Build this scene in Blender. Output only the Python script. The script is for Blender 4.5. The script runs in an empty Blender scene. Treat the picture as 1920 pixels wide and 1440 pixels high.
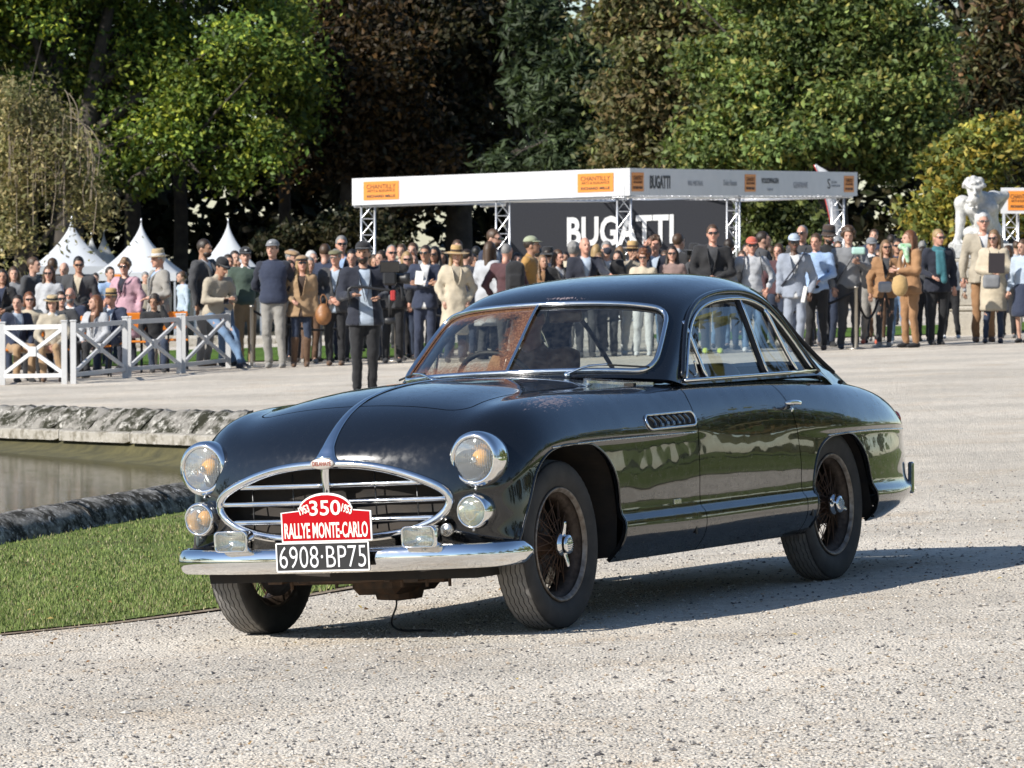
import bpy, bmesh, math, random
import numpy as np
from mathutils import Matrix, Vector

# ------------------------------------------------------------------ camera, sky, sun, exposure
scene = bpy.context.scene
COL = scene.collection
random.seed(7); RNG = np.random.default_rng(7)
FPX, CAMH, HORIZON = 8983.22, 1.58, 477.0          # focal length in photo pixels, eye height, horizon row
PITCH = math.atan((720 - HORIZON) / FPX)
cam_data = bpy.data.cameras.new('camera')
cam_data.sensor_width = 36.0
cam_data.lens = 36.0 * FPX / 1920.0
cam_data.clip_start = 0.5; cam_data.clip_end = 3000
cam_data.dof.use_dof = True
cam_data.dof.focus_distance = 20.4
cam_data.dof.aperture_fstop = 20.0
cam = bpy.data.objects.new('camera', cam_data); COL.objects.link(cam)
cam.location = (0, 0, CAMH); cam.rotation_euler = (math.pi/2 - PITCH, 0, 0)
scene.camera = cam

SUN_EL = math.radians(34.0)
SUN_AZ = math.radians(235.0)                         # clockwise from +Y: the sun stands behind the camera, to its left
world = bpy.data.worlds.new('World'); scene.world = world; world.use_nodes = True
wn = world.node_tree.nodes; wl = world.node_tree.links
sky = wn.new('ShaderNodeTexSky'); sky.sky_type = 'NISHITA'; sky.sun_disc = False
sky.sun_elevation = SUN_EL; sky.sun_rotation = SUN_AZ
sky.air_density = 1.0; sky.dust_density = 0.35; sky.ozone_density = 3.0
wn['Background'].inputs['Strength'].default_value = 0.10
wl.new(sky.outputs[0], wn['Background'].inputs['Color'])
sun_data = bpy.data.lights.new('sun', 'SUN'); sun_data.energy = 5.0; sun_data.angle = math.radians(0.53)
sun_data.color = (1.0, 0.955, 0.88)
sun = bpy.data.objects.new('sun', sun_data); COL.objects.link(sun)
sd = Vector((-math.sin(SUN_AZ)*math.cos(SUN_EL), -math.cos(SUN_AZ)*math.cos(SUN_EL), -math.sin(SUN_EL)))
sun.rotation_euler = sd.to_track_quat('-Z', 'Y').to_euler(); sun.location = (-20, -20, 30)
scene.view_settings.view_transform = 'Standard'; scene.view_settings.look = 'None'
scene.view_settings.exposure = 0.5; scene.view_settings.gamma = 1.0; scene.view_settings.use_curve_mapping = False
scene.render.engine = 'CYCLES'
scene.cycles.use_denoising = True
scene.cycles.max_bounces = 10; scene.cycles.transparent_max_bounces = 16
scene.cycles.caustics_reflective = False; scene.cycles.caustics_refractive = False
scene.cycles.sample_clamp_indirect = 8.0

# ------------------------------------------------------------------ helpers: placing by where things stand
def smooth(a, b, v):
    t = np.clip((np.asarray(v, float) - a) / (b - a), 0, 1); return t*t*(3 - 2*t)
def ground_z(X, Y):
    """height of the ground: the whole park falls a little to the left"""
    X = np.asarray(X, float); Y = np.asarray(Y, float)
    Xc = np.clip(X, -16, 16)
    near = 0.0506*Xc - 0.0387 - 0.0123*(np.clip(Y, 12, 27) - 20.84)
    far = 0.032*Xc + 0.02
    w = smooth(24, 50, Y)
    z = (1 - w)*near + w*far
    z = z - 1.25*smooth(92, 140, Y)*smooth(1, -9, X)
    return z
def gz(X, Y): return float(ground_z(X, Y))
def wx(px, Y): return (px - 960.0) / FPX * Y                 # photo column -> world X at distance Y
def wz(py, Y):                                               # photo row -> world Z at distance Y
    v = (720.0 - py) / FPX
    return CAMH + Y * (-math.sin(PITCH) + v*math.cos(PITCH)) / (math.cos(PITCH) + v*math.sin(PITCH))

# ------------------------------------------------------------------ helpers: objects
def tag(o, label=None, cat=None, group=None, kind=None):
    if label: o['label'] = label
    if cat: o['category'] = cat
    if group: o['group'] = group
    if kind: o['kind'] = kind
    return o
def empty(name, loc=(0, 0, 0), rz=0.0, parent=None):
    o = bpy.data.objects.new(name, None); COL.objects.link(o)
    o.location = loc; o.rotation_euler = (0, 0, rz); o.empty_display_size = 0.1
    if parent is not None: o.parent = parent
    return o
def mesh_data(name, V, F, mats=(), smooth_=True, normals=None, attrs=None, fmat=None):
    me = bpy.data.meshes.new(name)
    V = np.asarray(V, np.float32).reshape(-1, 3)
    if isinstance(F, np.ndarray) and F.ndim == 2:
        n, k = F.shape
        me.vertices.add(len(V)); me.vertices.foreach_set('co', V.ravel())
        me.loops.add(n*k); me.loops.foreach_set('vertex_index', F.astype(np.int32).ravel())
        me.polygons.add(n); me.polygons.foreach_set('loop_start', np.arange(0, n*k, k, dtype=np.int32))
        me.update(calc_edges=True); me.validate()
    else:
        me.from_pydata([tuple(map(float, v)) for v in V], [], [tuple(map(int, f)) for f in F]); me.update()
    if not isinstance(mats, (list, tuple)): mats = [mats]
    for m in mats: me.materials.append(m)
    if len(me.polygons): me.polygons.foreach_set('use_smooth', np.full(len(me.polygons), bool(smooth_)))
    if fmat is not None and len(fmat) == len(me.polygons): me.polygons.foreach_set('material_index', np.asarray(fmat, np.int32))
    if attrs:
        for k, a in attrs.items():
            a = np.asarray(a, np.float32)
            if a.ndim == 1:
                at = me.attributes.new(k, 'FLOAT', 'POINT'); at.data.foreach_set('value', a)
            else:
                at = me.attributes.new(k, 'FLOAT_COLOR', 'POINT')
                at.data.foreach_set('color', np.concatenate([a, np.ones((len(a), 1), np.float32)], 1).ravel())
    if normals is not None and len(normals) == len(me.vertices):
        me.normals_split_custom_set_from_vertices([tuple(map(float, n)) for n in normals])
    return me
def obj(name, V, F, mats=(), parent=None, smooth_=True, normals=None, attrs=None, fmat=None, loc=None, rot=None):
    o = bpy.data.objects.new(name, mesh_data(name, V, F, mats, smooth_, normals, attrs, fmat)); COL.objects.link(o)
    if parent is not None: o.parent = parent
    if loc is not None: o.location = loc
    if rot is not None: o.rotation_euler = rot
    return o
def copy_tree(o, parent=None):
    c = o.copy(); COL.objects.link(c)
    if parent is not None: c.parent = parent
    for ch in list(o.children): copy_tree(ch, c)
    return c
class MB:
    """collects simple solids into ONE mesh"""
    def __init__(s): s.V = []; s.F = []; s.n = 0; s.M = []
    def add(s, V, F, m=0):
        V = np.asarray(V, float).reshape(-1, 3)
        s.V.append(V); s.F += [tuple(int(i) + s.n for i in f) for f in F]; s.M += [m]*len(F); s.n += len(V); return s
    def box(s, c, d, R=None, m=0, bev=0.0):
        x, y, z = [v/2 for v in d]
        if bev > 0:
            b = min(bev, x*.9, y*.9, z*.9)
            P = []
            for sx in (-1, 1):
                for sy in (-1, 1):
                    for sz in (-1, 1):
                        P += [(sx*(x-b), sy*(y-b), sz*z), (sx*(x-b), sy*y, sz*(z-b)), (sx*x, sy*(y-b), sz*(z-b))]
            bm = bmesh.new(); vs = [bm.verts.new(p) for p in P]
            bmesh.ops.convex_hull(bm, input=vs); bm.verts.index_update()
            V = np.array([v.co[:] for v in bm.verts]); F = [[v.index for v in f.verts] for f in bm.faces]; bm.free()
        else:
            V = np.array([(i, j, k) for i in (-x, x) for j in (-y, y) for k in (-z, z)])
            F = [(0,1,3,2),(4,6,7,5),(0,4,5,1),(2,3,7,6),(0,2,6,4),(1,5,7,3)]
        if R is not None: V = V @ np.asarray(R).T
        return s.add(V + np.asarray(c), F, m)
    def bar(s, a, b, w, h=None, up=(0, 0, 1), m=0, bev=0.0):
        a = np.asarray(a, float); b = np.asarray(b, float); d = b - a; L = np.linalg.norm(d); d = d/L
        up = np.asarray(up, float)
        if abs(d @ up) > .99: up = np.array((0, 1., 0))
        r = np.cross(d, up); r /= np.linalg.norm(r); u = np.cross(r, d)
        return s.box((a + b)/2, (L, w, h or w), np.stack([d, r, u], 1), m, bev)
    def tube(s, pts, r, n=8, closed=False, caps=True, m=0, flat=None, up=None):
        V, F = tube_mesh(pts, r, n, closed, caps, flat, up); return s.add(V, F, m)
    def lathe(s, prof, n=24, axis='z', c=(0, 0, 0), R=None, m=0, closed=False):
        V, F = lathe_mesh(prof, n, closed)
        if axis == 'y': V = V[:, [0, 2, 1]]*np.array([1, 1, -1])
        if axis == 'x': V = V[:, [2, 1, 0]]*np.array([1, 1, -1])
        if R is not None: V = V @ np.asarray(R).T
        return s.add(V + np.asarray(c), F, m)
    def prism(s, poly, t, m=0):
        """2D outline in xz, thickness t along y, centred"""
        n = len(poly); V = [(p[0], -t/2, p[1]) for p in poly] + [(p[0], t/2, p[1]) for p in poly]
        F = [tuple(range(n)), tuple(range(2*n-1, n-1, -1))] + [(i, i+n, (i+1) % n+n, (i+1) % n) for i in range(n)]
        return s.add(V, F, m)
    def build(s, name, mats, parent=None, smooth_=False, loc=None, rot=None):
        V = np.concatenate(s.V) if s.V else np.zeros((0, 3))
        return obj(name, V, s.F, mats, parent, smooth_, fmat=s.M, loc=loc, rot=rot)
def tube_mesh(pts, r, n=8, closed=False, caps=True, flat=None, up=None):
    P = np.asarray(pts, float); N = len(P)
    r = np.full(N, r, float) if np.isscalar(r) else np.asarray(r, float)
    T = np.zeros_like(P)
    if closed: T = np.roll(P, -1, 0) - np.roll(P, 1, 0)
    else: T[1:-1] = P[2:] - P[:-2]; T[0] = P[1] - P[0]; T[-1] = P[-1] - P[-2]
    T /= np.linalg.norm(T, axis=1)[:, None] + 1e-12
    ref = np.array(up, float) if up is not None else (np.array([0, 0, 1.]) if abs(T[0, 2]) < .9 else np.array([1., 0, 0]))
    A = np.zeros_like(P); a = ref - T[0]*(ref @ T[0]); a /= np.linalg.norm(a)
    for i in range(N):
        if up is not None: a = ref.copy()
        a = a - T[i]*(a @ T[i]); a /= np.linalg.norm(a) + 1e-12; A[i] = a
    B = np.cross(T, A)
    th = np.arange(n)/n*2*math.pi + math.pi/n
    fa = 1.0 if flat is None else flat
    V = (P[:, None, :] + r[:, None, None]*(np.cos(th)[None, :, None]*A[:, None, :] + fa*np.sin(th)[None, :, None]*B[:, None, :])).reshape(-1, 3)
    F = []
    for i in range(N if closed else N-1):
        j = (i+1) % N
        for k in range(n):
            l = (k+1) % n; F.append((i*n+k, i*n+l, j*n+l, j*n+k))
    if caps and not closed:
        F.append(tuple(range(n-1, -1, -1))); F.append(tuple((N-1)*n + k for k in range(n)))
    return V, F
def lathe_mesh(prof, n=24, closed=False):
    """prof: (radius, height) list turned about z"""
    p = np.asarray(prof, float); K = len(p); th = np.arange(n)/n*2*math.pi
    V = np.stack([p[:, 0][:, None]*np.cos(th), p[:, 0][:, None]*np.sin(th), np.repeat(p[:, 1][:, None], n, 1)], -1).reshape(-1, 3)
    F = []
    for i in range(K if closed else K-1):
        j = (i+1) % K
        for k in range(n):
            l = (k+1) % n; F.append((i*n+k, i*n+l, j*n+l, j*n+k))
    return V, F
def catmull(pts, per=8, closed=False):
    P = np.asarray(pts, float); N = len(P); out = []
    rng = range(N if closed else N-1)
    for i in rng:
        if closed: p0, p1, p2, p3 = P[(i-1) % N], P[i], P[(i+1) % N], P[(i+2) % N]
        else:
            p1, p2 = P[i], P[i+1]; p0 = P[i-1] if i > 0 else 2*p1-p2; p3 = P[i+2] if i+2 < N else 2*p2-p1
        for k in range(per):
            t = k/per
            out.append(.5*((2*p1) + (-p0+p2)*t + (2*p0-5*p1+4*p2-p3)*t*t + (-p0+3*p1-3*p2+p3)*t**3))
    if not closed: out.append(P[-1])
    return np.array(out)

# ------------------------------------------------------------------ helpers: materials
MATS = {}
def nodes_of(m): return m.node_tree.nodes, m.node_tree.links, m.node_tree.nodes['Principled BSDF']
def mat(name, col=(.5, .5, .5), rough=.5, metal=0.0, coat=0.0, var=None, bump=None, spec=None, rvar=None, sheen=None, coords='Object'):
    """procedural Principled material. var=(scale, amount[, second colour]); bump=(scale, strength, distance); rvar=(scale, amount)"""
    if name in MATS: return MATS[name]
    m = bpy.data.materials.new(name); m.use_nodes = True; MATS[name] = m
    n, l, b = nodes_of(m)
    b.inputs['Base Color'].default_value = (*col, 1); b.inputs['Roughness'].default_value = rough; b.inputs['Metallic'].default_value = metal
    if coat: b.inputs['Coat Weight'].default_value = coat; b.inputs['Coat Roughness'].default_value = .03
    if spec is not None: b.inputs['Specular IOR Level'].default_value = spec
    if sheen: b.inputs['Sheen Weight'].default_value = sheen
    tc = n.new('ShaderNodeTexCoord') if (var or bump or rvar) else None
    def noise(scale, detail=5):
        t = n.new('ShaderNodeTexNoise'); t.inputs['Scale'].default_value = scale; t.inputs['Detail'].default_value = detail
        l.new(tc.outputs[coords], t.inputs['Vector']); return t
    if var:
        t = noise(var[0]); r = n.new('ShaderNodeMapRange'); r.inputs['From Min'].default_value = .3; r.inputs['From Max'].default_value = .7
        l.new(t.outputs['Fac'], r.inputs['Value'])
        mx = n.new('ShaderNodeMix'); mx.data_type = 'RGBA'
        c2 = var[2] if len(var) > 2 else tuple(max(0, c*(1-var[1])) for c in col)
        mx.inputs['A'].default_value = (*col, 1); mx.inputs['B'].default_value = (*c2, 1)
        l.new(r.outputs[0], mx.inputs['Factor']); l.new(mx.outputs['Result'], b.inputs['Base Color'])
    if rvar:
        t = noise(rvar[0]); r = n.new('ShaderNodeMapRange'); r.inputs['From Min'].default_value = .3; r.inputs['From Max'].default_value = .75
        r.inputs['To Min'].default_value = rough; r.inputs['To Max'].default_value = rough + rvar[1]
        l.new(t.outputs['Fac'], r.inputs['Value']); l.new(r.outputs[0], b.inputs['Roughness'])
    if bump:
        t = noise(bump[0]); bp = n.new('ShaderNodeBump'); bp.inputs['Strength'].default_value = bump[1]
        bp.inputs['Distance'].default_value = bump[2] if len(bump) > 2 else .01
        l.new(t.outputs['Fac'], bp.inputs['Height']); l.new(bp.outputs[0], b.inputs['Normal'])
    return m
def text_obj(name, body, size, mt, parent, loc, rot, sx=1.0, bold=0.0, ext=0.002, align='CENTER', spacing=1.0, mtx=None):
    cu = bpy.data.curves.new(name, 'FONT'); cu.body = body; cu.size = size; cu.align_x = align; cu.align_y = 'CENTER'
    cu.extrude = ext; cu.offset = bold; cu.space_character = spacing; cu.resolution_u = 3; cu.materials.append(mt)
    tmp = bpy.data.objects.new(name, cu); me = bpy.data.meshes.new_from_object(tmp); bpy.data.objects.remove(tmp)
    o = bpy.data.objects.new(name, me); COL.objects.link(o)
    if parent is not None: o.parent = parent
    if mtx is not None: o.matrix_local = mtx
    else: o.location = loc; o.rotation_euler = rot; o.scale = (sx, 1, 1)
    return o

def text_fit(name, body, w, h, mt, parent, origin, right, up, bold=0.0, ext=.004):
    """lettering as a mesh, stretched to exactly w x h, centred at origin and facing right x up"""
    cu = bpy.data.curves.new(name, 'FONT'); cu.body = body; cu.size = 1.0; cu.align_x = 'CENTER'; cu.offset = bold; cu.extrude = .01; cu.resolution_u = 3
    tmp = bpy.data.objects.new(name, cu); me = bpy.data.meshes.new_from_object(tmp); bpy.data.objects.remove(tmp)
    co = np.zeros(len(me.vertices)*3, np.float32); me.vertices.foreach_get('co', co); co = co.reshape(-1, 3)
    lo, hi = co.min(0), co.max(0); c = (lo+hi)/2; q = (co-c)/np.maximum(hi-lo, 1e-6)
    r = np.asarray(right, float); u = np.asarray(up, float); r /= np.linalg.norm(r); u /= np.linalg.norm(u); n = np.cross(r, u)
    P = np.asarray(origin, float) + q[:, :1]*w*r + q[:, 1:2]*h*u + q[:, 2:]*ext*n
    me.vertices.foreach_set('co', P.astype(np.float32).ravel()); me.update(); me.materials.clear(); me.materials.append(mt)
    o = bpy.data.objects.new(name, me); COL.objects.link(o)
    if parent is not None: o.parent = parent
    return o

# ------------------------------------------------------------------ helpers: smooth surfaces from a control net, cut by scalar fields
def bs_weights(t):
    return np.stack([(1-t)**3/6, (3*t**3-6*t**2+4)/6, (-3*t**3+3*t**2+3*t+1)/6, t**3/6], -1), \
           np.stack([-(1-t)**2/2, (9*t**2-12*t)/6, (-9*t**2+6*t+3)/6, t**2/2], -1)
def net_surface(P, ku, kv, sharp_u=1/6., sharp_v=1/6., mirror=True):
    """uniform cubic B-spline through (nearly) the points P[N][M][3]. Row index v=0 lies on the mirror plane y=0.
    returns V, normals, (u,v) index coordinates, quads"""
    P = np.asarray(P, float)
    def pad(Q, ax, mir):
        Q = np.moveaxis(Q, ax, 0)
        a = 2*Q[0] - Q[1]
        if mir: a = Q[1]*np.array([1, -1, 1])
        b = 2*Q[-1] - Q[-2]
        return np.moveaxis(np.concatenate([a[None], Q, b[None]]), 0, ax)
    def pre(Q, ax, mir, k):
        E = np.moveaxis(pad(Q, ax, mir), ax, 0); Q0 = np.moveaxis(Q, ax, 0)
        R = Q0 - k*(E[:-2] - 2*E[1:-1] + E[2:])
        return np.moveaxis(R, 0, ax)
    Q = pre(P, 0, False, sharp_u); Q = pre(Q, 1, mirror, sharp_v)
    Q = pad(pad(Q, 0, False), 1, mirror)
    N, M = P.shape[:2]
    u = np.linspace(0, N-1, (N-1)*ku + 1); v = np.linspace(0, M-1, (M-1)*kv + 1)
    iu = np.minimum(u.astype(int), N-2); iv = np.minimum(v.astype(int), M-2)
    wu, du = bs_weights(u-iu); wv, dv = bs_weights(v-iv)
    G = Q[iu[:, None] + np.arange(4)]                       # U,4,M+2,3
    S = np.einsum('ua,uamc->umc', wu, G); Sd = np.einsum('ua,uamc->umc', du, G)
    S4 = S[:, iv[:, None] + np.arange(4)]; D4 = Sd[:, iv[:, None] + np.arange(4)]
    X = np.einsum('vb,uvbc->uvc', wv, S4); Xu = np.einsum('vb,uvbc->uvc', wv, D4); Xv = np.einsum('vb,uvbc->uvc', dv, S4)
    Nn = np.cross(Xu, Xv); Nn /= np.linalg.norm(Nn, axis=2)[..., None] + 1e-12
    U, W = np.meshgrid(u, v, indexing='ij')
    a, b = len(u), len(v)
    idx = np.arange(a*b).reshape(a, b)
    F = np.stack([idx[:-1, :-1], idx[1:, :-1], idx[1:, 1:], idx[:-1, 1:]], -1).reshape(-1, 4)
    return X.reshape(-1, 3), Nn.reshape(-1, 3), np.stack([U.ravel(), W.ravel()], 1), F
class Surf:
    """a polygon sheet with normals and uv that can be cut by scalar fields"""
    def __init__(s, V, N, UV, F): s.V, s.N, s.UV = np.asarray(V, float), np.asarray(N, float), np.asarray(UV, float); s.F = [list(f) for f in F]
    def cut(s, val):
        """keep the part where val > 0 (val per vertex)"""
        V = list(s.V); N = list(s.N); UV = list(s.UV); cache = {}; out = []
        pos = val > 0
        for f in s.F:
            p = [pos[i] for i in f]
            if all(p): out.append(f); continue
            if not any(p): continue
            g = []
            for k in range(len(f)):
                i, j = f[k], f[(k+1) % len(f)]
                if pos[i]: g.append(i)
                if pos[i] != pos[j]:
                    key = (i, j) if i < j else (j, i)
                    if key not in cache:
                        a, b = key; t = val[a]/(val[a]-val[b]); t = min(max(t, 1e-4), 1-1e-4)
                        V.append(V[a]*(1-t) + V[b]*t); n = N[a]*(1-t) + N[b]*t; N.append(n/(np.linalg.norm(n)+1e-12)); UV.append(UV[a]*(1-t) + UV[b]*t)
                        cache[key] = len(V)-1
                    g.append(cache[key])
            if len(g) >= 3: out.append(g)
        used = sorted({i for f in out for i in f}); mp = {o: k for k, o in enumerate(used)}
        return Surf(np.array(V)[used].reshape(-1, 3), np.array(N)[used].reshape(-1, 3), np.array(UV)[used].reshape(-1, 2), [[mp[i] for i in f] for f in out])
    def flipped(s):
        """mirror image in y"""
        m = np.array([1, -1, 1]); return Surf(s.V*m, s.N*m, s.UV, [f[::-1] for f in s.F])
    def oriented(s):
        """make faces agree with the normals"""
        F = []
        for f in s.F:
            a, b, c = s.V[f[0]], s.V[f[1]], s.V[f[2]]
            n = np.cross(b-a, c-a)
            if len(f) > 3: n = n + np.cross(c-a, s.V[f[3]]-a)
            F.append(f if n @ s.N[f[0]] >= 0 else f[::-1])
        return Surf(s.V, s.N, s.UV, F)
    def border(s):
        cnt = {}
        for f in s.F:
            for k in range(len(f)):
                e = (f[k], f[(k+1) % len(f)]); cnt[e] = cnt.get(e, 0) + 1
        return [e for e in cnt if (e[1], e[0]) not in cnt]
    def loops(s):
        nx = {}
        for a, b in s.border(): nx.setdefault(a, []).append(b)
        L = []
        while nx:
            a = next(iter(nx)); loop = [a]; cur = a
            while cur in nx:
                b = nx[cur].pop()
                if not nx[cur]: del nx[cur]
                if b == loop[0]: break
                loop.append(b); cur = b
            L.append(loop)
        return L
    def build(s, name, mats, parent, lip=0.0, off=0.0, attrs=None):
        V = s.V + s.N*off; N = s.N.copy(); F = [list(f) for f in s.F]; m = [0]*len(F)
        if lip:
            e = s.border(); ids = sorted({i for x in e for i in x}); mp = {i: len(V)+k for k, i in enumerate(ids)}; mq = {i: len(V)+len(ids)+k for k, i in enumerate(ids)}
            # a turned-in edge: duplicate rim vertices so that the lip has its own shading
            sideN = {i: np.zeros(3) for i in ids}
            for a, b in e:
                d = s.V[b]-s.V[a]; q = np.cross(d, s.N[a]); q /= np.linalg.norm(q)+1e-12; sideN[a] = sideN[a]+q; sideN[b] = sideN[b]+q
            sn = np.array([sideN[i]/(np.linalg.norm(sideN[i])+1e-12) for i in ids])
            V = np.concatenate([V, V[ids], V[ids]-s.N[ids]*lip]); N = np.concatenate([N, sn, sn])
            for a, b in e: F.append([mp[b], mp[a], mq[a], mq[b]]); m.append(0)
        if attrs: attrs = {k: np.concatenate([v, np.zeros(len(V)-len(v))]) for k, v in attrs.items()}
        return obj(name, V, F, mats, parent, True, N, attrs)
def poly_sdf(pts, poly):
    """signed distance (inside negative) of 2D pts to a closed polygon"""
    pts = np.asarray(pts, float); P = np.asarray(poly, float); Q = np.roll(P, -1, 0)
    d = np.full(len(pts), 1e9); ins = np.zeros(len(pts), bool)
    for a, b in zip(P, Q):
        e = b-a; w = pts-a; t = np.clip((w@e)/(e@e+1e-15), 0, 1); dd = w-t[:, None]*e
        d = np.minimum(d, (dd**2).sum(1))
        c = (a[1] > pts[:, 1]) != (b[1] > pts[:, 1])
        with np.errstate(divide='ignore', invalid='ignore'):
            xi = a[0] + (pts[:, 1]-a[1])*(b[0]-a[0])/(b[1]-a[1] if b[1] != a[1] else 1e-15)
        ins ^= c & (pts[:, 0] < xi)
    d = np.sqrt(d); return np.where(ins, -d, d)
def rrect(x0, x1, z0, z1, r, n=6):
    out = []
    for cx, cz, a0 in ((x1-r, z0+r, -90), (x1-r, z1-r, 0), (x0+r, z1-r, 90), (x0+r, z0+r, 180)):
        for k in range(n+1):
            a = math.radians(a0 + 90*k/n); out.append((cx+r*math.cos(a), cz+r*math.sin(a)))
    return out

# ------------------------------------------------------------------ helpers: rounded bodies (smooth union of tapered limbs and ellipsoids, meshed)
def sdf_mesh(prims, h=0.02, k=0.03, zs=None, pad=0.05):
    """prims: ('c', a, b, ra, rb[, k]) tapered capsule; ('e', centre, radii[, R]) ellipsoid; ('b', centre, half, round, R) box;
    a prim whose kind is upper-case is carved away"""
    lo = np.full(3, 1e9); hi = np.full(3, -1e9); BB = []
    for p in prims:
        if p[0] in 'cC':
            a, b = np.asarray(p[1], float), np.asarray(p[2], float); r = max(p[3], p[4]); l = np.minimum(a, b)-r; u = np.maximum(a, b)+r
        elif p[0] in 'eE': c, r = np.asarray(p[1], float), np.asarray(p[2], float); r = np.full(3, r.max()) if len(p) > 3 and p[3] is not None else r; l = c-r; u = c+r
        else: c, r = np.asarray(p[1], float), np.asarray(p[2], float); rr = np.full(3, np.linalg.norm(r)+p[3]); l = c-rr; u = c+rr
        BB.append((l, u))
        if p[0].islower(): lo = np.minimum(lo, l); hi = np.maximum(hi, u)
    lo = lo-pad*.6; hi = hi+pad*.6
    xs = np.arange(lo[0], hi[0]+h, h); ys = np.arange(lo[1], hi[1]+h, h)
    zz = np.arange(lo[2], hi[2]+h, h) if zs is None else zs(lo[2], hi[2])
    D = np.full((len(xs), len(ys), len(zz)), 0.2)
    for p, (l, u) in zip(prims, BB):
        kk = k
        m = kk+2.5*h
        i0, i1 = np.searchsorted(xs, l[0]-m), np.searchsorted(xs, u[0]+m); j0, j1 = np.searchsorted(ys, l[1]-m), np.searchsorted(ys, u[1]+m); k0, k1 = np.searchsorted(zz, l[2]-m), np.searchsorted(zz, u[2]+m)
        if i1 <= i0 or j1 <= j0 or k1 <= k0: continue
        gx, gy, gz_ = xs[i0:i1, None, None], ys[None, j0:j1, None], zz[None, None, k0:k1]
        if p[0] in 'cC':
            a, b = np.asarray(p[1], float), np.asarray(p[2], float); e = b-a; ee = e@e+1e-12
            t = np.clip(((gx-a[0])*e[0] + (gy-a[1])*e[1] + (gz_-a[2])*e[2])/ee, 0, 1)
            d = np.sqrt((gx-a[0]-t*e[0])**2 + (gy-a[1]-t*e[1])**2 + (gz_-a[2]-t*e[2])**2) - (p[3] + t*(p[4]-p[3]))
            if len(p) > 5: kk = p[5]
        elif p[0] in 'eE':
            c, r = p[1], p[2]
            q = [gx-c[0], gy-c[1], gz_-c[2]]
            if len(p) > 3 and p[3] is not None:
                R = np.asarray(p[3]); q = [R[0, i]*q[0] + R[1, i]*q[1] + R[2, i]*q[2] for i in range(3)]
            k0_ = np.sqrt((q[0]/r[0])**2 + (q[1]/r[1])**2 + (q[2]/r[2])**2)
            k1_ = np.sqrt((q[0]/r[0]**2)**2 + (q[1]/r[1]**2)**2 + (q[2]/r[2]**2)**2)+1e-9
            d = k0_*(k0_-1)/k1_
            if len(p) > 4: kk = p[4]
        else:
            c, hf, rd = p[1], p[2], p[3]; q = [gx-c[0], gy-c[1], gz_-c[2]]
            if len(p) > 4 and p[4] is not None:
                R = np.asarray(p[4]); q = [R[0, i]*q[0] + R[1, i]*q[1] + R[2, i]*q[2] for i in range(3)]
            qa = [np.abs(q[i])-hf[i]+rd for i in range(3)]
            d = np.sqrt(sum(np.maximum(v, 0)**2 for v in qa)) + np.minimum(np.maximum(np.maximum(qa[0], qa[1]), qa[2]), 0) - rd
        S = D[i0:i1, j0:j1, k0:k1]
        if p[0].islower():
            hh = np.maximum(kk-np.abs(S-d), 0)/kk; D[i0:i1, j0:j1, k0:k1] = np.minimum(S, d) - hh*hh*kk*.25
        else:
            D[i0:i1, j0:j1, k0:k1] = np.maximum(S, -d)
    # surface nets
    s = D < 0
    nx, ny, nz = D.shape
    c = sum(s[i:nx-1+i, j:ny-1+j, l:nz-1+l].astype(np.int8) for i in (0, 1) for j in (0, 1) for l in (0, 1))
    act = (c > 0) & (c < 8); ids = np.full(act.shape, -1, np.int64); ci = np.argwhere(act); ids[act] = np.arange(len(ci))
    acc = np.zeros((len(ci), 3)); cnt = np.zeros(len(ci))
    G = (xs, ys, zz)
    for ax in range(3):
        o = [(0, 0), (0, 1), (1, 0), (1, 1)]
        for p, q in o:
            a = [0, 0, 0]; oth = [i for i in range(3) if i != ax]; a[oth[0]] = p; a[oth[1]] = q; b = list(a); b[ax] = 1
            A = ci+a; B = ci+b; da = D[A[:, 0], A[:, 1], A[:, 2]]; db = D[B[:, 0], B[:, 1], B[:, 2]]
            m = (da < 0) != (db < 0); t = np.where(m, da/(da-db+1e-15), 0)
            pa = np.stack([G[i][A[:, i]] for i in range(3)], 1); pb = np.stack([G[i][B[:, i]] for i in range(3)], 1)
            acc += np.where(m[:, None], pa+(pb-pa)*t[:, None], 0); cnt += m
    V = acc/np.maximum(cnt, 1)[:, None]
    F = []
    for ax in range(3):
        sl0 = [slice(None)]*3; sl1 = [slice(None)]*3; sl0[ax] = slice(0, -1); sl1[ax] = slice(1, None)
        a = s[tuple(sl0)]; b = s[tuple(sl1)]; e = np.argwhere(a != b); o1, o2 = [(1, 2), (2, 0), (0, 1)][ax]
        ok = (e[:, o1] > 0) & (e[:, o2] > 0) & (e[:, o1] < D.shape[o1]-1) & (e[:, o2] < D.shape[o2]-1); e = e[ok]
        ins = a[tuple(e.T)]
        def cid(d1, d2):
            q = e.copy(); q[:, o1] -= d1; q[:, o2] -= d2; return ids[tuple(q.T)]
        Q = np.stack([cid(1, 1), cid(0, 1), cid(0, 0), cid(1, 0)], 1)
        Q[~ins] = Q[~ins][:, ::-1]; F.append(Q)
    F = np.concatenate(F); F = F[(F >= 0).all(1)]
    return V, F
def join(parts):
    V = []; F = []; n = 0
    for v, f in parts:
        V.append(np.asarray(v, float)); F += [[int(i)+n for i in g] for g in f]; n += len(v)
    return np.concatenate(V), F
def rotz(a): c, s = math.cos(a), math.sin(a); return np.array([[c, -s, 0], [s, c, 0], [0, 0, 1.]])
def rotx(a): c, s = math.cos(a), math.sin(a); return np.array([[1., 0, 0], [0, c, -s], [0, s, c]])
def roty(a): c, s = math.cos(a), math.sin(a); return np.array([[c, 0, s], [0, 1., 0], [-s, 0, c]])
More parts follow.
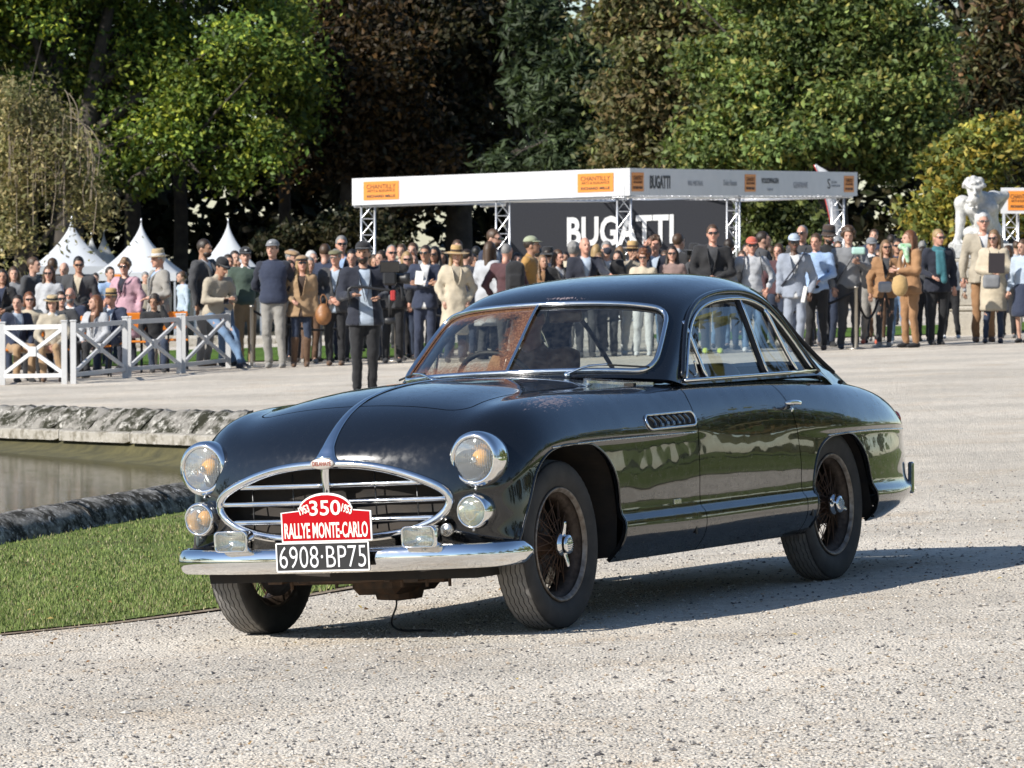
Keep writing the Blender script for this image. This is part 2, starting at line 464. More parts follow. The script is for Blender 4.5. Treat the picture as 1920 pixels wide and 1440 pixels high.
# ================================================================== THE SETTING: ground, pond, lawns
def node(n, t, **kw):
    x = n.new(t)
    for k, v in kw.items():
        if k in x.inputs: x.inputs[k].default_value = v
        else: setattr(x, k, v)
    return x
def gravel_material(name, pale=1.0):
    m = bpy.data.materials.new(name); m.use_nodes = True; n, l, b = nodes_of(m)
    geo = node(n, 'ShaderNodeNewGeometry')
    vo = node(n, 'ShaderNodeTexVoronoi', Scale=78.0, Randomness=1.0); l.new(geo.outputs['Position'], vo.inputs['Vector'])
    vo2 = node(n, 'ShaderNodeTexVoronoi', Scale=170.0, Randomness=1.0); l.new(geo.outputs['Position'], vo2.inputs['Vector'])
    r = node(n, 'ShaderNodeValToRGB'); l.new(vo.outputs['Color'], r.inputs['Fac'])
    e = r.color_ramp.elements; e[0].position = 0; e[0].color = (.11, .10, .09, 1); e[1].position = 1; e[1].color = (.80, .76, .69, 1)
    for p, c in ((.12, (.34, .31, .27)), (.22, (.52, .48, .42)), (.5, (.63, .585, .52)), (.7, (.66, .615, .55)), (.82, (.57, .49, .40))):
        q = e.new(p); q.color = (*c, 1)
    r2 = node(n, 'ShaderNodeValToRGB'); l.new(vo2.outputs['Color'], r2.inputs['Fac'])
    e = r2.color_ramp.elements; e[0].color = (.27, .24, .21, 1); e[1].color = (.66, .62, .55, 1)
    mx = node(n, 'ShaderNodeMix', data_type='RGBA'); mx.inputs['Factor'].default_value = .45
    l.new(r.outputs[0], mx.inputs['A']); l.new(r2.outputs[0], mx.inputs['B'])
    # worn and sandy patches
    no = node(n, 'ShaderNodeTexNoise', Scale=1.1, Detail=6.0, Roughness=.65); l.new(geo.outputs['Position'], no.inputs['Vector'])
    mr = node(n, 'ShaderNodeMapRange'); mr.inputs['From Min'].default_value = .52; mr.inputs['From Max'].default_value = .74
    mr.inputs['To Max'].default_value = .55; l.new(no.outputs['Fac'], mr.inputs['Value'])
    m2 = node(n, 'ShaderNodeMix', data_type='RGBA', blend_type='MULTIPLY'); l.new(mr.outputs[0], m2.inputs['Factor'])
    l.new(mx.outputs['Result'], m2.inputs['A']); m2.inputs['B'].default_value = (.84, .70, .54, 1)
    no2 = node(n, 'ShaderNodeTexNoise', Scale=.45, Detail=5.0); l.new(geo.outputs['Position'], no2.inputs['Vector'])
    mr2 = node(n, 'ShaderNodeMapRange'); mr2.inputs['From Min'].default_value = .35; mr2.inputs['From Max'].default_value = .68
    mr2.inputs['To Min'].default_value = .82*pale; mr2.inputs['To Max'].default_value = 1.10*pale; l.new(no2.outputs['Fac'], mr2.inputs['Value'])
    no4 = node(n, 'ShaderNodeTexNoise', Scale=10.0, Detail=8.0, Roughness=.8); l.new(geo.outputs['Position'], no4.inputs['Vector'])
    mr4 = node(n, 'ShaderNodeMapRange'); mr4.inputs['From Min'].default_value = .35; mr4.inputs['From Max'].default_value = .65; mr4.inputs['To Min'].default_value = .80; mr4.inputs['To Max'].default_value = 1.12; l.new(no4.outputs['Fac'], mr4.inputs['Value'])
    mm = node(n, 'ShaderNodeMath', operation='MULTIPLY'); l.new(mr2.outputs[0], mm.inputs[0]); l.new(mr4.outputs[0], mm.inputs[1])
    m3 = node(n, 'ShaderNodeVectorMath', operation='SCALE'); l.new(m2.outputs['Result'], m3.inputs[0]); l.new(mm.outputs[0], m3.inputs['Scale'])
    wm = node(n, 'ShaderNodeVectorMath', operation='MULTIPLY'); l.new(m3.outputs[0], wm.inputs[0]); wm.inputs[1].default_value = (1.025, 1.0, .96); l.new(wm.outputs[0], b.inputs['Base Color']); b.inputs['Roughness'].default_value = .95; b.inputs['Specular IOR Level'].default_value = .15
    add = node(n, 'ShaderNodeMath', operation='MULTIPLY_ADD'); l.new(vo.outputs['Distance'], add.inputs[0]); add.inputs[1].default_value = -1.0
    nb = node(n, 'ShaderNodeTexNoise', Scale=14.0, Detail=4.0); l.new(geo.outputs['Position'], nb.inputs['Vector']); l.new(nb.outputs['Fac'], add.inputs[2])
    mt = node(n, 'ShaderNodeMapping'); mt.inputs['Rotation'].default_value = (0, 0, .62); mt.inputs['Scale'].default_value = (3.4, .55, 1); l.new(geo.outputs['Position'], mt.inputs['Vector'])
    nt = node(n, 'ShaderNodeTexNoise', Scale=1.4, Detail=4.0, Roughness=.6); l.new(mt.outputs[0], nt.inputs['Vector'])
    bt = node(n, 'ShaderNodeBump', Strength=.7, Distance=.022); l.new(nt.outputs['Fac'], bt.inputs['Height'])
    bp = node(n, 'ShaderNodeBump', Strength=.9, Distance=.012); l.new(add.outputs[0], bp.inputs['Height']); l.new(bt.outputs[0], bp.inputs['Normal']); l.new(bp.outputs[0], b.inputs['Normal'])
    return m
M_gravel = gravel_material('gravel', 1.12)
POND = [(1.85, 44.0), (-3.45, 30.35), (-10.4, 10.0), (-40, 4.0), (-40, 62.0), (-9.0, 59.0), (-5.95, 54.9), (-2.75, 49.55)]
def pond_sdf(p): return poly_sdf(p, POND)

def noise2(x, y, seed=0):
    """cheap smooth value noise"""
    r = np.random.default_rng(seed); a = r.uniform(0, 6.28, 12); k = r.uniform(.5, 2.2, 12); th = r.uniform(0, 6.28, 12)
    return sum(np.sin(k[i]*(x*math.cos(th[i]) + y*math.sin(th[i])) + a[i]) for i in range(12))/12
xs = np.concatenate([[-900, -400, -200, -120, -80, -50], np.arange(-36, -8, 2.0), np.arange(-8, 9.01, .25), np.arange(10, 37, 2.0), [50, 80, 120, 200, 400, 900]])
ys = np.concatenate([[-500, -200, -80, -40], np.arange(-20, 12, 4.0), np.arange(12, 34, .25), np.arange(34, 110, 1.0), np.arange(110, 260, 6.0), [300, 400, 600, 900, 1500, 2600]])
GX, GY = np.meshgrid(xs, ys, indexing='ij')
GZ = ground_z(GX, GY) + .012*noise2(GX*3, GY*3, 3)*smooth(40, 25, GY)*smooth(10, 14, GY)
ii = np.arange(GX.size).reshape(GX.shape)
GF = np.stack([ii[:-1, :-1], ii[1:, :-1], ii[1:, 1:], ii[:-1, 1:]], -1).reshape(-1, 4)
gs = Surf(np.stack([GX, GY, GZ], -1).reshape(-1, 3), np.tile([0, 0, 1.], (GX.size, 1)), np.zeros((GX.size, 2)), GF)
gs = gs.cut(pond_sdf(gs.V[:, :2]) - .02)
obj('ground', gs.V, gs.F, M_gravel)['kind'] = 'structure'

# loose stones lying on the gravel close to the camera
def pebbles():
    n = 25000
    Y = 13.2 + 20*RNG.random(n)**1.7; X = RNG.uniform(-.118, .118, n)*Y
    keep = (LAWN_sdf(np.stack([X, Y], 1)) > .02) & (pond_sdf(np.stack([X, Y], 1)) > .3); X, Y = X[keep], Y[keep]; n = len(X)
    base = np.array([(1, 0, 0), (0, 1, 0), (-1, 0, 0), (0, -1, 0), (0, 0, .7), (0, 0, -.6)], float)
    r = RNG.uniform(.0035, .0085, n)*np.where(RNG.random(n) < .06, 1.6, 1.0)
    a = RNG.uniform(0, 6.28, n); sx = RNG.uniform(.8, 1.5, n)
    jit = RNG.uniform(.75, 1.25, (n, 6, 1))
    B = base[None]*jit*r[:, None, None]; B[..., 0] *= sx[:, None]
    c, s = np.cos(a)[:, None], np.sin(a)[:, None]
    V = np.stack([B[..., 0]*c-B[..., 1]*s, B[..., 0]*s+B[..., 1]*c, B[..., 2]], -1)
    Z = ground_z(X, Y) + .012*noise2(X*3, Y*3, 3)*smooth(40, 25, Y)*smooth(10, 14, Y)
    V += np.stack([X, Y, Z + r*.25], -1)[:, None, :]
    f = np.array([(0, 1, 4), (1, 2, 4), (2, 3, 4), (3, 0, 4), (1, 0, 5), (2, 1, 5), (3, 2, 5), (0, 3, 5)])
    F = (f[None] + (np.arange(n)*6)[:, None, None]).reshape(-1, 3)
    pal = np.array([(.46, .43, .385), (.52, .49, .445), (.40, .375, .335), (.26, .24, .22), (.36, .29, .22), (.10, .095, .095), (.49, .45, .40)])
    C = pal[RNG.choice(7, n, p=[.24, .16, .18, .14, .09, .12, .07])]*RNG.uniform(.85, 1.1, (n, 1))
    m = mat('loose_stone', rough=.9, spec=.2); nn, l, b = nodes_of(m)
    at = node(nn, 'ShaderNodeAttribute', attribute_name='col'); l.new(at.outputs['Color'], b.inputs['Base Color'])
    o = obj('gravel_stones', V.reshape(-1, 3), F, m, smooth_=False, attrs={'col': np.repeat(C, 6, 0)})
    tag(o, 'loose pale stones scattered over the gravel drive', 'gravel', kind='stuff')

# ---- near lawn between the drive and the pond
LAWN = [(-4.6, 20.2), (-3.2, 21.3), (-2.357, 22.05), (-1.9, 22.45), (-1.445, 23.17), (-1.09, 23.87), (-.70, 24.85), (-.2, 26.2), (.45, 28.6), (1.2, 33), (2.4, 41), (2.3, 43), (1.2, 43.2), (-3.05, 30.4), (-9.9, 11.0), (-9.5, 8)]
def LAWN_sdf(p): return poly_sdf(p, LAWN)
def lawn_material(name, c1, c2, c3):
    m = bpy.data.materials.new(name); m.use_nodes = True; n, l, b = nodes_of(m)
    geo = node(n, 'ShaderNodeNewGeometry'); no = node(n, 'ShaderNodeTexNoise', Scale=1.6, Detail=6.0, Roughness=.7); l.new(geo.outputs['Position'], no.inputs['Vector'])
    r = node(n, 'ShaderNodeValToRGB'); l.new(no.outputs['Fac'], r.inputs['Fac']); e = r.color_ramp.elements
    e[0].position = .32; e[0].color = (*c1, 1); e[1].position = .72; e[1].color = (*c3, 1); q = e.new(.5); q.color = (*c2, 1)
    l.new(r.outputs[0], b.inputs['Base Color']); b.inputs['Roughness'].default_value = .9; b.inputs['Specular IOR Level'].default_value = .1
    nb = node(n, 'ShaderNodeTexNoise', Scale=70.0, Detail=3.0); l.new(geo.outputs['Position'], nb.inputs['Vector'])
    bp = node(n, 'ShaderNodeBump', Strength=.8, Distance=.02); l.new(nb.outputs['Fac'], bp.inputs['Height']); l.new(bp.outputs[0], b.inputs['Normal'])
    return m
M_lawn = lawn_material('lawn', (.10, .11, .04), (.12, .16, .045), (.19, .175, .085))
def sheet(name, poly, dz, m, step=.5):
    P = np.array(poly); x = np.arange(P[:, 0].min()-step, P[:, 0].max()+2*step, step); y = np.arange(P[:, 1].min()-step, P[:, 1].max()+2*step, step)
    X, Y = np.meshgrid(x, y, indexing='ij'); ii = np.arange(X.size).reshape(X.shape)
    F = np.stack([ii[:-1, :-1], ii[1:, :-1], ii[1:, 1:], ii[:-1, 1:]], -1).reshape(-1, 4)
    V = np.stack([X.ravel(), Y.ravel(), ground_z(X, Y).ravel()+dz], 1)
    s = Surf(V, np.tile([0, 0, 1.], (len(V), 1)), np.zeros((len(V), 2)), F).cut(-poly_sdf(V[:, :2], P))
    o = obj(name, s.V, s.F, m); o['kind'] = 'structure'; return o
M_soil = mat('bare_soil', (.16, .11, .07), .95, var=(9, .5, (.30, .24, .17)), bump=(40, .8, .02))
# lawn body is a few centimetres of turf, so its edge drops to the gravel in a strip of bare soil
soil = [(p[0]+.07, p[1]-.05) if i < 10 else p for i, p in enumerate(LAWN)]
sheet('soil_edge', soil, .006, M_soil, .12)
sheet('lawn', LAWN, .012, M_lawn, .12)
def grass_blades():
    n = 200000
    Y = RNG.uniform(20.5, 33.5, n); X = RNG.uniform(-3.9, .9, n)
    P = np.stack([X, Y], 1); d = LAWN_sdf(P); k = (d < .10*(RNG.random(n)**2)*(.5+noise2(X*6, Y*6, 8))-.0) & (X > -.122*Y) & (X < -.01*Y+.6); X, Y, d = X[k], Y[k], d[k]; n = len(X)
    near = (RNG.random(n) < np.clip((35-Y)/9, .1, 1)) & (RNG.random(n) < .75+.9*noise2(X*2.2, Y*2.2, 31)); X, Y, d = X[near], Y[near], d[near]; n = len(X)
    h = RNG.uniform(.008, .030, n)*np.where(d > -.3, .8, 1)*(1+.5*noise2(X*2, Y*2, 5)); w = RNG.uniform(.0022, .0045, n)*(1+(Y-21)*.04)
    a = RNG.uniform(0, 6.28, n); lean = RNG.uniform(0, .8, n)*h; la = RNG.uniform(0, 6.28, n)
    z = ground_z(X, Y)+.012
    b0 = np.stack([X-np.cos(a)*w, Y-np.sin(a)*w, z-.004], 1); b1 = np.stack([X+np.cos(a)*w, Y+np.sin(a)*w, z-.004], 1)
    t = np.stack([X+np.cos(la)*lean, Y+np.sin(la)*lean, z+h], 1)
    V = np.stack([b0, b1, t], 1).reshape(-1, 3); F = np.arange(3*n).reshape(-1, 3)
    g = np.array([(.14, .19, .050), (.17, .22, .065), (.105, .15, .04), (.25, .24, .10), (.32, .28, .17)])
    C = g[RNG.choice(5, n, p=[.34, .28, .16, .14, .08])]*RNG.uniform(.8, 1.25, (n, 1))
    pt = noise2(X*1.3, Y*1.3, 9); C = C*(1+.25*pt[:, None])
    m = mat('grass_blade', rough=.6, spec=.2); nn, l, b = nodes_of(m)
    at = node(nn, 'ShaderNodeAttribute', attribute_name='col'); l.new(at.outputs['Color'], b.inputs['Base Color'])
    o = obj('grass', V, F, m, smooth_=False, attrs={'col': np.repeat(C, 3, 0)})
    tag(o, 'short mown grass on the bank between drive and pond', 'grass', kind='stuff')
grass_blades(); pebbles()

# ---- far lawns behind the spectators
M_lawnf = lawn_material('far_lawn', (.065, .105, .02), (.085, .15, .025), (.10, .16, .04))
sheet('far_lawn', [(-30, 76.5), (-1.2, 75.0), (-.6, 86.5), (-30, 89)], .02, M_lawnf, 2.0)
sheet('far_lawn_right', [(2.5, 79.5), (24, 79.5), (24, 88), (2.5, 88)], .02, M_lawnf, 2.0)
sheet('woodland_floor', [(-90, 124), (90, 124), (140, 420), (-140, 420)], .02, mat('leaf_litter', (.045, .04, .02), .95, var=(1.5, .5)), 8.0)

sheet('far_woodland_floor', [(-1800, 416), (1800, 416), (1800, 2500), (-1800, 2500)], .25, MATS['leaf_litter'], 150.0)

# ---- pond water, banks and coping
WATER_Z = -.60
mw = bpy.data.materials.new('pond_water'); mw.use_nodes = True; n, l, b = nodes_of(mw)
b.inputs['Base Color'].default_value = (.014, .013, .007, 1); b.inputs['Roughness'].default_value = .04; b.inputs['IOR'].default_value = 1.33
geo = node(n, 'ShaderNodeNewGeometry'); mp = node(n, 'ShaderNodeMapping'); mp.inputs['Scale'].default_value = (.9, 4.5, 1); l.new(geo.outputs['Position'], mp.inputs['Vector'])
no = node(n, 'ShaderNodeTexNoise', Scale=3.0, Detail=4.0, Roughness=.55); l.new(mp.outputs[0], no.inputs['Vector'])
bp = node(n, 'ShaderNodeBump', Strength=.075, Distance=.03); l.new(no.outputs['Fac'], bp.inputs['Height']); l.new(bp.outputs[0], b.inputs['Normal'])
P = np.array(POND); c = len(P)
obj('pond_water', np.c_[P, np.full(c, WATER_Z)], [tuple(range(c))[::-1]], mw)['kind'] = 'structure'
def stone_material(name, base, dark, light, sc=6.0, dark_cov=.5, light_cov=.6):
    m = bpy.data.materials.new(name); m.use_nodes = True; n, l, b = nodes_of(m)
    geo = node(n, 'ShaderNodeNewGeometry')
    no = node(n, 'ShaderNodeTexNoise', Scale=sc, Detail=8.0, Roughness=.7); l.new(geo.outputs['Position'], no.inputs['Vector'])
    n2 = node(n, 'ShaderNodeTexNoise', Scale=sc*2.7, Detail=8.0, Roughness=.75); l.new(geo.outputs['Position'], n2.inputs['Vector'])
    r1 = node(n, 'ShaderNodeMapRange'); r1.inputs['From Min'].default_value = dark_cov-.06; r1.inputs['From Max'].default_value = dark_cov+.06; l.new(no.outputs['Fac'], r1.inputs['Value'])
    r2 = node(n, 'ShaderNodeMapRange'); r2.inputs['From Min'].default_value = light_cov-.03; r2.inputs['From Max'].default_value = light_cov+.05; l.new(n2.outputs['Fac'], r2.inputs['Value'])
    a = node(n, 'ShaderNodeMix', data_type='RGBA'); a.inputs['A'].default_value = (*dark, 1); a.inputs['B'].default_value = (*base, 1); l.new(r1.outputs[0], a.inputs['Factor'])
    c = node(n, 'ShaderNodeMix', data_type='RGBA'); l.new(a.outputs['Result'], c.inputs['A']); c.inputs['B'].default_value = (*light, 1); l.new(r2.outputs[0], c.inputs['Factor'])
    l.new(c.outputs['Result'], b.inputs['Base Color']); b.inputs['Roughness'].default_value = .95; b.inputs['Specular IOR Level'].default_value = .1
    bp = node(n, 'ShaderNodeBump', Strength=.9, Distance=.03); l.new(n2.outputs['Fac'], bp.inputs['Height']); l.new(bp.outputs[0], b.inputs['Normal'])
    return m
M_cop = stone_material('mossy_coping', (.26, .25, .23), (.045, .042, .036), (.55, .53, .50), 7.0, .50, .57)
M_cop2 = stone_material('far_mossy_coping', (.26, .245, .22), (.035, .035, .024), (.46, .44, .40), 4.2, .50, .56)
M_ledge = stone_material('pale_ledge', (.40, .37, .32), (.20, .18, .14), (.50, .47, .42), 5.0, .45, .58)
M_bank = mat('algae_bank', (.10, .088, .034), .9, var=(5, .5, (.05, .046, .02)), bump=(20, .5, .02))
def stones_along(parent, name, pts, prof, seg, m, gap=.008, amp=.012, seed=1, sm=True):
    """a row of stones swept along a polyline; prof = (across, up) outline"""
    P = np.array(pts, float); d = np.linalg.norm(np.diff(P[:, :2], axis=0), axis=1); s = np.r_[0, np.cumsum(d)]
    n = max(1, round(s[-1]/seg)); r = np.random.default_rng(seed); prof = np.array(prof, float)
    cuts = np.r_[0, np.sort(np.arange(1, n)*s[-1]/n + r.uniform(-.2, .2, n-1)*seg), s[-1]]
    for k in range(n):
        a, b = cuts[k]+gap/2, cuts[k+1]-gap/2; m_ = max(4, int((b-a)/.06)); t = np.linspace(a, b, m_)
        X = np.interp(t, s, P[:, 0]); Y = np.interp(t, s, P[:, 1])
        dx = np.interp(t+.01, s, P[:, 0])-np.interp(t-.01, s, P[:, 0]); dy = np.interp(t+.01, s, P[:, 1])-np.interp(t-.01, s, P[:, 1]); L = np.hypot(dx, dy); dx, dy = dx/L, dy/L
        end = np.ones(m_); end[0] = end[-1] = .94
        V = np.zeros((m_, len(prof), 3)); jz = r.uniform(-.008, .008)
        for q, (u, w) in enumerate(prof):
            e = amp*(noise2(X*14+u*30, Y*14+w*40, seed+k) + r.uniform(-.5, .5, m_))
            sc = end*(1+0*u)
            V[:, q] = np.stack([X + dy*(u*sc+e), Y - dx*(u*sc+e), ground_z(X, Y) + w*sc + jz + e*.7], 1)
        nq = len(prof); F = [(i*nq+j, i*nq+(j+1) % nq, (i+1)*nq+(j+1) % nq, (i+1)*nq+j) for i in range(m_-1) for j in range(nq)]
        F += [tuple(range(nq)), tuple((m_-1)*nq+j for j in range(nq-1, -1, -1))]
        obj(name, V.reshape(-1, 3), F, m, parent, smooth_=sm)
half_round = [(.20*math.cos(a), -.03+.21*math.sin(a)) for a in np.linspace(0, math.pi, 12)] + [(-.20, -.35), (.20, -.35)]
w1 = empty('pond_kerb', (0, 0, 0)); tag(w1, 'dark mossy rounded stone kerb between the lawn and the pond', 'kerb')
stones_along(w1, 'kerb_stone', [(-9.4, 12.0), (-3.33, 30.3), (1.55, 43.2)], [(-u, w) for u, w in half_round], 1.25, M_cop, seed=11)
w2 = empty('far_pond_wall', (0, 0, 0)); tag(w2, 'rough lichen spotted stone bank on the far side of the pond', 'wall')
far_line = [(-12.5, 59.35), (-9.0, 59.0), (-5.95, 54.9), (-2.75, 49.55), (1.6, 44.4)]
slope_prof = [(.02, .02), (-.08, .015), (-.17, -.05), (-.26, -.14), (-.33, -.225), (-.33, -.5), (.02, -.5)]
stones_along(w2, 'bank_stone', far_line, [(-u, w) for u, w in slope_prof], 1.1, M_cop2, amp=.035, seed=21)
ledge_prof = [(-.31, -.215), (-.46, -.22), (-.485, -.235), (-.485, -.33), (-.31, -.34)]
stones_along(w2, 'ledge_stone', far_line, [(-u, w) for u, w in ledge_prof], 1.7, M_ledge, gap=.02, amp=.004, seed=31, sm=False)
# algae covered bank running down into the water
Pf = np.array(far_line); V = []; F = []
for i, (x, y) in enumerate(Pf):
    d = Pf[min(i+1, len(Pf)-1)] - Pf[max(i-1, 0)]; d /= np.linalg.norm(d); nx, ny = -d[1], d[0]
    if ny > 0: nx, ny = -nx, -ny
    z0 = gz(x, y)
    V += [(x+nx*.40, y+ny*.40, z0-.33), (x+nx*.55, y+ny*.55, WATER_Z+.05), (x+nx*.95, y+ny*.95, WATER_Z-.02)]
for i in range(len(Pf)-1):
    for j in (0, 1): F.append((i*3+j, i*3+j+1, (i+1)*3+j+1, (i+1)*3+j))
obj('pond_bank', V, F, M_bank)['kind'] = 'structure'
# lawn beside the drive, right of the picture (it mirrors in the car's flank)
sheet('side_lawn', [(5.2, 23.0), (9.5, 15.0), (34, 6), (52, 40), (18, 56), (8.0, 40), (6.0, 30)], .02, M_lawn, 1.0)
# fallen leaves blown over lawn and gravel
def fallen_leaves():
    r = np.random.default_rng(77); n = 220; Y = np.r_[r.uniform(21, 31, 150), 14+12*r.random(n-150)]; X = np.r_[r.uniform(-3.4, .3, 150), r.uniform(-.11, .11, n-150)*Y[150:]]; k = pond_sdf(np.stack([X, Y], 1)) > .4; X, Y = X[k], Y[k]; n = len(X)
    on = LAWN_sdf(np.stack([X, Y], 1)) < 0; z = ground_z(X, Y)+np.where(on, .030, .012); s = r.uniform(.008, .018, n); a = r.uniform(0, 6.28, n); t = np.stack([np.cos(a), np.sin(a), r.normal(0, .25, n)], 1); b = np.stack([-np.sin(a), np.cos(a), r.normal(0, .25, n)], 1); c = np.stack([X, Y, z], 1)
    V = np.stack([c-t*s[:, None], c+b*s[:, None]*.6+[0, 0, .004], c+t*s[:, None], c-b*s[:, None]*.6+[0, 0, .004]], 1).reshape(-1, 3)
    pal = np.array([(.28, .17, .06), (.20, .10, .04), (.36, .27, .09), (.14, .08, .04)]); C = np.repeat(pal[r.integers(0, 4, n)], 4, 0)
    o = obj('fallen_leaves', V, np.arange(4*n).reshape(-1, 4), MATS['grass_blade'], smooth_=False, attrs={'col': C}); tag(o, 'dry autumn leaves lying on the lawn and gravel', 'leaves', kind='stuff')
fallen_leaves()
# ================================================================== THE CAR (x forward, y to its left, z up; origin on the ground under the front axle)
def car_frame(yaw=27.0319, pit=-.6861, rol=2.8984):
    y, p, r = np.radians([yaw, pit, rol])
    Fv = np.array([-np.sin(y)*np.cos(p), -np.cos(y)*np.cos(p), np.sin(p)]); L0 = np.array([np.cos(y), -np.sin(y), 0.0]); U0 = np.cross(Fv, L0)
    Lv = L0*np.cos(r) + U0*np.sin(r); return np.stack([Fv, Lv, np.cross(Fv, Lv)], 1)
CAR_R = car_frame(); CAR_O = np.array([-.4607, 20.8406, -.062])
car = empty('vintage_coupe'); tag(car, 'black vintage two door coupe with chrome grille and red rally plate on the drive', 'car')
_m = Matrix(np.vstack([np.c_[CAR_R, CAR_O], [0, 0, 0, 1]]).tolist()); car.matrix_world = _m
WB, TR = 2.95, .366                                             # wheelbase, tyre radius

def paint_material():
    m = bpy.data.materials.new('black_paint'); m.use_nodes = True; n, l, b = nodes_of(m)
    tc = node(n, 'ShaderNodeTexCoord')
    b.inputs['Base Color'].default_value = (.0045, .0055, .0075, 1); b.inputs['Roughness'].default_value = .16
    b.inputs['Coat Weight'].default_value = 1.0; b.inputs['Coat IOR'].default_value = 1.62; b.inputs['Coat Roughness'].default_value = .025; b.inputs['Specular IOR Level'].default_value = .18
    # fine dents: old hand-beaten panels
    no = node(n, 'ShaderNodeTexNoise', Scale=2.6, Detail=2.0); l.new(tc.outputs['Object'], no.inputs['Vector'])
    bp = node(n, 'ShaderNodeBump', Strength=.20, Distance=.02); l.new(no.outputs['Fac'], bp.inputs['Height']); l.new(bp.outputs[0], b.inputs['Normal']); l.new(bp.outputs[0], b.inputs['Coat Normal'])
    # worn patch on top of the front left fender where the paint has crazed to grey brown
    sep = node(n, 'ShaderNodeSeparateXYZ'); l.new(tc.outputs['Object'], sep.inputs[0])
    def blob(c, r):
        d = node(n, 'ShaderNodeVectorMath', operation='SUBTRACT'); l.new(tc.outputs['Object'], d.inputs[0]); d.inputs[1].default_value = c
        s = node(n, 'ShaderNodeVectorMath', operation='DIVIDE'); l.new(d.outputs[0], s.inputs[0]); s.inputs[1].default_value = r
        L = node(n, 'ShaderNodeVectorMath', operation='LENGTH'); l.new(s.outputs[0], L.inputs[0])
        q = node(n, 'ShaderNodeMapRange'); q.inputs['From Min'].default_value = 1.0; q.inputs['From Max'].default_value = .0; l.new(L.outputs['Value'], q.inputs['Value']); return q
    w = blob((-.10, .715, .972), (.46, .11, .10)); w2 = blob((-.95, .66, 1.0), (.5, .12, .08)); w3 = blob((-1.5, .1, 1.425), (.03, .22, .05))
    ad = node(n, 'ShaderNodeMath', operation='MAXIMUM'); l.new(w.outputs[0], ad.inputs[0]); m5 = node(n, 'ShaderNodeMath', operation='MULTIPLY'); m5.inputs[1].default_value = .55; l.new(w2.outputs[0], m5.inputs[0]); l.new(m5.outputs[0], ad.inputs[1])
    ad2 = node(n, 'ShaderNodeMath', operation='MAXIMUM'); l.new(ad.outputs[0], ad2.inputs[0]); l.new(w3.outputs[0], ad2.inputs[1])
    mp = node(n, 'ShaderNodeMapping'); mp.inputs['Scale'].default_value = (16, 60, 60); mp.inputs['Rotation'].default_value = (0, 0, .5); l.new(tc.outputs['Object'], mp.inputs['Vector'])
    cr = node(n, 'ShaderNodeTexNoise', Scale=1.6, Detail=6.0, Roughness=.7); l.new(mp.outputs[0], cr.inputs['Vector'])
    mu = node(n, 'ShaderNodeMath', operation='MULTIPLY_ADD'); l.new(ad2.outputs[0], mu.inputs[0]); mu.inputs[1].default_value = .34; l.new(cr.outputs['Fac'], mu.inputs[2])
    th = node(n, 'ShaderNodeMapRange'); th.inputs['From Min'].default_value = .72; th.inputs['From Max'].default_value = .80; l.new(mu.outputs[0], th.inputs['Value'])
    mx = node(n, 'ShaderNodeMix', data_type='RGBA'); mx.inputs['A'].default_value = (.0045, .0055, .0075, 1); mx.inputs['B'].default_value = (.20, .15, .15, 1); l.new(th.outputs[0], mx.inputs['Factor'])
    # dust film and fine scratches towards the sills
    n3 = node(n, 'ShaderNodeTexNoise', Scale=30.0, Detail=5.0); l.new(tc.outputs['Object'], n3.inputs['Vector'])
    zr = node(n, 'ShaderNodeMapRange'); zr.inputs['From Min'].default_value = .46; zr.inputs['From Max'].default_value = .22; zr.inputs['To Max'].default_value = .035; l.new(sep.outputs['Z'], zr.inputs['Value'])
    m6 = node(n, 'ShaderNodeMath', operation='MULTIPLY'); l.new(zr.outputs[0], m6.inputs[0]); l.new(n3.outputs['Fac'], m6.inputs[1])
    mx2 = node(n, 'ShaderNodeMix', data_type='RGBA'); l.new(mx.outputs['Result'], mx2.inputs['A']); mx2.inputs['B'].default_value = (.33, .29, .24, 1); l.new(m6.outputs[0], mx2.inputs['Factor'])
    l.new(mx2.outputs['Result'], b.inputs['Base Color'])
    ra = node(n, 'ShaderNodeMapRange'); ra.inputs['To Min'].default_value = .022; ra.inputs['To Max'].default_value = .6; l.new(th.outputs[0], ra.inputs['Value']); l.new(ra.outputs[0], b.inputs['Coat Roughness'])
    r2 = node(n, 'ShaderNodeMapRange'); r2.inputs['From Min'].default_value = .35; r2.inputs['From Max'].default_value = .75; r2.inputs['To Min'].default_value = .10; r2.inputs['To Max'].default_value = .34; l.new(n3.outputs['Fac'], r2.inputs['Value']); l.new(r2.outputs[0], b.inputs['Roughness'])
    return m
M_paint = paint_material()
M_chrome = mat('chrome', (.83, .83, .83), .025, 1.0, rvar=(40, .08), bump=(5, .04, .01))
M_chrome_worn = mat('worn_chrome', (.66, .65, .63), .16, 1.0, rvar=(50, .25), var=(30, .25))
M_rubber = mat('tyre_rubber', (.022, .021, .021), .75, var=(14, .4, (.045, .042, .04)), bump=(120, .2, .003))
M_tread = mat('tyre_tread', (.20, .19, .18), .9, var=(25, .4, (.13, .125, .12)), bump=(150, .4, .004))
M_dark = mat('underbody', (.012, .011, .010), .8, var=(12, .5, (.03, .022, .016)))
M_rust = mat('rusty_wire', (.060, .034, .022), .65, .3, var=(60, .6, (.13, .07, .04)))
M_rimp = mat('rusty_rim', (.095, .068, .05), .6, .4, var=(38, .75, (.035, .022, .015)), bump=(90, .4, .004))
M_trim = mat('dark_interior', (.014, .013, .016), .7)
M_leather = mat('maroon_leather', (.045, .014, .014), .5, bump=(30, .3, .01))
M_rubseal = mat('black_seal', (.01, .01, .01), .6)

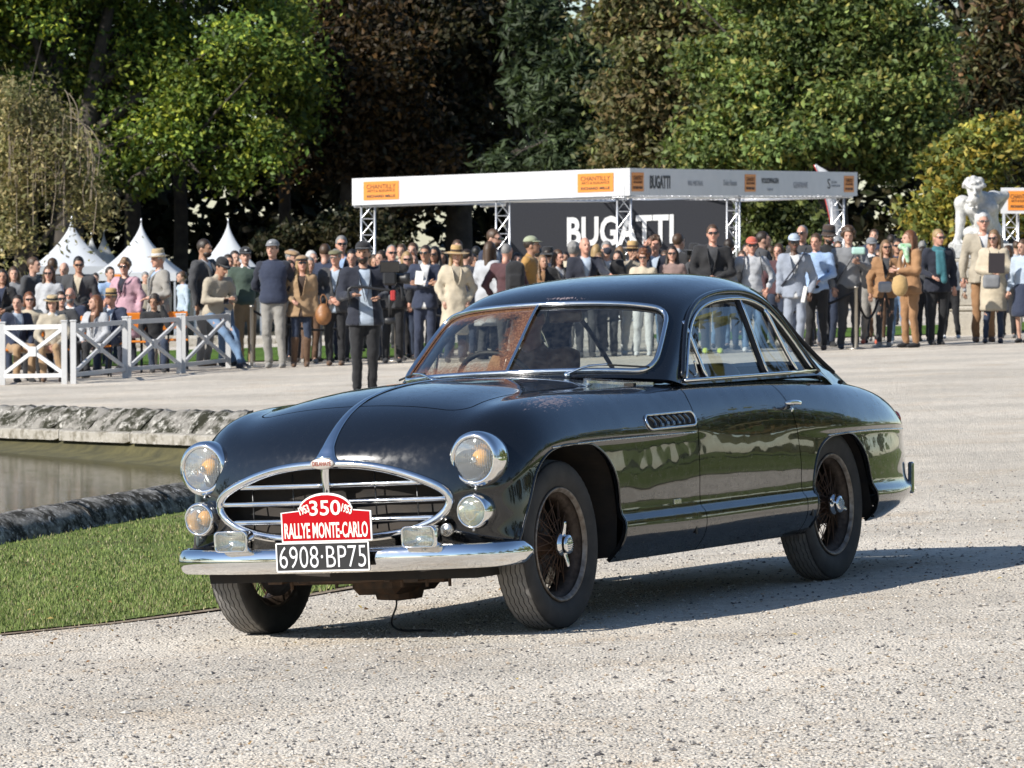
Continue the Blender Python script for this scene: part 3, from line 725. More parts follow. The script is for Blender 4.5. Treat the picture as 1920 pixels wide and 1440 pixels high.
# ---- lower body: rows run from the centre line over hood and fender down to the sill, columns from tail to nose; the last column is the grille mouth
ROWS = 14
def st(x, ys_, zs_): return [(x, a, b) for a, b in zip(ys_, zs_)]
BODY = [
 # tail tip
 [(-4.47, 0, .62), (-4.465, .06, .62), (-4.46, .12, .615), (-4.455, .18, .61), (-4.45, .24, .60), (-4.445, .28, .585), (-4.44, .30, .57), (-4.44, .31, .555), (-4.44, .31, .54), (-4.44, .31, .50), (-4.44, .30, .46), (-4.44, .29, .44), (-4.43, .27, .40), (-4.40, .24, .36)],
 [(-4.42, 0, .76), (-4.415, .13, .76), (-4.405, .26, .755), (-4.39, .36, .745), (-4.37, .44, .725), (-4.345, .505, .69), (-4.325, .54, .65), (-4.32, .55, .62), (-4.32, .55, .595), (-4.325, .55, .51), (-4.335, .55, .425), (-4.345, .56, .40), (-4.33, .54, .345), (-4.28, .49, .30)],
 [(-4.22, 0, .865), (-4.215, .17, .865), (-4.20, .33, .86), (-4.18, .45, .85), (-4.15, .545, .825), (-4.12, .625, .78), (-4.10, .672, .715), (-4.095, .685, .685), (-4.095, .68, .655), (-4.10, .685, .54), (-4.12, .68, .425), (-4.14, .70, .395), (-4.12, .68, .33), (-4.05, .61, .275)],
 st(-3.78, [0, .18, .36, .49, .60, .69, .757, .772, .765, .775, .77, .792, .780, .70], [.925, .925, .922, .917, .90, .855, .765, .712, .682, .56, .43, .398, .32, .262]),
 st(-3.35, [0, .19, .38, .52, .635, .735, .805, .822, .812, .822, .815, .838, .826, .75], [.965, .965, .965, .96, .945, .895, .785, .722, .692, .565, .44, .412, .32, .25]),
 st(-2.95, [0, .2, .4, .55, .66, .755, .822, .838, .828, .835, .825, .848, .838, .765], [.99, .99, .99, .988, .975, .925, .81, .728, .698, .57, .445, .42, .325, .245]),
 st(-2.45, [0, .2, .42, .58, .685, .765, .818, .832, .832, .833, .820, .846, .838, .77], [1.0, 1.0, 1.0, 1.0, .988, .94, .84, .745, .705, .58, .45, .425, .325, .242]),
 st(-1.95, [0, .22, .44, .60, .695, .768, .812, .826, .830, .832, .818, .846, .838, .77], [1.0, 1.0, 1.0, 1.002, .992, .945, .855, .77, .72, .59, .452, .428, .33, .244]),
 st(-1.45, [0, .22, .44, .60, .69, .765, .812, .830, .832, .833, .818, .846, .838, .77], [1.03, 1.03, 1.025, 1.012, 1.002, .952, .862, .79, .745, .60, .455, .430, .33, .246]),
 st(-1.05, [0, .22, .42, .56, .665, .757, .815, .838, .826, .832, .818, .846, .838, .77], [1.068, 1.063, 1.042, 1.012, 1.004, .957, .865, .796, .768, .61, .458, .432, .33, .248]),
 st(-.60, [0, .22, .40, .54, .655, .752, .818, .842, .824, .830, .818, .846, .836, .765], [1.078, 1.071, 1.048, 1.008, 1.005, .96, .868, .800, .772, .615, .46, .436, .335, .25]),
 st(-.15, [0, .22, .40, .54, .65, .75, .818, .842, .826, .832, .82, .846, .836, .765], [1.072, 1.064, 1.042, 1.004, 1.003, .955, .866, .802, .774, .618, .462, .438, .34, .252]),
 [(.20, 0, 1.030), (.20, .22, 1.023), (.20, .40, 1.003), (.19, .54, .978), (.18, .645, .978), (.165, .745, .932), (.15, .812, .850), (.15, .836, .795), (.15, .826, .765), (.15, .832, .62), (.15, .826, .47), (.15, .842, .44), (.15, .83, .345), (.15, .76, .258)],
 [(.42, 0, .962), (.42, .215, .957), (.41, .39, .942), (.395, .525, .925), (.38, .63, .918), (.35, .725, .870), (.325, .793, .795), (.32, .815, .738), (.32, .812, .708), (.32, .820, .595), (.325, .815, .475), (.325, .825, .43), (.325, .812, .355), (.325, .75, .285)],
 [(.555, 0, .878), (.55, .20, .875), (.54, .365, .866), (.522, .495, .852), (.502, .592, .838), (.476, .682, .785), (.452, .748, .712), (.446, .768, .660), (.446, .768, .635), (.450, .770, .555), (.460, .762, .465), (.466, .762, .415), (.47, .745, .365), (.475, .70, .32)],
 [(.618, 0, .815), (.612, .18, .806), (.600, .335, .786), (.585, .46, .758), (.568, .545, .728), (.547, .612, .69), (.530, .655, .652), (.527, .662, .618), (.527, .658, .595), (.532, .635, .54), (.545, .58, .475), (.552, .52, .435), (.56, .42, .395), (.565, .34, .365)],
 [(.640, 0, .760), (.634, .16, .754), (.624, .305, .729), (.611, .42, .693), (.598, .50, .660), (.585, .55, .630), (.578, .567, .604), (.577, .566, .588), (.578, .558, .572), (.588, .515, .522), (.605, .40, .475), (.617, .27, .453), (.625, .13, .443), (.630, 0, .44)],
]
bs = Surf(*net_surface(np.array(BODY), 14, 12)).oriented()
if bs.N[np.argmax(bs.V[:, 1])] @ np.array([0, 1, 0]) < 0: bs = Surf(bs.V, -bs.N, bs.UV, bs.F).oriented()
FRONT_ARCH = list(catmull([(.47, .20), (.44, .37), (.352, .565), (.288, .686), (.19, .758), (.06, .785), (-.10, .786), (-.245, .776), (-.385, .715), (-.475, .61), (-.505, .457), (-.49, .34), (-.47, .20)], 6)) + [(-.47, 0), (.47, 0)]
REAR_ARCH = list(catmull([(-2.60, .20), (-2.612, .40), (-2.622, .53), (-2.675, .63), (-2.80, .688), (-2.96, .700), (-3.12, .690), (-3.26, .60), (-3.335, .465), (-3.37, .35), (-3.43, .2)], 6)) + [(-3.43, 0), (-2.60, 0)]
DOOR = [(-1.415, 1.03), (-1.375, .985), (-1.342, .93), (-1.328, .86), (-1.325, .60), (-1.335, .44), (-1.36, .20), (-2.50, .20), (-2.478, .44), (-2.462, .60), (-2.44, .72), (-2.41, .84), (-2.375, .93), (-2.33, 1.03)]
HOOD = rrect(-.985, .335, -.515, .515, .10, 8)
V = bs.V
side = V[:, 1] > .45
def xz(s): return s.V[:, [0, 2]]
def fld(s, poly, cond=None, far=1.0):
    d = poly_sdf(s.V[:, [0, 2]], poly); ok = s.V[:, 1] > .42
    return np.where(ok, d, np.maximum(d, .05))
shell = bs.cut(fld(bs, FRONT_ARCH)); shell = shell.cut(fld(shell, REAR_ARCH))
# open cockpit under the glass
COCK = [(-1.16, -.8), (-1.16, .55), (-1.30, .635), (-1.5, .665), (-2.9, .665), (-3.05, .60), (-3.55, .48), (-3.6, -.8)]
def ck(s): d = poly_sdf(s.V[:, :2], COCK); return np.where(s.V[:, 2] > .9, d, .05)
shell = shell.cut(ck(shell))
def hd(s):
    d = poly_sdf(s.V[:, :2], HOOD); return np.where(s.V[:, 2] > .9, d, .05)
dsd = fld(shell, DOOR)
door = shell.cut(-(dsd+.0036)); body = shell.cut(dsd-.0036)
hsd = hd(body); hood = body.cut(-(hsd+.0036)); body = body.cut(hsd-.0036)
def both(sf, name, mats, lip=0.0, **kw):
    L = sf.build(name, mats, car, lip, **kw); R = sf.flipped().build(name, mats, car, lip, **kw); return L, R
def merged(sf):
    g = sf.flipped(); n = len(sf.V)
    return Surf(np.r_[sf.V, g.V], np.r_[sf.N, g.N], np.r_[sf.UV, g.UV], sf.F + [[i+n for i in f] for f in g.F])
def drop_center(sf): return sf
body_o = merged(body).build('body', M_paint, car, .018)
hood_o = merged(hood).build('hood', M_paint, car, .012)
doorL, doorR = both(door, 'door', M_paint, .02)

# rolled edge beads round the wheel openings and along the waist crease
def arch_bead(poly, y_of, name, r=.0065):
    pass
def side_y(x, z, sf=bs):
    d = (sf.V[:, 0]-x)**2 + (sf.V[:, 2]-z)**2 + np.where(sf.V[:, 1] < .45, 9, 0); i = int(np.argmin(d)); return sf.V[i], sf.N[i]
def surf_pts(line, off=0.0):
    """follow a line of (x,z) points over the body side"""
    P = []
    sv = bs.V; ok = sv[:, 1] > .42; sv = sv[ok]; sn = bs.N[ok]
    for x, z in line:
        d = (sv[:, 0]-x)**2 + (sv[:, 2]-z)**2; i = np.argsort(d)[:6]; w = 1/(d[i]+1e-6); w /= w.sum()
        p = (sv[i]*w[:, None]).sum(0); nn = (sn[i]*w[:, None]).sum(0); nn /= np.linalg.norm(nn)
        P.append(np.array([x, p[1], z]) + nn*off)
    return np.array(P)
def bead(line, r, m, name, parent=None, off=0.0, flat=None):
    P = surf_pts(line, off)
    for s in (1, -1):
        V, F = tube_mesh(P*np.array([1, s, 1]), r, 8, flat=flat); obj(name, V, F, m, parent or car)
bead(catmull([(.44, .37), (.352, .565), (.288, .686), (.19, .758), (.06, .785), (-.10, .786), (-.245, .776), (-.385, .715), (-.475, .61), (-.505, .457), (-.49, .30)], 6), .006, M_paint, 'arch_flange')
bead(catmull([(-2.605, .27), (-2.612, .40), (-2.622, .53), (-2.675, .63), (-2.80, .688), (-2.96, .700), (-3.12, .690), (-3.26, .60), (-3.335, .465), (-3.37, .35), (-3.40, .28)], 6), .006, M_paint, 'arch_flange')
bead(catmull([(.15, .783), (-.2, .789), (-.6, .788), (-1.0, .785), (-1.30, .782)], 6), .0045, M_chrome_worn, 'waist_moulding', off=.001)
bead(catmull([(-2.80, .700), (-3.1, .702), (-3.5, .697), (-3.9, .685), (-4.05, .68)], 6), .0045, M_chrome_worn, 'waist_moulding', off=.001)

# inner wheel housings, floor, firewall: everything behind the openings is dark metal
mb = MB()
for s in (1, -1):
    for xc, prof in ((0, FRONT_ARCH), (-WB, REAR_ARCH)):
        P = np.array(prof); k = len(P); P = (P-[xc-.01 if xc == 0 else xc-.05, .40])*[1.045, 1.05] + [xc-.01 if xc == 0 else xc-.05, .40]; P[:, 1] = np.maximum(P[:, 1], np.where(P[:, 0] > .3, .41, .27))
        V = np.r_[np.c_[P[:, 0], np.full(k, s*.79), P[:, 1]], np.c_[P[:, 0], np.full(k, s*.42), P[:, 1]]]
        q = k-3
        mb.add(V, [(i, i+1, i+1+k, i+k) for i in range(q)] + [tuple(range(k, 2*k-2))])
mb.box((-1.6, 0, .285), (4.3, 1.30, .05)); mb.box((-4.0, 0, .32), (.5, 1.0, .05)); mb.box((-1.12, 0, .66), (.03, 1.25, .72)); mb.box((-3.42, 0, .62), (.03, 1.3, .66))
mb.box((.15, 0, .40), (.75, .72, .05)); mb.box((.36, 0, .60), (.02, 1.1, .46))
for s in (1, -1): mb.box((-1.6, s*.735, .36), (2.0, .03, .18)); mb.box((-2.0, s*.66, .72), (1.7, .02, .5))
mb.build('chassis', M_dark, car)
mb = MB()
for s in (1, -1):
    mb.bar((.0, s*.55, .30), (.52, s*.20, .27), .05, .04); mb.bar((.55, s*.33, .30), (-.3, s*.33, .34), .07, .10)
mb.tube([(0, -.68, .33), (0, -.3, .27), (0, .3, .27), (0, .68, .33)], .03, 8); mb.bar((.28, -.40, .245), (.28, .36, .245), .04, .03)
mb.box((.1, .02, .24), (.42, .24, .12), bev=.03); mb.lathe([(0, -.06), (.10, -.05), (.12, .02), (.05, .06)], 14, c=(.08, .02, .2))
for yy in (-.32, -.1, .22, .34, .45): mb.tube([(.42, yy, .30), (.42, yy, .22)], .008, 6)
mb.tube([(.42, -.45, .30), (.45, -.2, .262), (.46, 0, .255), (.46, .12, .262), (.44, .22, .262)], .014, 6)
mb.build('front_suspension', mat('oily_metal', (.03, .024, .02), .6, .3, var=(25, .6, (.10, .055, .03))), car)
# stray wire hanging below the engine
V, F = tube_mesh(catmull([(.14, .02, .20), (.13, .03, .13), (.14, .01, .07), (.12, .0, .035), (.10, .03, .012), (.06, .10, .008), (.05, .16, .006)], 5), .0045, 6)
obj('hanging_strap', V, F, M_rubseal, car)

# ---- wheels
def tyre_mesh():
    n = 176; W = .078; prof = []
    # side wall inner edge -> tread -> other side wall; (y across, r)
    prof += [(-.058, .236), (-.070, .255), (-.081, .285), (-.083, .315), (-.079, .338), (-.072, .352), (-.064, .3595)]
    ribs = [-.064, -.044, -.0405, -.0205, -.017, .0015, .005, .0235, .027, .0445, .048, .064]
    for i in range(0, len(ribs)-1):
        a, b = ribs[i], ribs[i+1]
        if i % 2 == 0: prof += [(a+.0006, 'T'), (b-.0006, 'T')]
        else: prof += [(a, 'G'), (b, 'G')]
    prof += [(.064, .3595), (.072, .352), (.079, .338), (.083, .315), (.081, .285), (.070, .255), (.058, .236)]
    K = len(prof); V = np.zeros((n, K, 3)); th = np.arange(n)/n*2*math.pi
    for j, (y, r) in enumerate(prof):
        tr = r in ('T', 'G')
        zig = np.where(np.arange(n) % 4 < 2, .0019, -.0019) if tr and abs(y) < .055 else np.zeros(n)
        rr = TR-.0005-.35*(y/.1)**2*.06 if tr else r
        if r == 'G': rr -= .009
        if not tr and .34 < r < .36: rr = r - .002*((np.arange(n) % 3) == 0)
        rr = np.full(n, rr, float) if np.isscalar(rr) else rr
        V[:, j, 0] = np.cos(th)*rr; V[:, j, 2] = np.sin(th)*rr; V[:, j, 1] = y + zig
    i = np.arange(n)[:, None]; j = np.arange(K-1)[None]; i2 = (i+1) % n
    F = np.stack([i*K+j, i*K+j+1, i2*K+j+1, i2*K+j], -1).reshape(-1, 4)
    fm = np.tile(((np.arange(K-1) >= 6) & (np.arange(K-1) < K-7)).astype(int), n)
    return V.reshape(-1, 3), F, fm
TV, TF, TM = tyre_mesh()
tyre_me = mesh_data('tyre', TV, TF, [M_rubber, M_tread], True, fmat=TM)
tyre_me.polygons.foreach_set('use_smooth', TM == 0)
rimmb = MB(); rimmb.lathe([(.236, -.062), (.246, -.064), (.248, -.058), (.232, -.050), (.222, -.040), (.205, -.028), (.200, 0), (.205, .028), (.216, .036), (.226, .044), (.233, .052), (.240, .060), (.2455, .066), (.2405, .068), (.235, .062)], 72, 'y')
rim_me = mesh_data('wheel', np.concatenate(rimmb.V), rimmb.F, [M_rimp], True)
def spokes_mesh():
    m = MB(); N = 15
    for k in range(N):
        a = 2*math.pi*k/N
        for (hy, hr, ry, rr, da) in ((.060, .038, .018, .203, .55), (.060, .038, .018, .203, -.55), (-.045, .055, -.012, .203, .42), (-.045, .055, -.012, .203, -.42)):
            b = a + (.13 if hy < 0 else 0)
            p = (hr*math.cos(b+da), hy, hr*math.sin(b+da)); q = (rr*math.cos(b), ry, rr*math.sin(b))
            m.tube([p, q], .0021, 4, caps=False)
    return mesh_data('spokes', np.concatenate(m.V), m.F, [M_rust], True)
spoke_me = spokes_mesh()
hub = MB(); hub.lathe([(0, -.06), (.062, -.06), (.060, -.03), (.042, -.02), (.040, .05), (.048, .062), (.047, .074), (0, .075)], 28, 'y'); hub_me = mesh_data('hub', np.concatenate(hub.V), hub.F, [M_rust], True)
drum = MB(); drum.lathe([(.0, -.045), (.12, -.045), (.135, -.050), (.14, -.070), (.196, -.072), (.196, -.076), (.14, -.10), (.0, -.11)], 36, 'y'); drum_me = mesh_data('brake_drum', np.concatenate(drum.V), drum.F, [mat('drum_metal', (.13, .13, .14), .5, .6, var=(12, .6, (.05, .035, .03)))], True)
edge_r = MB(); edge_r.lathe([(.226, .060), (.232, .068), (.238, .0745), (.2435, .0755), (.2460, .071), (.243, .062)], 72, 'y'); edge_me = mesh_data('rim_edge', np.concatenate(edge_r.V), edge_r.F, [mat('worn_rim_edge', (.34, .30, .26), .5, .5, var=(30, .7, (.12, .085, .06)))], True)
sp = MB(); sp.lathe([(0, .062), (.050, .064), (.053, .072), (.050, .082), (.042, .088), (.041, .098), (.043, .104), (.038, .112), (.020, .1135), (0, .114)], 32, 'y')
for s in (1, -1):
    P = catmull([(0, .082, s*.036), (0, .088, s*.058), (0, .094, s*.080), (0, .096, s*.098)], 4); V, F = tube_mesh(P, np.interp(np.linspace(0, 1, len(P)), [0, .5, 1], [.016, .011, .0075]), 8, up=(1, 0, 0), flat=.7); sp.add(V, F)
spin_me = mesh_data('spinner', np.concatenate(sp.V), sp.F, [M_chrome], True)
cap = MB()
for k in range(-3, 4): cap.box((0, .1155, k*.009), (.052*math.sqrt(max(.05, 1-(k/4.2)**2)), .003, .0035), bev=.001)
cap_me = mesh_data('hub_badge', np.concatenate(cap.V), cap.F, [M_chrome_worn], False)
for x, s, spin in ((0, 1, .06), (0, -1, .5), (-WB, 1, 1.25), (-WB, -1, .2)):
    w = bpy.data.objects.new('wheel', rim_me); COL.objects.link(w); w.parent = car
    w.location = (x, s*.705, TR-.004); w.rotation_euler = (0, spin, 0 if s > 0 else math.pi)
    for nm, me in (('tyre', tyre_me), ('spokes', spoke_me), ('hub', hub_me), ('brake_drum', drum_me), ('spinner', spin_me), ('rim_edge', edge_me), ('hub_badge', cap_me)):
        c = bpy.data.objects.new(nm, me); COL.objects.link(c); c.parent = w
        if nm == 'spokes': c['kind'] = 'stuff'

# ---- greenhouse: one smooth dome, columns from the windscreen foot over the roof to the rear deck
GH = [
 [(-1.045, 0, 1.058), (-1.07, .28, 1.055), (-1.135, .50, 1.048), (-1.265, .668, 1.030), (-1.325, .700, 1.022), (-1.375, .712, 1.012), (-1.44, .722, .995)],
 [(-1.255, 0, 1.235), (-1.283, .285, 1.23), (-1.355, .485, 1.218), (-1.475, .628, 1.195), (-1.545, .664, 1.18), (-1.585, .688, 1.11), (-1.61, .722, .995)],
 [(-1.452, 0, 1.397), (-1.482, .278, 1.390), (-1.555, .462, 1.372), (-1.655, .582, 1.338), (-1.745, .624, 1.308), (-1.785, .668, 1.16), (-1.80, .722, .993)],
 [(-1.70, 0, 1.478), (-1.72, .275, 1.468), (-1.775, .440, 1.446), (-1.86, .552, 1.405), (-1.955, .606, 1.366), (-1.985, .661, 1.19), (-2.02, .722, .992)],
 [(-2.10, 0, 1.516), (-2.105, .272, 1.506), (-2.13, .432, 1.482), (-2.19, .540, 1.438), (-2.25, .600, 1.388), (-2.265, .659, 1.20), (-2.28, .722, .991)],
 [(-2.55, 0, 1.514), (-2.55, .27, 1.503), (-2.55, .428, 1.474), (-2.55, .535, 1.428), (-2.53, .602, 1.372), (-2.525, .660, 1.19), (-2.53, .722, .990)],
 [(-3.02, 0, 1.462), (-3.01, .265, 1.448), (-2.97, .418, 1.412), (-2.87, .528, 1.352), (-2.755, .612, 1.286), (-2.75, .665, 1.14), (-2.76, .722, .989)],
 [(-3.42, 0, 1.325), (-3.395, .255, 1.305), (-3.31, .41, 1.262), (-3.13, .535, 1.195), (-2.93, .645, 1.125), (-2.915, .685, 1.06), (-2.92, .720, .987)],
 [(-3.78, 0, 1.13), (-3.74, .26, 1.115), (-3.62, .43, 1.08), (-3.40, .57, 1.035), (-3.10, .678, 1.005), (-3.07, .70, .995), (-3.05, .716, .980)],
 [(-4.02, 0, .945), (-3.98, .28, .94), (-3.86, .46, .93), (-3.62, .60, .92), (-3.25, .69, .93), (-3.2, .705, .93), (-3.16, .715, .93)],
]
gh = Surf(*net_surface(np.array(GH), 18, 18)).oriented()
if gh.N[np.argmax(gh.V[:, 2])][2] < 0: gh = Surf(gh.V, -gh.N, gh.UV, gh.F).oriented()
WS = rrect(.16, 1.96, -2.9, 2.86, .42, 10)                     # windscreen outline in (column, row)
def ws_f(s): return np.where(s.UV[:, 0] < 3, poly_sdf(s.UV, WS), .5)
SIDEWIN = list(catmull([(-1.475, 1.028), (-1.60, 1.165), (-1.72, 1.268), (-1.86, 1.332), (-2.03, 1.366), (-2.25, 1.377), (-2.45, 1.366), (-2.62, 1.318), (-2.76, 1.232), (-2.87, 1.12), (-2.93, 1.022)], 6)) + [(-2.93, 1.018), (-1.475, 1.018)]
def sw_f(s): d = poly_sdf(s.V[:, [0, 2]], SIDEWIN); return np.where(s.V[:, 1] > .52, d, np.maximum(d, .03))
RW = rrect(6.0, 8.42, -3.8, 3.8, 1.1, 10)
def rw_f(s): return np.where(s.UV[:, 0] > 4, poly_sdf(s.UV, RW), .5)
roof = gh.cut(ws_f(gh)); roof = roof.cut(sw_f(roof)); roof = roof.cut(rw_f(roof)); 
merged(roof).build('roof', M_paint, car, .022)
# inner headlining
lin = Surf(roof.V - roof.N*.03, -roof.N, roof.UV, [f[::-1] for f in roof.F]); merged(lin).build('headlining', M_trim, car)
def schlick(n, l, f0):
    """two-sided reflectance of a thin pane"""
    g = node(n, 'ShaderNodeNewGeometry'); d = node(n, 'ShaderNodeVectorMath', operation='DOT_PRODUCT'); l.new(g.outputs['Incoming'], d.inputs[0]); l.new(g.outputs['Normal'], d.inputs[1])
    a = node(n, 'ShaderNodeMath', operation='ABSOLUTE'); l.new(d.outputs['Value'], a.inputs[0]); i = node(n, 'ShaderNodeMath', operation='SUBTRACT'); i.inputs[0].default_value = 1.0; l.new(a.outputs[0], i.inputs[1])
    p = node(n, 'ShaderNodeMath', operation='POWER'); l.new(i.outputs[0], p.inputs[0]); p.inputs[1].default_value = 5.0
    k = node(n, 'ShaderNodeMath', operation='MULTIPLY_ADD'); l.new(p.outputs[0], k.inputs[0]); k.inputs[1].default_value = 1-f0; k.inputs[2].default_value = f0; return k
def glass_material(name, tint=(.86, .90, .88), delam=False):
    m = bpy.data.materials.new(name); m.use_nodes = True; n = m.node_tree.nodes; l = m.node_tree.links; n.clear()
    out = node(n, 'ShaderNodeOutputMaterial'); tr = node(n, 'ShaderNodeBsdfTransparent'); tr.inputs[0].default_value = (*tint, 1)
    gl = node(n, 'ShaderNodeBsdfGlossy'); gl.inputs['Roughness'].default_value = .015; gl.inputs[0].default_value = (.95, .97, 1, 1)
    mx = node(n, 'ShaderNodeMixShader'); k = schlick(n, l, .085)
    # dusty film: faint scratches that catch the light
    tc = node(n, 'ShaderNodeTexCoord'); no = node(n, 'ShaderNodeTexNoise', Scale=22.0, Detail=8.0, Roughness=.8); l.new(tc.outputs['Object'], no.inputs['Vector'])
    df = node(n, 'ShaderNodeBsdfDiffuse'); df.inputs[0].default_value = (.6, .6, .58, 1)
    dm = node(n, 'ShaderNodeMapRange'); dm.inputs['From Min'].default_value = .4; dm.inputs['From Max'].default_value = .8; dm.inputs['To Max'].default_value = .045; l.new(no.outputs['Fac'], dm.inputs['Value'])
    base = node(n, 'ShaderNodeMixShader'); l.new(dm.outputs[0], base.inputs[0]); l.new(tr.outputs[0], base.inputs[1]); l.new(df.outputs[0], base.inputs[2])
    last = base
    if delam:
        # old laminated pane that has browned in feathery fringes from its edges
        at = node(n, 'ShaderNodeAttribute', attribute_name='edge'); mp = node(n, 'ShaderNodeMapping'); mp.inputs['Scale'].default_value = (30, 26, 30); l.new(tc.outputs['Object'], mp.inputs['Vector'])
        fz = node(n, 'ShaderNodeTexNoise', Scale=1.6, Detail=7.0, Roughness=.75); l.new(mp.outputs[0], fz.inputs['Vector'])
        ad = node(n, 'ShaderNodeMath', operation='MULTIPLY_ADD'); l.new(fz.outputs['Fac'], ad.inputs[0]); ad.inputs[1].default_value = .17; l.new(at.outputs['Fac'], ad.inputs[2])
        th = node(n, 'ShaderNodeMapRange'); th.inputs['From Min'].default_value = .165; th.inputs['From Max'].default_value = .115; th.inputs['To Max'].default_value = .8; l.new(ad.outputs[0], th.inputs['Value'])
        bd = node(n, 'ShaderNodeBsdfDiffuse'); br = node(n, 'ShaderNodeMix', data_type='RGBA'); br.inputs['A'].default_value = (.10, .04, .02, 1); br.inputs['B'].default_value = (.42, .24, .13, 1)
        f2 = node(n, 'ShaderNodeTexNoise', Scale=4.5, Detail=8.0, Roughness=.8); l.new(mp.outputs[0], f2.inputs['Vector']); f3 = node(n, 'ShaderNodeMapRange'); f3.inputs['From Min'].default_value = .48; f3.inputs['From Max'].default_value = .72; l.new(f2.outputs['Fac'], f3.inputs['Value'])
        l.new(f3.outputs[0], br.inputs['Factor']); l.new(br.outputs['Result'], bd.inputs[0])
        m4 = node(n, 'ShaderNodeMixShader'); l.new(th.outputs[0], m4.inputs[0]); l.new(base.outputs[0], m4.inputs[1]); l.new(bd.outputs[0], m4.inputs[2]); last = m4
    l.new(k.outputs[0], mx.inputs[0]); l.new(last.outputs[0], mx.inputs[1]); l.new(gl.outputs[0], mx.inputs[2]); l.new(mx.outputs[0], out.inputs[0])
    return m
M_glass = glass_material('window_glass'); M_glass_br = glass_material('browned_glass', (.82, .82, .76), True)
wsg = gh.cut(-ws_f(gh)); wsg = wsg.cut(wsg.UV[:, 1]-.035)
edge = np.minimum(-poly_sdf(wsg.UV, WS), np.maximum(wsg.UV[:, 1]-.035, 0))
e_m = edge*.22
wsg.build('windscreen_pane', M_glass, car, off=-.006)
g = wsg.flipped(); tag(g.build('windscreen_pane', M_glass_br, car, off=-.006, attrs={'edge': e_m}), 'old laminated windscreen pane browned in fringes along its edges')
swg = gh.cut(-sw_f(gh))
# side glass in four panes: quarter light, door window (wound part of the way down), rear side window, small rear triangle
def xcut(a0, a1): return lambda z: a0 + (a1-a0)*(z-1.018)/.36
VENT, BPOST, RPOST = xcut(-1.700, -1.640), xcut(-2.365, -2.330), xcut(-2.735, -2.585)
def lim(s, f0, f1, gap=.012):
    z = s.V[:, 2]; v = np.full(len(z), 1.0)
    if f0: v = np.minimum(v, f0(z)-gap-s.V[:, 0])
    if f1: v = np.minimum(v, s.V[:, 0]-f1(z)-gap)
    return v
for s in (1, -1):
    for nm, f0, f1 in (('quarter_light', None, VENT), ('door_window', VENT, BPOST), ('rear_side_window', BPOST, RPOST), ('rear_quarter_window', RPOST, None)):
        p = swg.cut(lim(swg, f0, f1))
        if nm == 'door_window' and s > 0: p = p.cut(1.345 - p.V[:, 2] + 0*p.V[:, 0])
        if len(p.F): (p if s > 0 else p.flipped()).build(nm, M_glass, car, off=-.012)
rwg = merged(gh.cut(-rw_f(gh))); rwg.build('rear_window', M_glass, car, off=-.006)
for s_ in (1, -1):
    c0 = gh.V[(np.abs(gh.UV[:, 1]-3.0) < 1e-6) & (gh.UV[:, 0] <= 8.40) & (gh.UV[:, 0] >= 6.15)]*[1, s_, 1]; V, F = tube_mesh(c0, .012, 8); obj('rear_window_divider', V, F, M_trim, car)
# chrome frames that follow the glass edges
def near_surf(P, sf, off):
    out = []
    for p in P:
        d = ((sf.V-p)**2).sum(1); i = np.argsort(d)[:4]; w = 1/(d[i]+1e-7); w /= w.sum(); nn = (sf.N[i]*w[:, None]).sum(0); out.append(p + nn/np.linalg.norm(nn)*off)
    return np.array(out)
def loop_of(sf, big=True):
    L = sf.loops(); L.sort(key=len); return sf.V[L[-1]], sf.N[L[-1]]
def resample(P, step, closed=True):
    Q = np.r_[P, P[:1]] if closed else P; d = np.r_[0, np.cumsum(np.linalg.norm(np.diff(Q, axis=0), axis=1))]; n = max(8, int(d[-1]/step)); t = np.linspace(0, d[-1], n, endpoint=not closed)
    return np.stack([np.interp(t, d, Q[:, k]) for k in range(3)], 1)
def smooth_line(P, it=2):
    P = P.copy()
    for _ in range(it): P = (np.roll(P, 1, 0) + 2*P + np.roll(P, -1, 0))/4
    return P
full = merged(gh.cut(-ws_f(gh)))
# windscreen surround: outline traced in surface coordinates, both halves
half = gh.cut(-ws_f(gh)); Lp = [half.V[i] for i in max(half.loops(), key=len)]
Lp = np.array([p for p in Lp if p[1] > 1e-4]); i0 = int(np.argmax(np.linalg.norm(np.diff(np.r_[Lp, Lp[:1]], axis=0), axis=1)))
Lp = np.roll(Lp, -(i0+1), axis=0); ring = np.r_[Lp, (Lp*np.array([1, -1, 1]))[::-1]]
ring = smooth_line(resample(ring, .02), 2); ring = near_surf(ring, Surf(np.r_[gh.V, gh.V*[1, -1, 1]], np.r_[gh.N, gh.N*[1, -1, 1]], np.r_[gh.UV, gh.UV], []), .006)
V, F = tube_mesh(ring, .0125, 10, closed=True); obj('windscreen_frame', V, F, M_chrome, car)
V, F = tube_mesh(ring-[.010, 0, .012], .010, 8, closed=True); obj('windscreen_seal', V, F, M_rubseal, car)
c0 = gh.V[(gh.UV[:, 1] == 0) & (gh.UV[:, 0] <= 1.99) & (gh.UV[:, 0] >= .14)]; V, F = tube_mesh(c0+[.006, 0, .004], .0075, 8); obj('windscreen_divider', V, F, M_chrome, car)
def side_pts(line, off):
    sv = gh.V; ok = (gh.V[:, 1] > .5); sv = sv[ok]; sn = gh.N[ok]; P = []
    for x, z in line:
        d = (sv[:, 0]-x)**2 + (sv[:, 2]-z)**2; i = np.argsort(d)[:6]; w = 1/(d[i]+1e-6); w /= w.sum(); p = (sv[i]*w[:, None]).sum(0); nn = (sn[i]*w[:, None]).sum(0); nn /= np.linalg.norm(nn); P.append(np.array([x, p[1], z])+nn*off)
    return np.array(P)
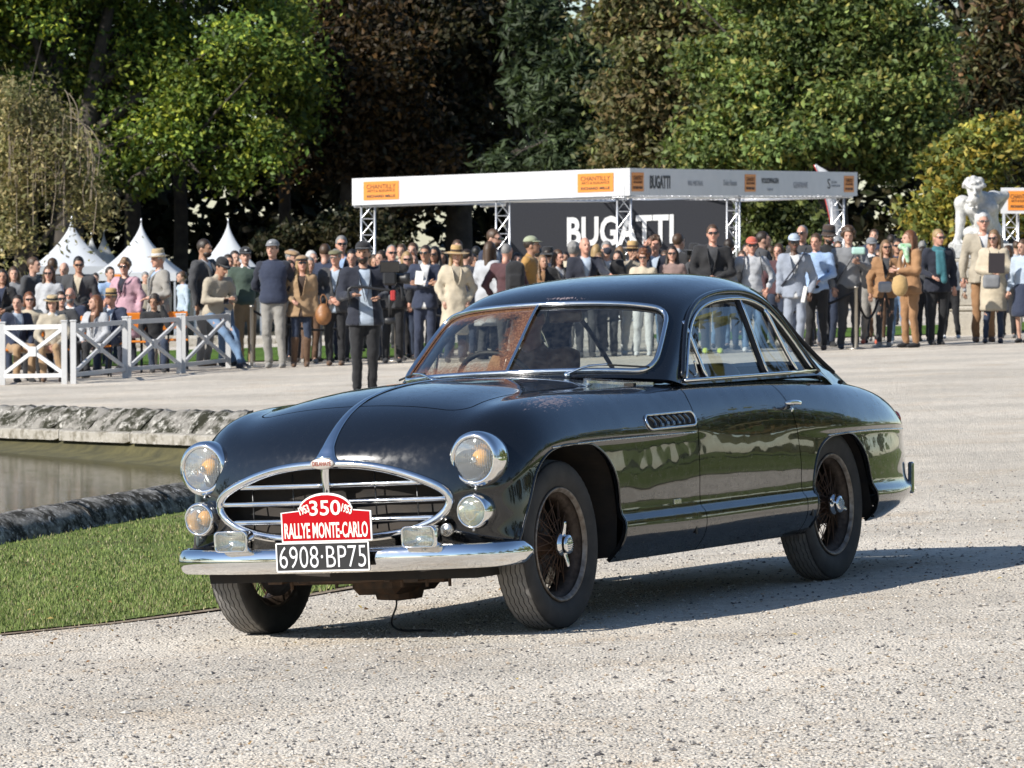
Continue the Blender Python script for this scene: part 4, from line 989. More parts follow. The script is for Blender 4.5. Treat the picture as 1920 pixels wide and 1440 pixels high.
arc = catmull([(-1.475, 1.022), (-1.60, 1.165), (-1.72, 1.268), (-1.86, 1.332), (-2.03, 1.366), (-2.25, 1.377), (-2.45, 1.366), (-2.62, 1.318), (-2.76, 1.232), (-2.87, 1.12), (-2.93, 1.022)], 6)
drip = catmull([(-1.435, 1.03), (-1.575, 1.19), (-1.70, 1.295), (-1.85, 1.362), (-2.03, 1.398), (-2.25, 1.410), (-2.46, 1.398), (-2.645, 1.345), (-2.795, 1.252), (-2.92, 1.12), (-2.995, 1.00)], 6)
def rod(P, r, m, nm, parent=car, flat=None, n=8):
    for s in (1, -1):
        V, F = tube_mesh(np.asarray(P)*np.array([1, s, 1]), r, n, flat=flat); obj(nm, V, F, m, parent)
rod(side_pts(arc, .003), .0085, M_chrome, 'window_frame'); rod(side_pts(drip, .006), .013, M_paint, 'drip_rail'); rod(side_pts(arc, -.012), .012, M_rubseal, 'window_seal')
rod(side_pts([(-1.44, 1.014), (-1.7, 1.013), (-2.0, 1.012), (-2.3, 1.011), (-2.6, 1.010), (-2.95, 1.008)], .008), .0085, M_chrome, 'belt_moulding')
for fn, r, mt_, nm in ((VENT, .009, M_chrome, 'quarter_light_pillar'), (RPOST, .010, M_chrome, 'rear_window_pillar')):
    z1 = 1.285 if nm.startswith('q') else 1.335
    rod(side_pts([(fn(z), z) for z in np.linspace(1.02, z1, 8)], .0), r, mt_, nm)
for s in (1, -1):
    P = side_pts([(BPOST(z), z) for z in np.linspace(1.012, 1.372, 8)], -.008)*np.array([1, s, 1]); V, F = tube_mesh(P, .017, 8, up=(1, 0, 0), flat=.6); obj('door_pillar', V, F, M_trim, car)
    P = side_pts([(BPOST(z)-.02, z) for z in np.linspace(1.012, 1.372, 8)], .001)*np.array([1, s, 1]); V, F = tube_mesh(P, .007, 8); obj('door_pillar_trim', V, F, M_chrome, car)
    # quarter light catch
    V, F = tube_mesh(np.array(catmull([(-1.60, .70, 1.03), (-1.615, .705, 1.045), (-1.60, .708, 1.075), (-1.585, .709, 1.10)], 5))*[1, s, 1], .005, 6); obj('window_catch', V, F, M_chrome, car)

# ---- grille
GC = np.array([(r[0], r[1], r[2]) for r in BODY[-1]])
gl_ = net_surface(np.array(BODY), 14, 12); mouth = gl_[0].reshape(-1, (ROWS-1)*12+1, 3)[-1]
ring = np.r_[mouth, (mouth[1:-1]*[1, -1, 1])[::-1]]; ring = smooth_line(resample(ring, .025), 3)
V, F = tube_mesh(ring+[.006, 0, 0], .0195, 12, closed=True); gr_o = obj('grille_surround', V, F, M_chrome, car)
mo = MB()
for q in (0, 1):
    pass
back = ring*[1, .97, .97]+[-.09, 0, .018]; k = len(ring)
V = np.r_[ring, back]; F = [(i, (i+1) % k, (i+1) % k+k, i+k) for i in range(k)] + [tuple(range(k, 2*k))]; obj('grille_cavity', V, F, M_dark, car)
def mouth_half_width(z):
    P = mouth; up = P[:len(P)//2+20]
    a = np.argmin(abs(np.where(P[:, 1] > .05, P[:, 2], 9)-z)); return P[a, 1], P[a, 0]
for z in (.672, .600, .522):
    hw, xe = mouth_half_width(z)
    P = [(.640-.055*(abs(t)/.56)**2.2-.01, t, z) for t in np.linspace(-hw, hw, 25)]
    for s in (1, -1):
        Q = [p for p in P if p[1]*s >= 0.0]; Q.sort(key=lambda p: abs(p[1])); V, F = tube_mesh(Q, .0135, 8, flat=1.35, up=(0, 0, 1)); obj('grille_bar', V, F, M_chrome, car)
for y in (.20, .40):
    for s in (1, -1):
        V, F = tube_mesh([(.575, s*y, .48), (.578, s*y, .72 if y < .3 else .675)], .004, 6); obj('grille_upright', V, F, mat('dull_steel', (.10, .10, .10), .45, .8), car)
V, F = tube_mesh(catmull([(.634, 0, .79), (.642, 0, .74), (.640, 0, .66), (.637, 0, .56), (.634, 0, .46)], 5), np.interp(np.linspace(0, 1, 21), [0, .2, .45, 1], [.042, .026, .019, .019]), 12, up=(1, 0, 0)); obj('grille_centre_bar', V, F, M_chrome, car)
# bonnet spear: chrome crest that runs from the grille up the hood
def hood_c(x):
    c = bs.V[bs.UV[:, 1] == 0]; c = c[c[:, 2] > .76]; o = np.argsort(c[:, 0]); return np.interp(x, c[o, 0], c[o, 2])
hx = np.array([.640, .630, .615, .592, .55, .49, .41, .31, .2, 0, -.25, -.55, -.90]); hz = np.array([.762, .79, .818] + [hood_c(x) for x in hx[3:]])
P = catmull(np.c_[hx, 0*hx, hz+[0, .004, .004]+[.004]*10 if False else hz+.004], 5)
t = np.linspace(0, 1, len(P)); V, F = tube_mesh(P, np.interp(t, [0, .1, .2, .35, .5, .65, 1], [.070, .044, .030, .021, .015, .010, .006]), 12, up=(0, 1, 0), flat=.42); obj('bonnet_spear', V, F, M_chrome, car)
# maker's badge
M_badge = mat('badge_enamel', (.55, .50, .45), .35, .3); M_red = mat('rally_red', (.36, .004, .008), .6, spec=.08); M_white = mat('white_paint', (.80, .79, .76), .5); M_black = mat('plate_black', (.012, .012, .013), .45)
em = MB(); em.lathe([(0, .010), (.020, .010), (.0225, .006), (.0225, 0), (0, 0)], 32, 'x'); eb = np.concatenate(em.V)*[1, 1.95, .82]
badge = obj('badge', eb*[1, 1.3, 1.3] + [.664, 0, .765], em.F, M_badge, car)
E3 = lambda x, y, z, sx=1.0, tilt=0.0: Matrix.Translation((x, y, z)) @ Matrix(((0, 0, 1, 0), (1, 0, 0, 0), (0, 1, 0, 0), (0, 0, 0, 1))) @ Matrix.Diagonal((sx, 1, 1, 1))
text_obj('badge_lettering', 'DELAHAYE', .027, mat('badge_red', (.28, .06, .04), .4), badge, None, None, mtx=E3(.6752, 0, .765, .68), bold=.0004, ext=.0006)

# ---- lamps
def lamp_glass(name, tint, haze=.17):
    m = bpy.data.materials.new(name); m.use_nodes = True; n = m.node_tree.nodes; l = m.node_tree.links; n.clear()
    out = node(n, 'ShaderNodeOutputMaterial'); tr = node(n, 'ShaderNodeBsdfTransparent'); tr.inputs[0].default_value = (*tint, 1)
    gl = node(n, 'ShaderNodeBsdfGlossy'); gl.inputs['Roughness'].default_value = .05
    df = node(n, 'ShaderNodeBsdfDiffuse'); df.inputs[0].default_value = (.66, .68, .68, 1); 
    a = node(n, 'ShaderNodeMixShader'); a.inputs[0].default_value = haze; l.new(tr.outputs[0], a.inputs[1]); l.new(df.outputs[0], a.inputs[2])
    mx = node(n, 'ShaderNodeMixShader'); k = schlick(n, l, .08)
    l.new(k.outputs[0], mx.inputs[0]); l.new(a.outputs[0], mx.inputs[1]); l.new(gl.outputs[0], mx.inputs[2])
    l.new(mx.outputs[0], out.inputs[0]); return m
M_lens = lamp_glass('lamp_lens', (.93, .95, .95)); M_lens_clear = lamp_glass('spot_lens', (.9, .9, .87), .05); M_lensy = lamp_glass('yellow_lamp_lens', (.95, .93, .72))
M_refl = mat('lamp_reflector', (.88, .88, .86), .10, 1.0, bump=(45, .25, .006)); M_amber = mat('amber_bulb', (.95, .42, .03), .2, coat=.5)
def round_lamp(name, c, R, depth, s, bezel, amber=True, yellow=False):
    x, y, z = c
    h = MB(); h.lathe([(bezel*.93, -depth), (bezel, -depth*.55), (bezel*1.0, -.012), (bezel*.965, .006), (R*1.12, .018), (R*1.02, .017), (R*.985, .008)], 44, 'x'); Vb = np.concatenate(h.V)
    o = obj(name, Vb + [x, s*y, z], [f[::-1] for f in h.F], M_chrome, car)
    r = MB(); r.lathe([(0, -.062), (R*.25, -.056), (R*.55, -.040), (R*.82, -.016), (R*.99, .006)], 36, 'x'); obj('reflector', np.concatenate(r.V) + [x, s*y, z], r.F, M_refl, o)
    # lens with fine vertical flutes
    nr, na = 10, 40; V = []; F = []
    for i in range(nr+1):
        q = i/nr*R
        for k in range(na):
            a = 2*math.pi*k/na; yy, zz = q*math.cos(a), q*math.sin(a)
            V.append((x + .010 + .020*(1-(q/R)**2), s*y+yy, z+zz))
    for i in range(nr):
        for k in range(na): F.append((i*na+k, (i+1)*na+k, (i+1)*na+(k+1) % na, i*na+(k+1) % na))
    obj('lens', V, F, M_lensy if yellow else M_lens, o)
    fl = MB()
    for k in range(-8, 9):
        yy = k*R/9; hh = math.sqrt(max(R*R-yy*yy, 0))*.92
        fl.tube([(x+.012+.019*(1-(yy*yy+t*t)/R**2), s*y+yy, z+t) for t in np.linspace(-hh, hh, 7)], .0012, 3, caps=False)
    obj('lens_flute', np.concatenate(fl.V), fl.F, M_lens, o)['kind'] = 'stuff'
    if amber:
        b = MB(); b.lathe([(0, .0), (.016, .004), (.021, .016), (.014, .030), (0, .034)], 16, 'x'); obj('bulb', np.concatenate(b.V)*1.9 + [x-.056, s*y+.016, z+.004], b.F, M_amber, o)
        b = MB(); b.lathe([(0, .012), (R*.10, .010), (R*.16, .0), (R*.10, -.01), (0, -.01)], 16, 'x'); obj('bulb_shield', np.concatenate(b.V)+[x+.008, s*y, z], b.F, M_chrome_worn, o)
    b = MB(); b.tube([(x-.01, s*y, z-bezel*1.0), (x+.006, s*y, z-bezel*1.05)], .006, 8); obj('lens_screw', np.concatenate(b.V), b.F, M_chrome_worn, o)
    return o
for s in (1, -1):
    round_lamp('headlight', (.540, .660, .757), .091, .10, s, .119)
    lampo = round_lamp('fog_lamp', (.585, .664, .541), .060, .075, s, .075, amber=s < 0, yellow=s > 0)
    if s > 0:
        sh = catmull([(-.026, .02), (0, .026), (.026, .02), (.02, -.018), (0, -.034), (-.02, -.018)], 5, closed=True); P = [(.585+.028, .664+a, .540+b) for a, b in sh]; V, F = tube_mesh(P, .0022, 6, closed=True); obj('lens_shield', V, F, M_lens, lampo)
# two rectangular spot lamps standing on the bumper
for s, yc, zc in ((-1, -.42, .449), (1, .487, .449)):
    poly = rrect(-.083, .083, -.046, .046, .022, 5); k = len(poly)
    def ringat(x, sc): return [(x, yc+p[0]*sc, zc+p[1]*sc) for p in poly]
    V = ringat(.66, .78) + ringat(.69, .96) + ringat(.735, 1.0) + ringat(.752, .98) + ringat(.756, .90) + ringat(.745, .86); F = [(a*k+i, a*k+(i+1) % k, (a+1)*k+(i+1) % k, (a+1)*k+i) for a in range(5) for i in range(k)] + [tuple(range(k))[::-1]]
    o = obj('spot_lamp', V, F, M_chrome, car)
    rv = ringat(.745, .86) + ringat(.70, .5); obj('reflector', rv, [(i, (i+1) % k, (i+1) % k+k, i+k) for i in range(k)] + [tuple(range(k, 2*k))], M_refl, o)
    obj('lens', ringat(.750, .88) + [(.758, yc, zc)], [(i, (i+1) % k, k) for i in range(k)], M_lens_clear, o)
    fl = MB()
    for q in range(-9, 10): fl.tube([(.753, yc+q*.0076, zc-.034), (.753, yc+q*.0076, zc+.034)], .0016, 4)
    obj('lens_flute', np.concatenate(fl.V), fl.F, M_lens_clear, o)['kind'] = 'stuff'
    fl = MB(); fl.tube([(.70, yc, zc-.04), (.69, yc, zc-.085)], .012, 8); obj('lamp_stem', np.concatenate(fl.V), fl.F, M_chrome_worn, o)
mb = MB(); mb.lathe([(.028, -.01), (.028, .008), (.022, .012), (.018, .008), (.016, .010), (0, .012)], 24, 'x'); obj('bumper_boss', np.concatenate(mb.V)+[.60, .545, .468], mb.F, M_chrome_worn, car)

# ---- front bumper blade
bp_ = [(.375, .800), (.44, .800), (.515, .782), (.58, .735), (.635, .63), (.680, .48), (.710, .29), (.725, .10), (.728, 0)]
half_b = catmull(bp_, 6); path = np.r_[half_b, (half_b*[1, -1])[::-1][1:]]; sec = [(-.010, .048), (.006, .049), (.020, .042), (.030, .025), (.034, .004), (.031, -.018), (.022, -.036), (.008, -.047), (-.010, -.046), (-.014, 0)]
d = np.gradient(path, axis=0); d /= np.linalg.norm(d, axis=1)[:, None]; nrm = np.c_[-d[:, 1], d[:, 0]]; nrm *= np.sign((nrm*(path-[-1, 0])).sum(1))[:, None]
arc_l = np.abs(path[:, 1]); tap = np.ones(len(path)); V = []; K = len(sec)
taper = np.interp(np.arange(len(path)), [0, 2, 5, 9, len(path)-10, len(path)-6, len(path)-3, len(path)-1], [.55, .80, .97, 1, 1, .97, .80, .55])
for (x, y), nn, tp in zip(path, nrm, taper):
    for a, b in sec: V.append((x+nn[0]*a, y+nn[1]*a, .358+b*1.10*tp))
F = [(i*K+j, (i+1)*K+j, (i+1)*K+(j+1) % K, i*K+(j+1) % K) for i in range(len(path)-1) for j in range(K)] + [tuple(range(K)), tuple((len(path)-1)*K+j for j in range(K-1, -1, -1))]
obj('front_bumper', V, F, M_chrome, car)
for s in (1, -1):
    mb = MB(); mb.bar((.35, s*.3, .355), (.70, s*.3, .360), .05, .03); mb.build('bumper_bracket', M_dark, car)
# rear bumper tip and tail lamp
for s in (1, -1): mb = MB(); mb.box((-4.12, s*.705, .43), (.025, .03, .16), roty(-.12), bev=.008); mb.build('rear_overrider', M_chrome, car)
for s in (1, -1):
    mb = MB(); mb.lathe([(.03, 0), (.03, .02), (.022, .035), (0, .04)], 20, 'x'); obj('tail_lamp', np.concatenate(mb.V)*[1, 1, 1.7]+[-4.10, s*.645, .72], mb.F, mat('tail_red', (.5, .05, .02), .2, coat=1.0), car)

# ---- number plate and rally plate
pl = MB(); pl.box((.772, .040, .378), (.006, .450, .124), bev=.002); plate = pl.build('number_plate', M_black, car)
fr = MB()
for a, b in (((-.222, -.059), (.222, -.059)), ((.222, -.059), (.222, .059)), ((.222, .059), (-.222, .059)), ((-.222, .059), (-.222, -.059))): fr.bar((.7762, .040+a[0], .378+a[1]), (.7762, .040+b[0], .378+b[1]), .006, .004, up=(1, 0, 0))
fr.build('plate_border', M_white, plate)
text_fit('plate_lettering', '6908·BP75', .418, .092, mat('plate_white', (.66, .67, .68), .45), plate, (.7762, .040, .378), (0, 1, 0), (0, 0, 1), bold=-.008, ext=.003)
TS = 1.09
top = [(.20, -.075), (.20, .040), (.118, .047)] + [(.118*math.cos(a)*1.0, .047+.066*math.sin(a)) for a in np.linspace(.12, math.pi-.12, 14)] + [(-.118, .047), (-.20, .040), (-.20, -.075)]
top = [(a*TS, b*TS) for a, b in top]; rp = MB(); k = len(top); oy, oz = .058, .523
def plate_solid(sc, x0, x1, m):
    V = [(x0, oy+p[0]*sc[0], oz+p[1]*sc[1]) for p in top] + [(x1, oy+p[0]*sc[0], oz+p[1]*sc[1]) for p in top]
    return V, [tuple(range(k)), tuple(range(2*k-1, k-1, -1))] + [(i, i+k, (i+1) % k+k, (i+1) % k) for i in range(k)]
V, F = plate_solid((1, 1), .758, .764, 0); rally = obj('rally_plate', V, F, M_white, car, smooth_=False)
V, F = plate_solid((.965, .925), .7635, .7665, 0); obj('rally_plate_face', V, F, M_red, rally, smooth_=False)
wt = mat('cream_lettering', (.80, .76, .66), .5)
text_fit('rally_number', '350', .150, .064, wt, rally, (.7675, oy, oz+.060), (0, 1, 0), (0, 0, 1), bold=.012, ext=.002)
for sy, rot in ((-1, .30), (1, -.30)):
    mt_ = Matrix.Translation((.7675, oy+sy*.103, oz+.052)) @ Matrix.Rotation(rot, 4, 'X') @ Matrix(((0, 0, 1, 0), (1, 0, 0, 0), (0, 1, 0, 0), (0, 0, 0, 1))) @ Matrix.Diagonal((.62, 1, 1, 1))
    text_obj('rally_year', '1953', .046, wt, rally, None, None, mtx=mt_, bold=.0014, ext=.001)
text_fit('rally_name', 'RALLYE MONTE-CARLO', .402, .066, wt, rally, (.7675, oy, oz-.034), (0, 1, 0), (0, 0, 1), bold=.02, ext=.002)
for y in (-.10, .14):
    mb = MB(); mb.bar((.63, y, .45), (.758, y, .48), .02, .012); mb.build('plate_bracket', M_dark, car)

# ---- side vents, handles, cowl vents, wipers
vent = rrect(-1.318, -.792, .815, .877, .029, 8); P = surf_pts(vent+vent[:1], .004)
for s in (1, -1):
    V, F = tube_mesh(smooth_line(resample(P[:-1]*[1, s, 1], .015), 1), .006, 8, closed=True); vo_ = obj('side_vent', V, F, M_chrome, car)
    Q = P[:-1]*[1, s, 1]; c = Q.mean(0); obj('vent_recess', np.r_[Q-[0, s*.003, 0], [c-[0, s*.003, 0]]], [(i, (i+1) % len(Q), len(Q)) for i in range(len(Q))], M_dark, vo_)
    for q in range(7):
        x0 = -.835-q*.062; a = surf_pts([(x0, .868), (x0-.035, .846), (x0-.03, .826)], .004)*[1, s, 1]; V, F = tube_mesh(catmull(a, 4), .008, 6, flat=.5); obj('vent_fin', V, F, M_paint, vo_)
    h0 = surf_pts([(-2.40, .868)], .0)[0]*[1, s, 1]
    V, F = tube_mesh(catmull([h0+[.10, s*.030, 0.006], h0+[.07, s*.045, .008], h0+[0, s*.048, .006], h0+[-.05, s*.040, .002], h0+[-.065, s*.03, 0]], 5), np.interp(np.linspace(0, 1, 21), [0, .15, .8, 1], [.006, .012, .011, .006]), 10, flat=.75); ho = obj('door_handle', V, F, M_chrome, doorL if s > 0 else doorR)
    V, F = tube_mesh([h0+[-.02, 0, 0], h0+[-.02, s*.042, .003]], .010, 10); obj('handle_stem', V, F, M_chrome, doorL if s > 0 else doorR)
    V, F = tube_mesh([h0+[-.02, s*-.002, -.03], h0+[-.02, s*.012, -.03]], .012, 14); obj('door_lock', V, F, M_chrome, doorL if s > 0 else doorR)
    # jacking hole in the sill and small coach builder's tag
    for x in (-1.235, -2.545):
        p = surf_pts([(x, .345)], .001)[0]*[1, s, 1]; mb = MB(); mb.box(p, (.018, .006, .038), bev=.002); mb.build('jacking_hole', M_rubseal, car)
    p = surf_pts([(-1.09, .482)], .001)[0]*[1, s, 1]; mb = MB(); mb.box(p, (.075, .004, .022), bev=.001); mb.build('maker_tag', M_chrome_worn, car)
    # sill joint just ahead of the rear wheel
def top_z(x, y):
    d = (bs.V[:, 0]-x)**2 + (bs.V[:, 1]-abs(y))**2 + np.where(bs.V[:, 2] < .9, 9, 0); i = np.argsort(d)[:4]; w = 1/(d[i]+1e-6); return (bs.V[i, 2]*w).sum()/w.sum()
for s in (1, -1):
    out = [(-.955, .475), (-1.02, .50), (-1.13, .60), (-1.215, .66), (-1.235, .65), (-1.16, .545), (-1.10, .47), (-1.03, .43), (-.975, .44)]
    cl = catmull(out, 4, closed=True); k = len(cl); V = [(x, s*y, top_z(x, y)+.012) for x, y in cl] + [(x, s*y, top_z(x, y)-.01) for x, y in cl]; cv = obj('cowl_vent', V, [tuple(range(k)) if s < 0 else tuple(range(k))[::-1]] + [(i, i+k, (i+1) % k+k, (i+1) % k) for i in range(k)], M_chrome_worn, car, smooth_=False)
    for cx, cy, rx in ((-1.045, .492, .040), (-1.125, .568, .042)):
        el = [(cx-rx*math.cos(a)*.80+.016*math.sin(a), cy+rx*math.cos(a)*.85+.014*math.sin(a)) for a in np.linspace(0, 2*math.pi, 18, endpoint=False)]
        obj('vent_slot', [(x, s*y, top_z(x, y)+.0145) for x, y in el], [tuple(range(18)) if s > 0 else tuple(range(18))[::-1]], M_dark, cv)
for y0, y1 in ((-.14, -.56), (.30, -.12 if False else .62)):
    pass
for (py, tip) in ((-.38, -.68), (.31, .62)):
    def wsp(y, u): 
        m = (np.abs(gh.UV[:, 0]-u) < .03); q = gh.V[m]; i = np.argmin((q[:, 1]-abs(y))**2); p = q[i].copy(); p[1] = math.copysign(p[1], y) if abs(y) > .02 else y; return p, gh.N[m][i]*[1, math.copysign(1, y), 1]
    a, na = wsp(py, .03); b_, nb = wsp((py+tip)/2, .20); c_, nc = wsp(tip, .24)
    base = a+na*.012; V, F = tube_mesh(catmull([base, (a+b_)/2+na*.035, b_+nb*.028], 5), .0055, 6); wo = obj('wiper', V, F, M_chrome, car)
    d0, nd = wsp(py+(tip-py)*.25, .20); V, F = tube_mesh(catmull([d0+nd*.020, b_+nb*.024, c_+nc*.018], 5), .005, 6); obj('wiper_blade', V, F, M_rubseal, wo)
    V, F = tube_mesh([a-na*.01, base+na*.004], .013, 12); obj('wiper_pivot', V, F, M_chrome, wo)

# ---- interior: dashboard, steering wheel, seats, mirror
mb = MB(); mb.box((-1.33, 0, .985), (.30, 1.24, .10), bev=.04); mb.build('dashboard', M_trim, car)
M_seat = M_leather
for y in (.33, -.33):
    V, F = sdf_mesh([('b', (-2.02, y, .56), (.27, .26, .09), .07), ('b', (-2.32, y, .83), (.075, .25, .25), .07, roty(-.22))], h=.022, k=.05); obj('seat', V, F, M_seat, car)
V, F = sdf_mesh([('b', (-2.80, 0, .60), (.24, .56, .10), .08), ('b', (-3.06, 0, .80), (.08, .56, .15), .07, roty(-.25))], h=.03, k=.05); obj('rear_seat', V, F, M_seat, car)
sw_c = np.array([-1.66, -.34, 1.005]); R_ = roty(-1.05)
ringw = [sw_c + R_ @ np.array([.205*math.cos(a), .205*math.sin(a), 0]) for a in np.linspace(0, 2*math.pi, 40, endpoint=False)]
V, F = tube_mesh(ringw, .0125, 8, closed=True); st_ = obj('steering_wheel', V, F, M_rubseal, car)
mb = MB()
for a in (.5, 2.64, 4.71): mb.tube([sw_c + R_ @ np.array([0, 0, -.02]), sw_c + R_ @ np.array([.2*math.cos(a), .2*math.sin(a), 0])], .007, 6)
mb.tube([sw_c, sw_c + R_ @ np.array([0, 0, -.4])], .02, 8); mb.lathe([(0, .012), (.035, .008), (.045, -.02), (0, -.03)], 20, c=sw_c, R=R_); mb.build('steering_spoke', M_chrome_worn, st_, smooth_=True)
V, F = sdf_mesh([('b', (-1.56, .075, 1.335), (.014, .085, .030), .012)], h=.008, k=.01); obj('rear_view_mirror', V, F, mat('mirror_back', (.16, .10, .06), .4), car)
# ================================================================== STAND, TENTS, STATUE, FENCES
M_vinyl = mat('white_vinyl', (.60, .60, .61), .55, var=(2.5, .06), bump=(6, .12, .02))
M_alu = mat('truss_aluminium', (.72, .73, .75), .35, .75)
M_orange = mat('orange_panel', (.72, .24, .03), .5)
M_brown = mat('brown_print', (.10, .045, .02), .6); M_print = mat('black_print', (.03, .03, .035), .6); M_grey = mat('grey_print', (.33, .34, .37), .6)
def zt(X): return 3.47 + .032*(X-2.58)
L_, C_, R_c = np.array([-3.57, 107.0]), np.array([2.58, 105.0]), np.array([8.79, 122.0]); B_ = L_ + (R_c-C_)
stand = empty('event_stand', (2.58, 105, 0)); tag(stand, 'white flat roofed event stand on truss columns behind the crowd', 'stand')
stand.location = (0, 0, 0)
def v3(p, z): return np.array([p[0], p[1], z])
def fascia(a, b, name, h=.60):
    P = [v3(a, zt(a[0])), v3(b, zt(b[0])), v3(b, zt(b[0])-h), v3(a, zt(a[0])-h)]
    d = (b-a)/np.linalg.norm(b-a); n = np.array([d[1], -d[0], 0])*.05
    V = P + [p-n*1.0 for p in P]
    return obj(name, V, [(0, 3, 2, 1), (4, 5, 6, 7), (0, 1, 5, 4), (1, 2, 6, 5), (2, 3, 7, 6), (3, 0, 4, 7)], M_vinyl, stand, smooth_=False)
f_left = fascia(L_, C_, 'fascia'); f_right = fascia(C_, R_c, 'fascia'); f_back = fascia(R_c, B_, 'fascia'); f_far = fascia(B_, L_, 'fascia')
def lattice(mb, a, b, w, r=.022, rd=.012, step=.36):
    a = np.asarray(a, float); b = np.asarray(b, float); d = b-a; L = np.linalg.norm(d); d /= L
    u = np.array([1., 0, 0]) if abs(d[2]) > .9 else np.array([0, 0, 1.]); s = np.cross(d, u); s /= np.linalg.norm(s); u = np.cross(s, d)
    cs = [(u*i + s*j)*w/2 for i, j in ((1, 1), (1, -1), (-1, -1), (-1, 1))]
    for c in cs: mb.tube([a+c, b+c], r, 6)
    n = max(1, int(L/step))
    for k in range(n):
        p = a+d*L*k/n; q = a+d*L*(k+1)/n
        for i in range(4):
            c0, c1 = cs[i], cs[(i+1) % 4]
            mb.tube([p+c0, q+c1] if (k+i) % 2 else [p+c1, q+c0], rd, 4, caps=False); mb.tube([p+c0, p+c1], rd, 4, caps=False)
nL = np.array([C_-L_])[0]/np.linalg.norm(C_-L_); nR = (R_c-C_)/np.linalg.norm(R_c-C_)
inL = np.array([-nL[1], nL[0]])*.26; inR = np.array([-nR[1], nR[0]])*.26
def on_left(px):
    t = np.linspace(0, 1, 4001); P = L_[None]+(C_-L_)[None]*t[:, None]; i = np.argmin(abs(960+P[:, 0]/P[:, 1]*FPX-px)); return P[i]
def on_right(px):
    t = np.linspace(0, 1, 4001); P = C_[None]+(R_c-C_)[None]*t[:, None]; i = np.argmin(abs(960+P[:, 0]/P[:, 1]*FPX-px)); return P[i]
cols = [on_left(683)+inL, on_left(936)+inL, C_+inL*1.1-nL*.22, on_right(1394)+inR, on_right(1589)+inR, B_+(C_-B_)*.03, (B_+R_c)/2+(C_-R_c)*.02]
for p in cols:
    mb = MB(); z0 = gz(*p); lattice(mb, v3(p, z0+.05), v3(p, zt(p[0])-.55), .30); mb.box(v3(p, z0+.03), (.5, .5, .06)); mb.build('truss_column', M_alu, stand, smooth_=True)
D_ = R_c-C_
for a, b in ((L_+inL, C_+inL), (C_+inR, R_c+inR), (L_+D_*.46, C_+D_*.46), (L_+D_*.95, C_+D_*.95), (on_left(936)+inL, on_left(936)+D_*.95)):
    mb = MB(); lattice(mb, v3(a, zt(a[0])-.50), v3(b, zt(b[0])-.50), .26, .025, .012, .4); mb.build('roof_truss', M_alu, stand, smooth_=True)
def panel(face, a, b, zc, h, name, mt, off=.003):
    d = (b-a)/np.linalg.norm(b-a); n = np.array([d[1], -d[0], 0])
    za, zb = zc(a[0]), zc(b[0]); P = [v3(a, za+h/2), v3(b, zb+h/2), v3(b, zb-h/2), v3(a, za-h/2)]
    return obj(name, [p+n*.012 for p in P] + [p+n*.001 for p in P], [(0, 3, 2, 1), (0, 1, 5, 4), (1, 2, 6, 5), (2, 3, 7, 6), (3, 0, 4, 7)], mt, face, smooth_=False)
def lines_on(panel_o, a, b, zc, L):
    d3 = np.array([b[0]-a[0], b[1]-a[1], zc(b[0])-zc(a[0])]); w = np.linalg.norm(d3); n = np.array([d3[1], -d3[0], 0])/w; m = (a+b)/2
    for s, ww, hh, dz, bold, mt in L: text_fit('lettering', s, w*ww, hh, mt, panel_o, v3(m, zc(m[0])+dz)+n*.016, d3, (0, 0, 1), bold)
mid = lambda X: zt(X)-.30
CH = [('CHANTILLY', .82, .10, .09, .0, M_brown), ('ARTS & ELEGANCE', .78, .055, -.005, .0, M_brown), ('RICHARD MILLE', .80, .06, -.125, .02, M_print)]
for x0, x1 in ((682, 748), (1083, 1150)):
    a, b = on_left(x0), on_left(x1); lines_on(panel(f_left, a, b, lambda X: zt(X)-(.29), .41, 'orange_sign', M_orange), a, b, lambda X: zt(X)-.29, CH)
for x0, x1 in ((1184, 1206), (1396, 1416), (1582, 1600)):
    a, b = on_right(x0), on_right(x1); lines_on(panel(f_right, a, b, lambda X: zt(X)-.30, .41, 'orange_sign', M_orange), a, b, lambda X: zt(X)-.30, CH)
for s, x0, x1, hh, dz, bold, mt in (('BUGATTI', 1218, 1256, .30, 0, .03, M_print), ('W16', 1289, 1297, .12, -.02, 0, M_grey), ('MISTRAL', 1299, 1318, .12, -.02, 0, M_grey), ('Dolce Banana', 1356, 1381, .14, 0, 0, M_grey), ('VOLKSWAGEN', 1427, 1459, .13, .06, .01, M_print), ('GROUP', 1438, 1449, .06, -.15, 0, M_grey), ('GENTRAVE', 1487, 1514, .15, -.04, 0, M_grey), ('S', 1551, 1556, .25, 0, 0, M_print), ('STEFAN', 1558, 1568, .06, .04, 0, M_grey), ('COMPAGNON', 1558, 1574, .06, -.05, 0, M_grey)):
    a, b = on_right(x0), on_right(x1); d3 = np.array([b[0]-a[0], b[1]-a[1], zt(b[0])-zt(a[0])]); m = (a+b)/2; n = np.array([d3[1], -d3[0], 0])/np.linalg.norm(d3)
    text_fit('lettering', s, np.linalg.norm(d3), hh, mt, f_right, v3(m, zt(m[0])-.30+dz)+n*.008, d3, (0, 0, 1), bold)
